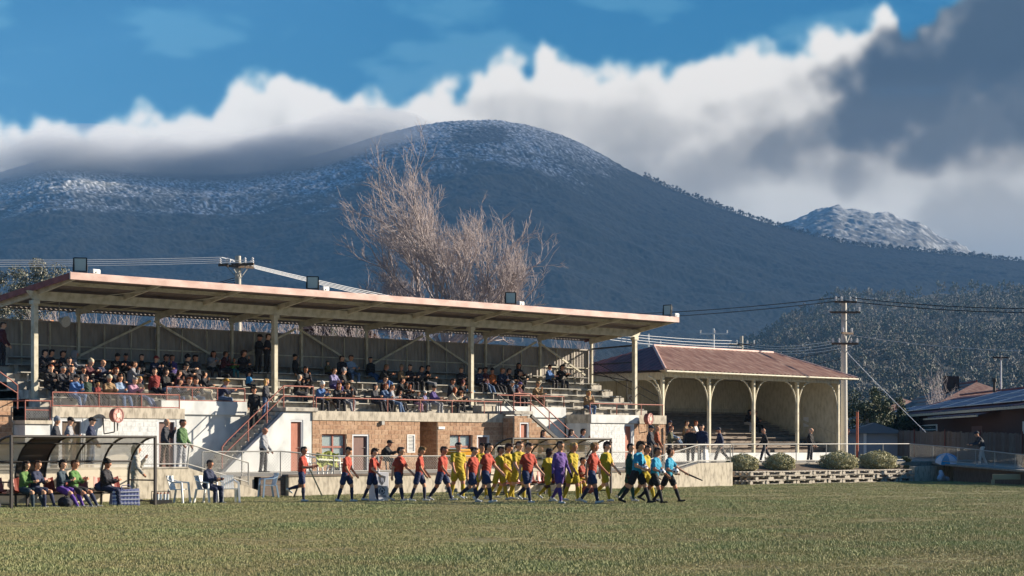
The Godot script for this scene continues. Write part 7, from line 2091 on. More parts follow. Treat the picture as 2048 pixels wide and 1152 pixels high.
	person(v(64.29, 4.09, 68.65), -88, "sit_b", "long", -10, 0.66, ["a9745a", "a85a2a", "4f3a2a", "26242a", "26242a", "2a2a2c", "2a1c16"], "child in brown with long orange hair, thirteenth from the left, second bench row", "spectators seated on the benches")
	person(v(67.15, 4.09, 68.65), -68, "sit_a", "tousled", -25, 1.00, ["a9745a", "3a2618", "33343a", "26242a", "26242a", "b8b8b4", "2a1c16"], "spectator in charcoal, fourteenth from the left, second bench row", "spectators seated on the benches")
	person(v(67.76, 4.09, 68.65), -43, "sit_d", "beanie", 30, 0.95, ["a9745a", "4b2026", "1d1b1c", "26242a", "26242a", "2a2a2c", "2a1c16"], "spectator in black and maroon beanie, fifteenth from the left, second bench row", "spectators seated on the benches")
	person(v(71.33, 4.09, 68.65), -53, "sit_c", "cap", -25, 1.00, ["c08c6c", "7d7f84", "26242a", "26242a", "26242a", "2a2a2c", "2a1c16"], "spectator in dark and grey cap, sixteenth from the left, second bench row", "spectators seated on the benches")
	person(v(71.85, 4.09, 68.65), -78, "sit_a", "cap", 30, 0.95, ["b98468", "44366e", "4b2026", "26242a", "26242a", "2a2a2c", "2a1c16"], "spectator in maroon and purple cap, seventeenth from the left, second bench row", "spectators seated on the benches")
	person(v(73.04, 4.09, 68.65), -68, "sit_d", "cap", -10, 1.03, ["c08c6c", "8a7152", "8a7152", "4f3a2a", "4f3a2a", "b8b8b4", "2a1c16"], "spectator in tan and tan cap, eighteenth from the left, second bench row", "spectators seated on the benches")
	person(v(46.22, 4.44, 69.43), -98, "sit_e", "short", 0, 1.03, ["c99a7c", "2a1c14", "33343a", "26242a", "26242a", "2a2a2c", "2a1c16"], "spectator in charcoal, first from the left, third bench row", "spectators seated on the benches")
	person(v(46.97, 4.44, 69.43), -68, "sit_b", "beanie", 0, 1.03, ["cfa184", "c0b49c", "4b2026", "26242a", "26242a", "2a2a2c", "2a1c16"], "spectator in maroon and cream beanie, second from the left, third bench row", "spectators seated on the benches")
	person(v(47.58, 4.44, 69.43), -68, "sit_b", "bald", 0, 1.03, ["c99a7c", "8a8680", "222a44", "26242a", "26242a", "3a2e28", "2a1c16"], "spectator in navy, balding, third from the left, third bench row", "spectators seated on the benches")
	person(v(49.19, 4.44, 69.43), -43, "sit_d", "short", 0, 0.97, ["c08c6c", "3a2618", "7d7f84", "4a6080", "4a6080", "b8b8b4", "2a1c16"], "spectator in grey, fourth from the left, third bench row", "spectators seated on the benches")
	person(v(51.73, 4.44, 69.43), -53, "sit_b", "cap", -25, 1.00, ["c99a7c", "1d1b1c", "26242a", "26242a", "26242a", "3a2e28", "2a1c16"], "spectator in dark and black cap, fifth from the left, third bench row", "spectators seated on the benches")
	person(v(55.44, 4.44, 69.43), -78, "sit_a", "tousled", 15, 0.66, ["c99a7c", "3a2618", "2a7ab0", "26242a", "26242a", "3a2e28", "2a1c16"], "child in bright blue, sixth from the left, third bench row", "spectators seated on the benches")
	person(v(58.63, 4.44, 69.43), -98, "sit_d", "tousled", 0, 1.03, ["a9745a", "1c1614", "26242a", "26242a", "26242a", "2a2a2c", "2a1c16"], "spectator in dark, seventh from the left, third bench row", "spectators seated on the benches")
	person(v(60.36, 4.44, 69.43), -88, "sit_a", "short", 30, 1.00, ["c99a7c", "3a2618", "77749a", "44366e", "44366e", "3a2e28", "2a1c16"], "spectator in lilac, eighth from the left, third bench row", "spectators seated on the benches")
	person(v(60.96, 4.44, 69.43), -53, "sit_c", "beanie", 30, 1.00, ["cfa184", "7d7f84", "1d1b1c", "26242a", "26242a", "3a2e28", "2a1c16"], "spectator in black and grey beanie, ninth from the left, third bench row", "spectators seated on the benches")
	person(v(45.26, 4.79, 70.21), -53, "sit_b", "tousled", 0, 1.03, ["cfa184", "1c1614", "26242a", "26242a", "26242a", "b8b8b4", "2a1c16"], "spectator in dark, first from the left, fourth bench row", "spectators seated on the benches")
	person(v(45.79, 4.79, 70.21), -78, "sit_a", "tousled", 30, 1.00, ["c08c6c", "1c1614", "33343a", "26242a", "26242a", "b8b8b4", "2a1c16"], "spectator in charcoal, second from the left, fourth bench row", "spectators seated on the benches")
	person(v(46.36, 4.79, 70.21), -53, "sit_c", "tousled", -10, 0.97, ["c08c6c", "2a1c14", "26242a", "4a6080", "4a6080", "b8b8b4", "2a1c16"], "spectator in dark, third from the left, fourth bench row", "spectators seated on the benches")
	person(v(46.88, 4.79, 70.21), -43, "sit_a", "hood", 15, 1.00, ["a9745a", "1c1614", "7d7f84", "26242a", "26242a", "2a2a2c", "2a1c16"], "spectator in grey with the hood up, fourth from the left, fourth bench row", "spectators seated on the benches")
	person(v(48.88, 4.79, 70.21), -78, "sit_b", "beanie", 0, 0.97, ["b98468", "1d1b1c", "1d1b1c", "1d1b1c", "1d1b1c", "b8b8b4", "2a1c16"], "spectator in black and black beanie, fifth from the left, fourth bench row", "spectators seated on the benches")
	person(v(49.49, 4.79, 70.21), -98, "sit_c", "tousled", -25, 0.95, ["a9745a", "1c1614", "26242a", "1d1b1c", "1d1b1c", "2a2a2c", "2a1c16"], "spectator in dark, sixth from the left, fourth bench row", "spectators seated on the benches")
	person(v(50.38, 4.79, 70.21), -53, "sit_e", "short", -25, 0.97, ["cfa184", "1c1614", "1d1b1c", "26242a", "26242a", "3a2e28", "2a1c16"], "spectator in black, seventh from the left, fourth bench row", "spectators seated on the benches")
	person(v(50.90, 4.79, 70.21), -88, "sit_b", "cap", 30, 0.95, ["cfa184", "7a2a26", "222a44", "26242a", "26242a", "3a2e28", "2a1c16"], "spectator in navy and red cap, eighth from the left, fourth bench row", "spectators seated on the benches")
	person(v(51.43, 4.79, 70.21), -68, "sit_d", "tousled", -10, 1.00, ["a9745a", "1c1614", "26242a", "26242a", "26242a", "2a2a2c", "2a1c16"], "spectator in dark, ninth from the left, fourth bench row", "spectators seated on the benches")
	person(v(51.95, 4.79, 70.21), -88, "sit_e", "short", 15, 1.00, ["b98468", "3a2618", "44366e", "26242a", "26242a", "3a2e28", "2a1c16"], "spectator in purple, tenth from the left, fourth bench row", "spectators seated on the benches")
	person(v(52.67, 4.79, 70.21), -53, "sit_c", "beanie", 15, 1.03, ["cfa184", "1d1b1c", "26242a", "26242a", "26242a", "b8b8b4", "2a1c16"], "spectator in dark and black beanie, eleventh from the left, fourth bench row", "spectators seated on the benches")
	person(v(53.19, 4.79, 70.21), -98, "sit_e", "tousled", 15, 1.03, ["b98468", "1c1614", "33343a", "26242a", "26242a", "2a2a2c", "2a1c16"], "spectator in charcoal, twelfth from the left, fourth bench row", "spectators seated on the benches")
	person(v(64.10, 4.79, 70.21), -68, "sit_b", "short", 30, 1.00, ["a9745a", "7a5a34", "1d1b1c", "3c5f92", "3c5f92", "2a2a2c", "2a1c16"], "spectator in black, thirteenth from the left, fourth bench row", "spectators seated on the benches")
	person(v(65.33, 4.79, 70.21), -68, "sit_c", "beanie", -25, 0.95, ["b98468", "8a7152", "8a7152", "26242a", "26242a", "3a2e28", "2a1c16"], "spectator in tan and tan beanie, fourteenth from the left, fourth bench row", "spectators seated on the benches")
	person(v(65.86, 4.79, 70.21), -88, "sit_a", "short", -10, 1.00, ["cfa184", "3a2618", "26242a", "26242a", "26242a", "3a2e28", "2a1c16"], "spectator in dark, fifteenth from the left, fourth bench row", "spectators seated on the benches")
	person(v(66.42, 4.79, 70.21), -78, "sit_b", "short", 15, 0.97, ["c08c6c", "1c1614", "33343a", "1d1b1c", "1d1b1c", "2a2a2c", "2a1c16"], "spectator in charcoal, sixteenth from the left, fourth bench row", "spectators seated on the benches")
	person(v(67.02, 4.79, 70.21), -53, "sit_a", "short", -10, 1.00, ["c08c6c", "1c1614", "1d1b1c", "7d7f84", "7d7f84", "2a2a2c", "2a1c16"], "spectator in black, seventeenth from the left, fourth bench row", "spectators seated on the benches")
	person(v(69.33, 4.79, 70.21), -98, "sit_a", "short", 0, 0.95, ["c99a7c", "7a5a34", "26242a", "26242a", "26242a", "b8b8b4", "2a1c16"], "spectator in dark, eighteenth from the left, fourth bench row", "spectators seated on the benches")
	person(v(70.60, 4.79, 70.21), -88, "sit_a", "tousled", 30, 0.97, ["cfa184", "1c1614", "222a44", "26242a", "26242a", "2a2a2c", "2a1c16"], "spectator in navy, nineteenth from the left, fourth bench row", "spectators seated on the benches")
	person(v(71.12, 4.79, 70.21), -98, "sit_e", "tousled", 15, 1.00, ["a9745a", "3a2618", "4b2026", "4a6080", "4a6080", "2a2a2c", "2a1c16"], "spectator in maroon, twentieth from the left, fourth bench row", "spectators seated on the benches")
	person(v(71.64, 4.79, 70.21), -88, "sit_e", "beanie", -25, 0.97, ["b98468", "1d1b1c", "a85a2a", "26242a", "26242a", "b8b8b4", "2a1c16"], "spectator in orange and black beanie, twenty-first from the left, fourth bench row", "spectators seated on the benches")
	person(v(72.16, 4.79, 70.21), -88, "sit_d", "short", 30, 1.03, ["b98468", "7a5a34", "222a44", "26242a", "26242a", "3a2e28", "2a1c16"], "spectator in navy, twenty-second from the left, fourth bench row", "spectators seated on the benches")
	person(v(72.68, 4.79, 70.21), -78, "sit_a", "short", 15, 1.00, ["c08c6c", "2a1c14", "26242a", "4a6080", "4a6080", "b8b8b4", "2a1c16"], "spectator in dark, twenty-third from the left, fourth bench row", "spectators seated on the benches")
	person(v(73.21, 4.79, 70.21), -43, "sit_b", "short", -25, 0.95, ["c99a7c", "1c1614", "1d1b1c", "1d1b1c", "1d1b1c", "b8b8b4", "2a1c16"], "spectator in black, twenty-fourth from the left, fourth bench row", "spectators seated on the benches")
	person(v(54.58, 5.14, 70.99), -98, "sit_b", "long", -10, 0.97, ["a9745a", "2a1c14", "7d7f84", "26242a", "26242a", "2a2a2c", "2a1c16"], "spectator in grey with long darkbrown hair, first from the left, fifth bench row", "spectators seated on the benches")
	person(v(55.22, 5.14, 70.99), -43, "sit_d", "short", 15, 0.95, ["a9745a", "3a2618", "4b2026", "26242a", "26242a", "2a2a2c", "2a1c16"], "spectator in maroon, second from the left, fifth bench row", "spectators seated on the benches")
	person(v(55.75, 5.14, 70.99), -88, "sit_b", "short", -25, 0.66, ["a9745a", "7a5a34", "3b6a3a", "2c6a72", "2c6a72", "3a2e28", "2a1c16"], "child in green, third from the left, fifth bench row", "spectators seated on the benches")
	person(v(56.27, 5.14, 70.99), -78, "sit_d", "tousled", 30, 1.03, ["b98468", "3a2618", "26242a", "26242a", "26242a", "3a2e28", "2a1c16"], "spectator in dark, fourth from the left, fifth bench row", "spectators seated on the benches")
	person(v(59.46, 5.14, 70.99), -43, "sit_e", "cap", 30, 0.95, ["c08c6c", "1d1b1c", "1d1b1c", "1d1b1c", "1d1b1c", "b8b8b4", "2a1c16"], "spectator in black and black cap, fifth from the left, fifth bench row", "spectators seated on the benches")
	person(v(61.37, 5.14, 70.99), -78, "sit_c", "hood", -25, 0.66, ["cfa184", "1c1614", "4a4a34", "26242a", "26242a", "3a2e28", "2a1c16"], "child in olive with the hood up, sixth from the left, fifth bench row", "spectators seated on the benches")
	person(v(62.26, 5.14, 70.99), -98, "sit_c", "short", 30, 0.97, ["c99a7c", "3a2618", "26242a", "26242a", "26242a", "3a2e28", "2a1c16"], "spectator in dark, seventh from the left, fifth bench row", "spectators seated on the benches")
	person(v(62.78, 5.14, 70.99), -98, "sit_a", "short", 15, 1.03, ["c08c6c", "3a2618", "7e93ac", "4a6080", "4a6080", "3a2e28", "2a1c16"], "spectator in light blue, eighth from the left, fifth bench row", "spectators seated on the benches")
	person(v(64.14, 5.14, 70.99), -88, "sit_e", "short", -10, 0.97, ["c99a7c", "1c1614", "1d1b1c", "3c5f92", "3c5f92", "b8b8b4", "2a1c16"], "spectator in black, ninth from the left, fifth bench row", "spectators seated on the benches")
	person(v(74.25, 5.14, 70.99), -98, "sit_a", "long", -25, 1.00, ["a9745a", "2a1c14", "26242a", "26242a", "26242a", "3a2e28", "2a1c16"], "spectator in dark with long darkbrown hair, tenth from the left, fifth bench row", "spectators seated on the benches")
	person(v(76.56, 5.14, 70.99), -78, "sit_a", "tousled", -25, 0.97, ["a9745a", "1c1614", "3c5f92", "26242a", "26242a", "2a2a2c", "2a1c16"], "spectator in blue, eleventh from the left, fifth bench row", "spectators seated on the benches")
	person(v(77.33, 5.14, 70.99), -88, "sit_b", "tousled", 0, 1.03, ["c08c6c", "1c1614", "1d1b1c", "26242a", "26242a", "b8b8b4", "2a1c16"], "spectator in black, twelfth from the left, fifth bench row", "spectators seated on the benches")
	person(v(53.25, 2.55, 66.30), -120, "stand_a", "tousled", 0, 0.97, ["b98468", "3a2618", "1d1b1c", "1d1b1c", "1d1b1c", "2a2a2c", "2a1c16"], "person in black standing halfway down the left stairs", "")
	person(v(53.79, 2.95, 66.20), -60, "stand_a", "long", 20, 0.95, ["cfa184", "b08a50", "33343a", "4a6080", "4a6080", "2a2a2c", "2a1c16"], "blonde person in black puffer jacket and jeans on the left stairs", "")
	person(v(57.29, 5.07, 71.00), -70, "stand_b", "cap", 0, 1.00, ["a9745a", "1c1614", "1d1b1c", "1d1b1c", "1d1b1c", "2a2a2c", "2a1c16"], "person in black cap standing before the back wall by a post", "")
	person(v(57.78, 5.07, 71.00), -60, "stand_b", "short", 0, 1.03, ["cfa184", "3a2618", "26242a", "1d1b1c", "1d1b1c", "2a2a2c", "2a1c16"], "taller person in dark coat standing before the back wall by a post", "")
	person(v(43.80, 5.00, 70.60), -50, "stand_a", "short", 0, 1.00, ["c99a7c", "3a2618", "4b2026", "26242a", "26242a", "2a2a2c", "2a1c16"], "person in maroon at the left edge of the stand", "")
	person(v(37.77, 0.98, 57.60), -46, "stand_b", "beanie", 0, 1.00, ["c08c6c", "7d7f84", "33343a", "26242a", "26242a", "2a2a2c", "2a1c16"], "person in dark hooded coat holding something red behind the left fence", "")
	person(v(38.30, 0.98, 57.60), -46, "stand_b", "cap", 0, 1.00, ["cfa184", "1c1614", "8a8c90", "c0b49c", "c0b49c", "2a2a2c", "2a1c16"], "person in grey jacket and dark cap gesturing behind the left fence", "")
	person(v(39.04, 0.98, 57.40), -46, "stand_a", "cap", 0, 1.00, ["cfa184", "1c1614", "222a44", "4a6080", "4a6080", "2a2a2c", "2a1c16"], "person in long navy coat and dark cap behind the left fence", "")
	person(v(42.13, 0.98, 57.40), -56, "stand_c", "bald", 0, 1.00, ["c99a7c", "8a8680", "33343a", "4f3a2a", "4f3a2a", "2a2a2c", "2a1c16"], "balding person in dark jacket, hand to mouth, by the brown door", "")
	person(v(42.70, 0.95, 57.20), -66, "stand_a", "short", 0, 1.00, ["a9745a", "3a2618", "46633a", "9a9ca0", "9a9ca0", "2a2a2c", "2a1c16"], "person in green vest leaning by the ramp fence", "")
	person(v(50.77, 0.72, 62.60), -61, "stand_a", "bald", 0, 1.02, ["a9745a", "8a8680", "8a8c90", "33343a", "33343a", "2a2a2c", "2a1c16"], "person in silver puffer jacket before the white stair wall", "")
	person(v(38.00, 0.00, 53.40), -36, "stand_c", "hood", 0, 1.02, ["b98468", "1c1614", "9a968c", "8a867c", "8a867c", "2a2a2c", "2a1c16"], "photographer in a long grey hooded coat behind the left dugout", "")
	person(v(56.84, 0.00, 53.20), -46, "stand_b", "bald", 0, 1.00, ["a9745a", "8a8680", "24382c", "26242a", "26242a", "2a2a2c", "2a1c16"], "grey haired person in dark green jacket in the right dugout", "")
	person(v(57.58, 0.00, 53.40), -41, "stand_a", "short", 0, 1.00, ["b98468", "1c1614", "33343a", "26242a", "26242a", "2a2a2c", "2a1c16"], "dark haired person standing inside the right dugout", "")
	person(v(64.34, 0.72, 60.00), -100, "stand_b", "long", 0, 1.00, ["c08c6c", "2a1c14", "222a44", "26242a", "26242a", "2a2a2c", "2a1c16"], "long haired person in navy standing by the brick stair block", "")
	person(v(65.58, 0.76, 59.50), -70, "stand_b", "long", 0, 1.00, ["cfa184", "3a2618", "222a44", "26242a", "26242a", "2a2a2c", "2a1c16"], "person in navy, left of two at the right stair foot", "")
	person(v(66.35, 0.78, 59.50), -60, "stand_c", "tousled", 0, 1.00, ["b98468", "3a2618", "222a44", "26242a", "26242a", "2a2a2c", "2a1c16"], "person in navy, hand raised, right of two at the stair foot", "")
	person(v(72.40, 0.98, 60.60), -60, "stand_a", "cap", 0, 1.00, ["c08c6c", "33343a", "33343a", "26242a", "26242a", "2a2a2c", "2a1c16"], "person in long dark coat near the right hose reel", "")
	person(v(73.24, 0.98, 60.90), -50, "stand_a", "bald", 0, 1.00, ["c08c6c", "8a8680", "8e4a2c", "26242a", "26242a", "2a2a2c", "2a1c16"], "person in rust orange coat near the right hose reel", "")
	person(v(77.42, 0.98, 63.50), -60, "stand_b", "short", 0, 1.03, ["c99a7c", "7a3a1a", "4a4a34", "26242a", "26242a", "2a2a2c", "2a1c16"], "bearded person in olive jacket and scarf at the old stand corner", "")
	person(v(75.93, 0.98, 61.00), -140, "stand_a", "short", 0, 1.00, ["cfa184", "7a5a34", "1d1b1c", "33343a", "33343a", "2a2a2c", "2a1c16"], "person in black jacket with their back to the pitch by the barrier", "")
	person(v(76.32, 0.98, 60.60), -150, "stand_a", "short", 0, 1.05, ["cfa184", "1c1614", "222a44", "222a44", "222a44", "2a2a2c", "2a1c16"], "person in navy with a white bag, back to the pitch", "")
	person(v(78.54, 0.98, 61.20), 135, "stride", "cap", 0, 1.00, ["b98468", "33343a", "222a44", "33343a", "33343a", "2a2a2c", "2a1c16"], "person in navy striding left before the old stand", "")
	person(v(83.01, 0.98, 61.80), 140, "stride", "bald", 0, 1.00, ["b98468", "8a8680", "1d1b1c", "33343a", "33343a", "2a2a2c", "2a1c16"], "grey haired person in black walking before the old stand", "")
	person(v(87.24, 0.98, 62.00), -70, "stand_a", "bald", 0, 1.00, ["cfa184", "8a8680", "1d1b1c", "33343a", "33343a", "2a2a2c", "2a1c16"], "person in black standing by the old stand, right of the walkers", "")
	person(v(89.26, 0.83, 52.90), 140, "stoop", "cap", 0, 1.00, ["c08c6c", "33343a", "33343a", "c4c0b8", "c4c0b8", "d0d0d0", "2a1c16"], "person in dark puffer jacket and pale trousers on the far right path", "")
	person(v(88.51, 2.30, 71.50), -70, "sit_a", "short", 0, 1.00, ["cfa184", "3a2618", "8a7152", "26242a", "26242a", "b8b8b4", "2a1c16"], "person in a brown patterned jacket seated in the old stand", "")
	person(v(89.54, 2.30, 71.60), -70, "sit_c", "short", 0, 1.00, ["b98468", "7a3a1a", "cfcfcc", "26242a", "26242a", "b8b8b4", "2a1c16"], "person in white seated in the old stand", "")
	person(v(87.25, 1.85, 70.45), -70, "sit_a", "short", 0, 1.00, ["a9745a", "8a8680", "33343a", "26242a", "26242a", "b8b8b4", "2a1c16"], "person in charcoal seated low in the old stand", "")
	person(v(87.34, 2.30, 71.60), -70, "sit_e", "cap", 0, 1.00, ["c08c6c", "222a44", "222a44", "7e93ac", "7e93ac", "b8b8b4", "2a1c16"], "person with legs up in pale jeans at the old stand corner", "")
	person(v(96.61, 3.10, 73.30), -90, "sit_b", "hood", 0, 1.00, ["b98468", "1c1614", "1d1b1c", "9a9ca0", "9a9ca0", "b8b8b4", "2a1c16"], "person in black seated in the shade of the old stand", "")
	person(v(97.45, 3.00, 73.30), -90, "sit_c", "short", 0, 1.00, ["b98468", "1c1614", "26242a", "1d1b1c", "1d1b1c", "b8b8b4", "2a1c16"], "second person seated in the shade of the old stand", "")
	person(v(58.90, 1.16, 64.40), -60, "sit_b", "cap", 0, 1.00, ["a9745a", "1c1614", "1d1b1c", "26242a", "26242a", "b8b8b4", "2a1c16"], "person in black leather jacket and cap sitting before the tan wall", "")
	person(v(31.82, 0.44, 50.15), -66, "bench_kit", "long", 0, 0.98, ["c99a7c", "2a1c14", "52733a", "2a3a44", "2a3a44", "b8b8b4", "2a1c16"], "dugout substitute in green bib with long hair, leftmost", "")
	person(v(32.17, 0.44, 50.10), -64, "bench_kit", "short", 0, 1.00, ["c99a7c", "3a2618", "222a44", "222a44", "222a44", "b8b8b4", "2a1c16"], "dugout substitute in navy top beside the leftmost one", "")
	person(v(33.05, 0.44, 50.10), -61, "bench_kit_low", "tousled", 0, 1.00, ["cfa184", "1c1614", "2f3f4a", "5a3a8e", "5a3a8e", "b8b8b4", "2a1c16"], "dugout substitute in dark top and purple shorts", "")
	person(v(33.47, 0.44, 50.10), -61, "bench_kit_low", "short", 0, 1.00, ["b98468", "3a2618", "4a7038", "26242a", "222a44", "b8b8b4", "2a1c16"], "dugout substitute in green bib with a beard", "")
	person(v(34.61, 0.44, 50.10), -61, "sit_c", "beanie", 0, 1.00, ["a9745a", "1c1614", "26242a", "222a44", "222a44", "b8b8b4", "2a1c16"], "dugout coach in dark coat and beanie, legs crossed", "")
	person(v(38.47, 0.44, 50.20), -72, "sit_a", "short", 0, 0.98, ["b98468", "1c1614", "222a44", "222a44", "222a44", "b8b8b4", "2a1c16"], "person in navy tracksuit seated on a white plastic chair", "")
	person(v(55.75, 0.44, 50.05), -70, "bench_kit", "short", 0, 1.00, ["c08c6c", "1c1614", "8a3a2a", "a68c24", "a68c24", "b8b8b4", "2a1c16"], "substitute in red bib and yellow shorts in the right dugout", "")
	person(v(55.20, 0.44, 50.05), -70, "bench_kit", "short", 0, 1.00, ["a9745a", "3a2618", "8a3a2a", "a68c24", "a68c24", "b8b8b4", "2a1c16"], "second substitute in red bib half hidden in the right dugout", "")
	person(v(41.62, 0.00, 49.37), -62, "jog", "short", -15, 1.00, ["a9745a", "1c1614", "9c3a28", "232f52", "22263e", "c8c8c4", "2a1c16"], "red shirted player jogging, last in the line", "players and referees walking out")
	person(v(42.21, 0.00, 47.91), -66, "walk_e", "short", -15, 1.00, ["c08c6c", "1c1614", "9c3a28", "232f52", "22263e", "c8c8c4", "2a1c16"], "red shirted player looking down, second from the left", "players and referees walking out")
	person(v(43.18, 0.00, 47.75), -62, "face_hand", "tousled", 0, 0.97, ["cfa184", "3a2618", "9c3a28", "232f52", "22263e", "c8c8c4", "2a1c16"], "red shirted player with a hand to his face", "players and referees walking out")
	person(v(43.77, 0.00, 47.14), -72, "walk_d", "short", 10, 1.00, ["c99a7c", "1c1614", "9c3a28", "232f52", "22263e", "c8c8c4", "2a1c16"], "red shirted player in front of the white pedestal", "players and referees walking out")
	person(v(44.22, 0.00, 46.66), -57, "walk_e", "tousled", 0, 1.00, ["c08c6c", "7a5a34", "9c3a28", "232f52", "22263e", "c8c8c4", "2a1c16"], "fair haired red player right of the pedestal", "players and referees walking out")
	person(v(45.15, 0.00, 46.56), -72, "walk_a", "short", 0, 1.02, ["a9745a", "3a2618", "9c3a28", "232f52", "22263e", "c8c8c4", "2a1c16"], "red player in wide stride, head high, left of the first yellow player", "players and referees walking out")
	person(v(47.72, 0.00, 48.43), -107, "walk_c", "short", -5, 1.08, ["b98468", "1c1614", "a8921e", "a6931f", "a8921e", "c8c8c4", "2a1c16"], "first yellow player from the left, seen from the front", "players and referees walking out")
	person(v(45.00, 0.00, 45.01), -72, "walk_b", "bun", 0, 1.00, ["c99a7c", "3a2618", "9c3a28", "232f52", "22263e", "c8c8c4", "2a1c16"], "red player wearing a headband, hair tied back", "players and referees walking out")
	person(v(47.35, 0.00, 46.94), -96, "walk_c", "tousled", -15, 1.06, ["c08c6c", "3a2618", "a8921e", "a6931f", "a8921e", "c8c8c4", "2a1c16"], "yellow player half hidden behind two red players", "players and referees walking out")
	person(v(44.49, 0.00, 43.90), -71, "walk_d", "short", 10, 1.07, ["c99a7c", "1c1614", "9c3a28", "232f52", "22263e", "c8c8c4", "2a1c16"], "dark haired red player beside the headband wearer", "players and referees walking out")
	person(v(47.30, 0.00, 46.08), -78, "walk_a", "short", 10, 1.02, ["a9745a", "1c1614", "a8921e", "a6931f", "a8921e", "c8c8c4", "2a1c16"], "yellow player with black hair left of the face touching one", "players and referees walking out")
	person(v(47.93, 0.00, 46.34), -82, "face_hand", "tousled", 10, 1.06, ["c08c6c", "3a2618", "a8921e", "a6931f", "a8921e", "c8c8c4", "2a1c16"], "yellow player touching his face", "players and referees walking out")
	person(v(47.75, 0.00, 45.62), -91, "walk_c", "short", 0, 1.10, ["c99a7c", "3a2618", "a8921e", "a6931f", "a8921e", "c8c8c4", "2a1c16"], "tall yellow player with white armband sleeve", "players and referees walking out")
	person(v(45.39, 0.00, 42.97), -92, "walk_b", "short", 0, 1.08, ["c99a7c", "3a2618", "9c3a28", "232f52", "22263e", "c8c8c4", "2a1c16"], "red player with cropped hair left of the goalkeeper", "players and referees walking out")
	person(v(47.09, 0.00, 43.68), -87, "walk_b", "short", 25, 0.98, ["4a2e22", "1c1614", "a8921e", "a6931f", "a8921e", "c8c8c4", "2a1c16"], "dark skinned yellow player beside the purple goalkeeper", "players and referees walking out")
	person(v(45.67, 0.00, 41.88), -92, "keeper", "short", 0, 1.10, ["c08c6c", "1c1614", "5c4284", "4f3678", "4f3678", "c8c8c4", "2a1c16"], "goalkeeper all in purple with a dark beard", "players and referees walking out")
	person(v(47.64, 0.00, 43.11), -82, "walk_c", "short", 25, 1.07, ["a9745a", "b08a50", "a8921e", "a6931f", "a8921e", "c8c8c4", "2a1c16"], "fair haired yellow player right of the purple goalkeeper", "players and referees walking out")
	person(v(46.37, 0.00, 41.15), -68, "walk_d", "short", 25, 1.08, ["a9745a", "7a5a34", "9c3a28", "232f52", "22263e", "c8c8c4", "2a1c16"], "red player with long sleeves nearest the referees", "players and referees walking out")
	person(v(48.37, 0.00, 42.35), -82, "walk_b", "tousled", 10, 1.10, ["cfa184", "3a2618", "a8921e", "a6931f", "a8921e", "c8c8c4", "2a1c16"], "tall yellow player right of the last red player", "players and referees walking out")
	person(v(48.90, 0.00, 41.80), -62, "keeper", "short", -15, 1.06, ["c99a7c", "1c1614", "20483c", "20483c", "20483c", "c8c8c4", "2a1c16"], "goalkeeper in dark green behind the tallest referee", "players and referees walking out")
	person(v(49.25, 0.00, 41.43), -76, "walk_a", "short", 0, 1.04, ["b98468", "3a2618", "a8921e", "a6931f", "a8921e", "c8c8c4", "2a1c16"], "yellow player hidden behind the referees", "players and referees walking out")
	person(v(47.34, 0.00, 40.15), -74, "referee_a", "tousled", 10, 1.12, ["c08c6c", "3a2618", "1f86a6", "1a1a1e", "1a1a1e", "1c1c1e", "2a1c16"], "tallest referee in blue shirt with a ball on his hip", "players and referees walking out")
	person(v(47.72, 0.00, 39.74), -70, "referee_b", "short", 0, 1.00, ["a9745a", "3a2618", "1f86a6", "1a1a1e", "1a1a1e", "1c1c1e", "2a1c16"], "middle referee in blue shirt carrying a ball", "players and referees walking out")
	person(v(48.88, 0.00, 40.15), -70, "referee_c", "short", 25, 1.00, ["b98468", "3a2618", "1f86a6", "1a1a1e", "1a1a1e", "1c1c1e", "2a1c16"], "leading referee in blue shirt with a flag and ball", "players and referees walking out")
	make_held()

var REFS := [[47.34, 40.15, 1.12], [47.72, 39.74, 1.00], [48.88, 40.15, 1.00]]

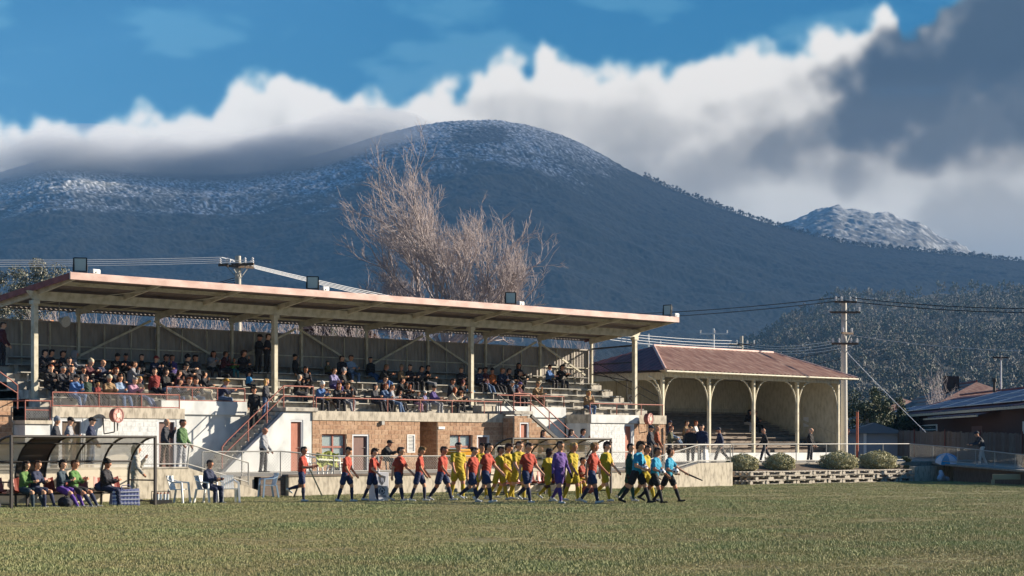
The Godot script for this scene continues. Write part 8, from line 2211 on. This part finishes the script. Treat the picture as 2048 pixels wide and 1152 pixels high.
func make_held() -> void:
	# match balls on the referees' hips, assistant's flags
	var names := ["white match ball held on the tallest referee's hip", "white match ball held by the middle referee", "white match ball held by the leading referee"]
	for i in REFS.size():
		var r: Array = REFS[i]
		var bs := Basis(Vector3.UP, deg_to_rad(-54.0))
		var c: Vector3 = v(r[0], 0, r[1]) + bs * (Vector3(0.24, 0.98, 0.33) * float(r[2]))
		var o := thing("match_ball", names[i], "ball", c, 0.4 * i, "match balls carried by the referees")
		var sp := SphereMesh.new(); sp.radius = 0.11; sp.height = 0.22; sp.radial_segments = 24; sp.rings = 12
		part("cover", sp, M.ball_white, o)
		var ph := (1.0 + sqrt(5.0)) * 0.5
		for q in [Vector3(0, 1, ph), Vector3(0, -1, ph), Vector3(0, 1, -ph), Vector3(0, -1, -ph), Vector3(1, ph, 0), Vector3(-1, ph, 0), Vector3(1, -ph, 0), Vector3(-1, -ph, 0), Vector3(ph, 0, 1), Vector3(-ph, 0, 1), Vector3(ph, 0, -1), Vector3(-ph, 0, -1)]:
			var n: Vector3 = q.normalized()
			part("patch", tube_mesh(n * 0.098, n * 0.1125, 0.04, 0.036, 5), plain("ball_dark", hexc("3a3440"), 0.5), o)
	for k in [1, 2]:
		var r: Array = REFS[k - 1] if k == 1 else REFS[2]
		var bs := Basis(Vector3.UP, deg_to_rad(-54.0))
		var a: Vector3 = v(r[0], 0, r[1]) + bs * (Vector3(0.22 if k == 1 else 0.5, 0.98 if k == 1 else 0.93, -0.2) * float(r[2]))
		var d: Vector3 = bs * Vector3(0.85, -0.62 if k == 1 else -0.36, 0.1).normalized()
		var o := thing("linesman_flag", ["furled flag slanting down from the tallest referee's hand", "furled dark flag held forward by the leading referee"][k - 1], "flag", a)
		part("stick", tube_mesh(-d * 0.1, d * 0.62, 0.012, 0.012, 6), M.black, o)
		part("furled_cloth", tube_mesh(d * 0.12, d * 0.6, 0.03, 0.02, 8), cloth("b5542a" if k == 1 else "2a2624"), o)
	var wb := thing("carrier_bag", "white carrier bag hanging beside the person in navy", "bag", v(76.25, 1.02, 60.30), 0.3)
	var s := Soup.new()
	s.hexa([Vector3(-0.22, 0, 0.08), Vector3(0.22, 0, 0.08), Vector3(0.22, 0, -0.08), Vector3(-0.22, 0, -0.08), Vector3(-0.19, 0.62, 0.04), Vector3(0.19, 0.6, 0.04), Vector3(0.19, 0.6, -0.04), Vector3(-0.19, 0.62, -0.04)])
	part("sack", s.done(), M.plastic_white, wb)
	part("carry_handle", path_mesh([Vector3(-0.12, 0.6, 0), Vector3(0, 0.82, 0), Vector3(0.12, 0.6, 0)], 0.012, 5), M.plastic_white, wb)
	# things left on the benches
	var left := [[56.75, 4, "dark jacket left on the fourth bench row beside a post", "232126"], [54.9, 3, "dark coat spread on the bench behind the stairs", "2b2a2e"], [60.2, 4, "dark bag left on the bench near the olive hooded child", "26242a"], [69.3, 2, "bright blue bag on the bench right of the second post", "2a6a9a"], [74.6, 4, "small bag on the benches near the right end", "4a4640"], [47.4, 2, "folded grey blanket on the benches at the left", "5a5c60"]]
	for b in left:
		var i: int = b[1]
		var o := thing("left_clothing", b[2], "clothing", v(b[0], 3.745 + i * 0.35, 67.95 + i * 0.78), b[0])
		var nm := nets([[Vector3(-0.22, 0.05, 0), Vector3(0.2, 0.06, 0.03), 0.085, 0.07, 2, 2, 0.0, 0.05], [Vector3(-0.05, 0.1, 0.02), Vector3(0.1, 0.12, -0.03), 0.08, 0.06, 2, 2, 0.0, 0.05]], 0.025, 0.012)
		var arr := []
		arr.resize(Mesh.ARRAY_MAX)
		arr[Mesh.ARRAY_VERTEX] = nm[0]; arr[Mesh.ARRAY_NORMAL] = nm[1]; arr[Mesh.ARRAY_INDEX] = nm[2][2]
		var am := ArrayMesh.new(); am.add_surface_from_arrays(Mesh.PRIMITIVE_TRIANGLES, arr)
		part("heap", am, cloth(b[3]), o)
		part("sleeve", path_mesh([Vector3(0.15, 0.05, 0.05), Vector3(0.3, 0.035, 0.08), Vector3(0.38, 0.03, 0.02)], 0.035, 6), cloth(b[3]), o)

func _ready() -> void:
	# camera: level, with the lens shifted up so that uprights stay upright
	var cam := Camera3D.new()
	cam.name = "camera"
	add_child(cam)
	cam.position = Vector3(0, 1.75, 0)
	cam.rotation.y = deg_to_rad(-YAW)
	cam.projection = Camera3D.PROJECTION_FRUSTUM
	cam.near = 0.5
	cam.far = 30000.0
	cam.size = 0.5 * 1152.0 / 4000.0
	cam.frustum_offset = Vector2(0, 0.5 * 318.0 / 4000.0)
	cam.current = true
	# sky and air
	var we := WorldEnvironment.new()
	var env := Environment.new()
	env.background_mode = Environment.BG_SKY
	env.sky = make_sky()
	env.background_energy_multiplier = 0.42
	env.tonemap_mode = Environment.TONE_MAPPER_LINEAR
	env.tonemap_exposure = 2.6
	env.sdfgi_enabled = true; env.ssao_enabled = true; env.ssil_enabled = true
	env.volumetric_fog_enabled = true; env.volumetric_fog_density = 0.0
	env.fog_enabled = true
	env.fog_density = 0.00006
	env.fog_light_color = Color(0.46, 0.66, 0.86)
	we.environment = env
	add_child(we)
	# low winter sun from the right
	var sun := DirectionalLight3D.new()
	sun.name = "sun"
	sun.light_energy = 1.6
	sun.light_color = Color(1.0, 0.945, 0.865)
	sun.light_angular_distance = 0.5
	sun.shadow_enabled = true
	add_child(sun)
	var to_sun := Vector3(0.87 * cos(deg_to_rad(21.0)), sin(deg_to_rad(21.0)), 0.5 * cos(deg_to_rad(21.0)))
	sun.look_at_from_position(to_sun * 100.0, Vector3.ZERO)
	make_materials()
	make_ground()
	make_mountain()
	make_hill()
	make_cloud()
	make_stand()
	make_facade()
	make_stairs()
	make_old_stand()
	make_house()
	make_paling_fence()
	make_poles()
	make_trees()
	make_fences()
	make_dugouts()
	make_garden()
	make_people()
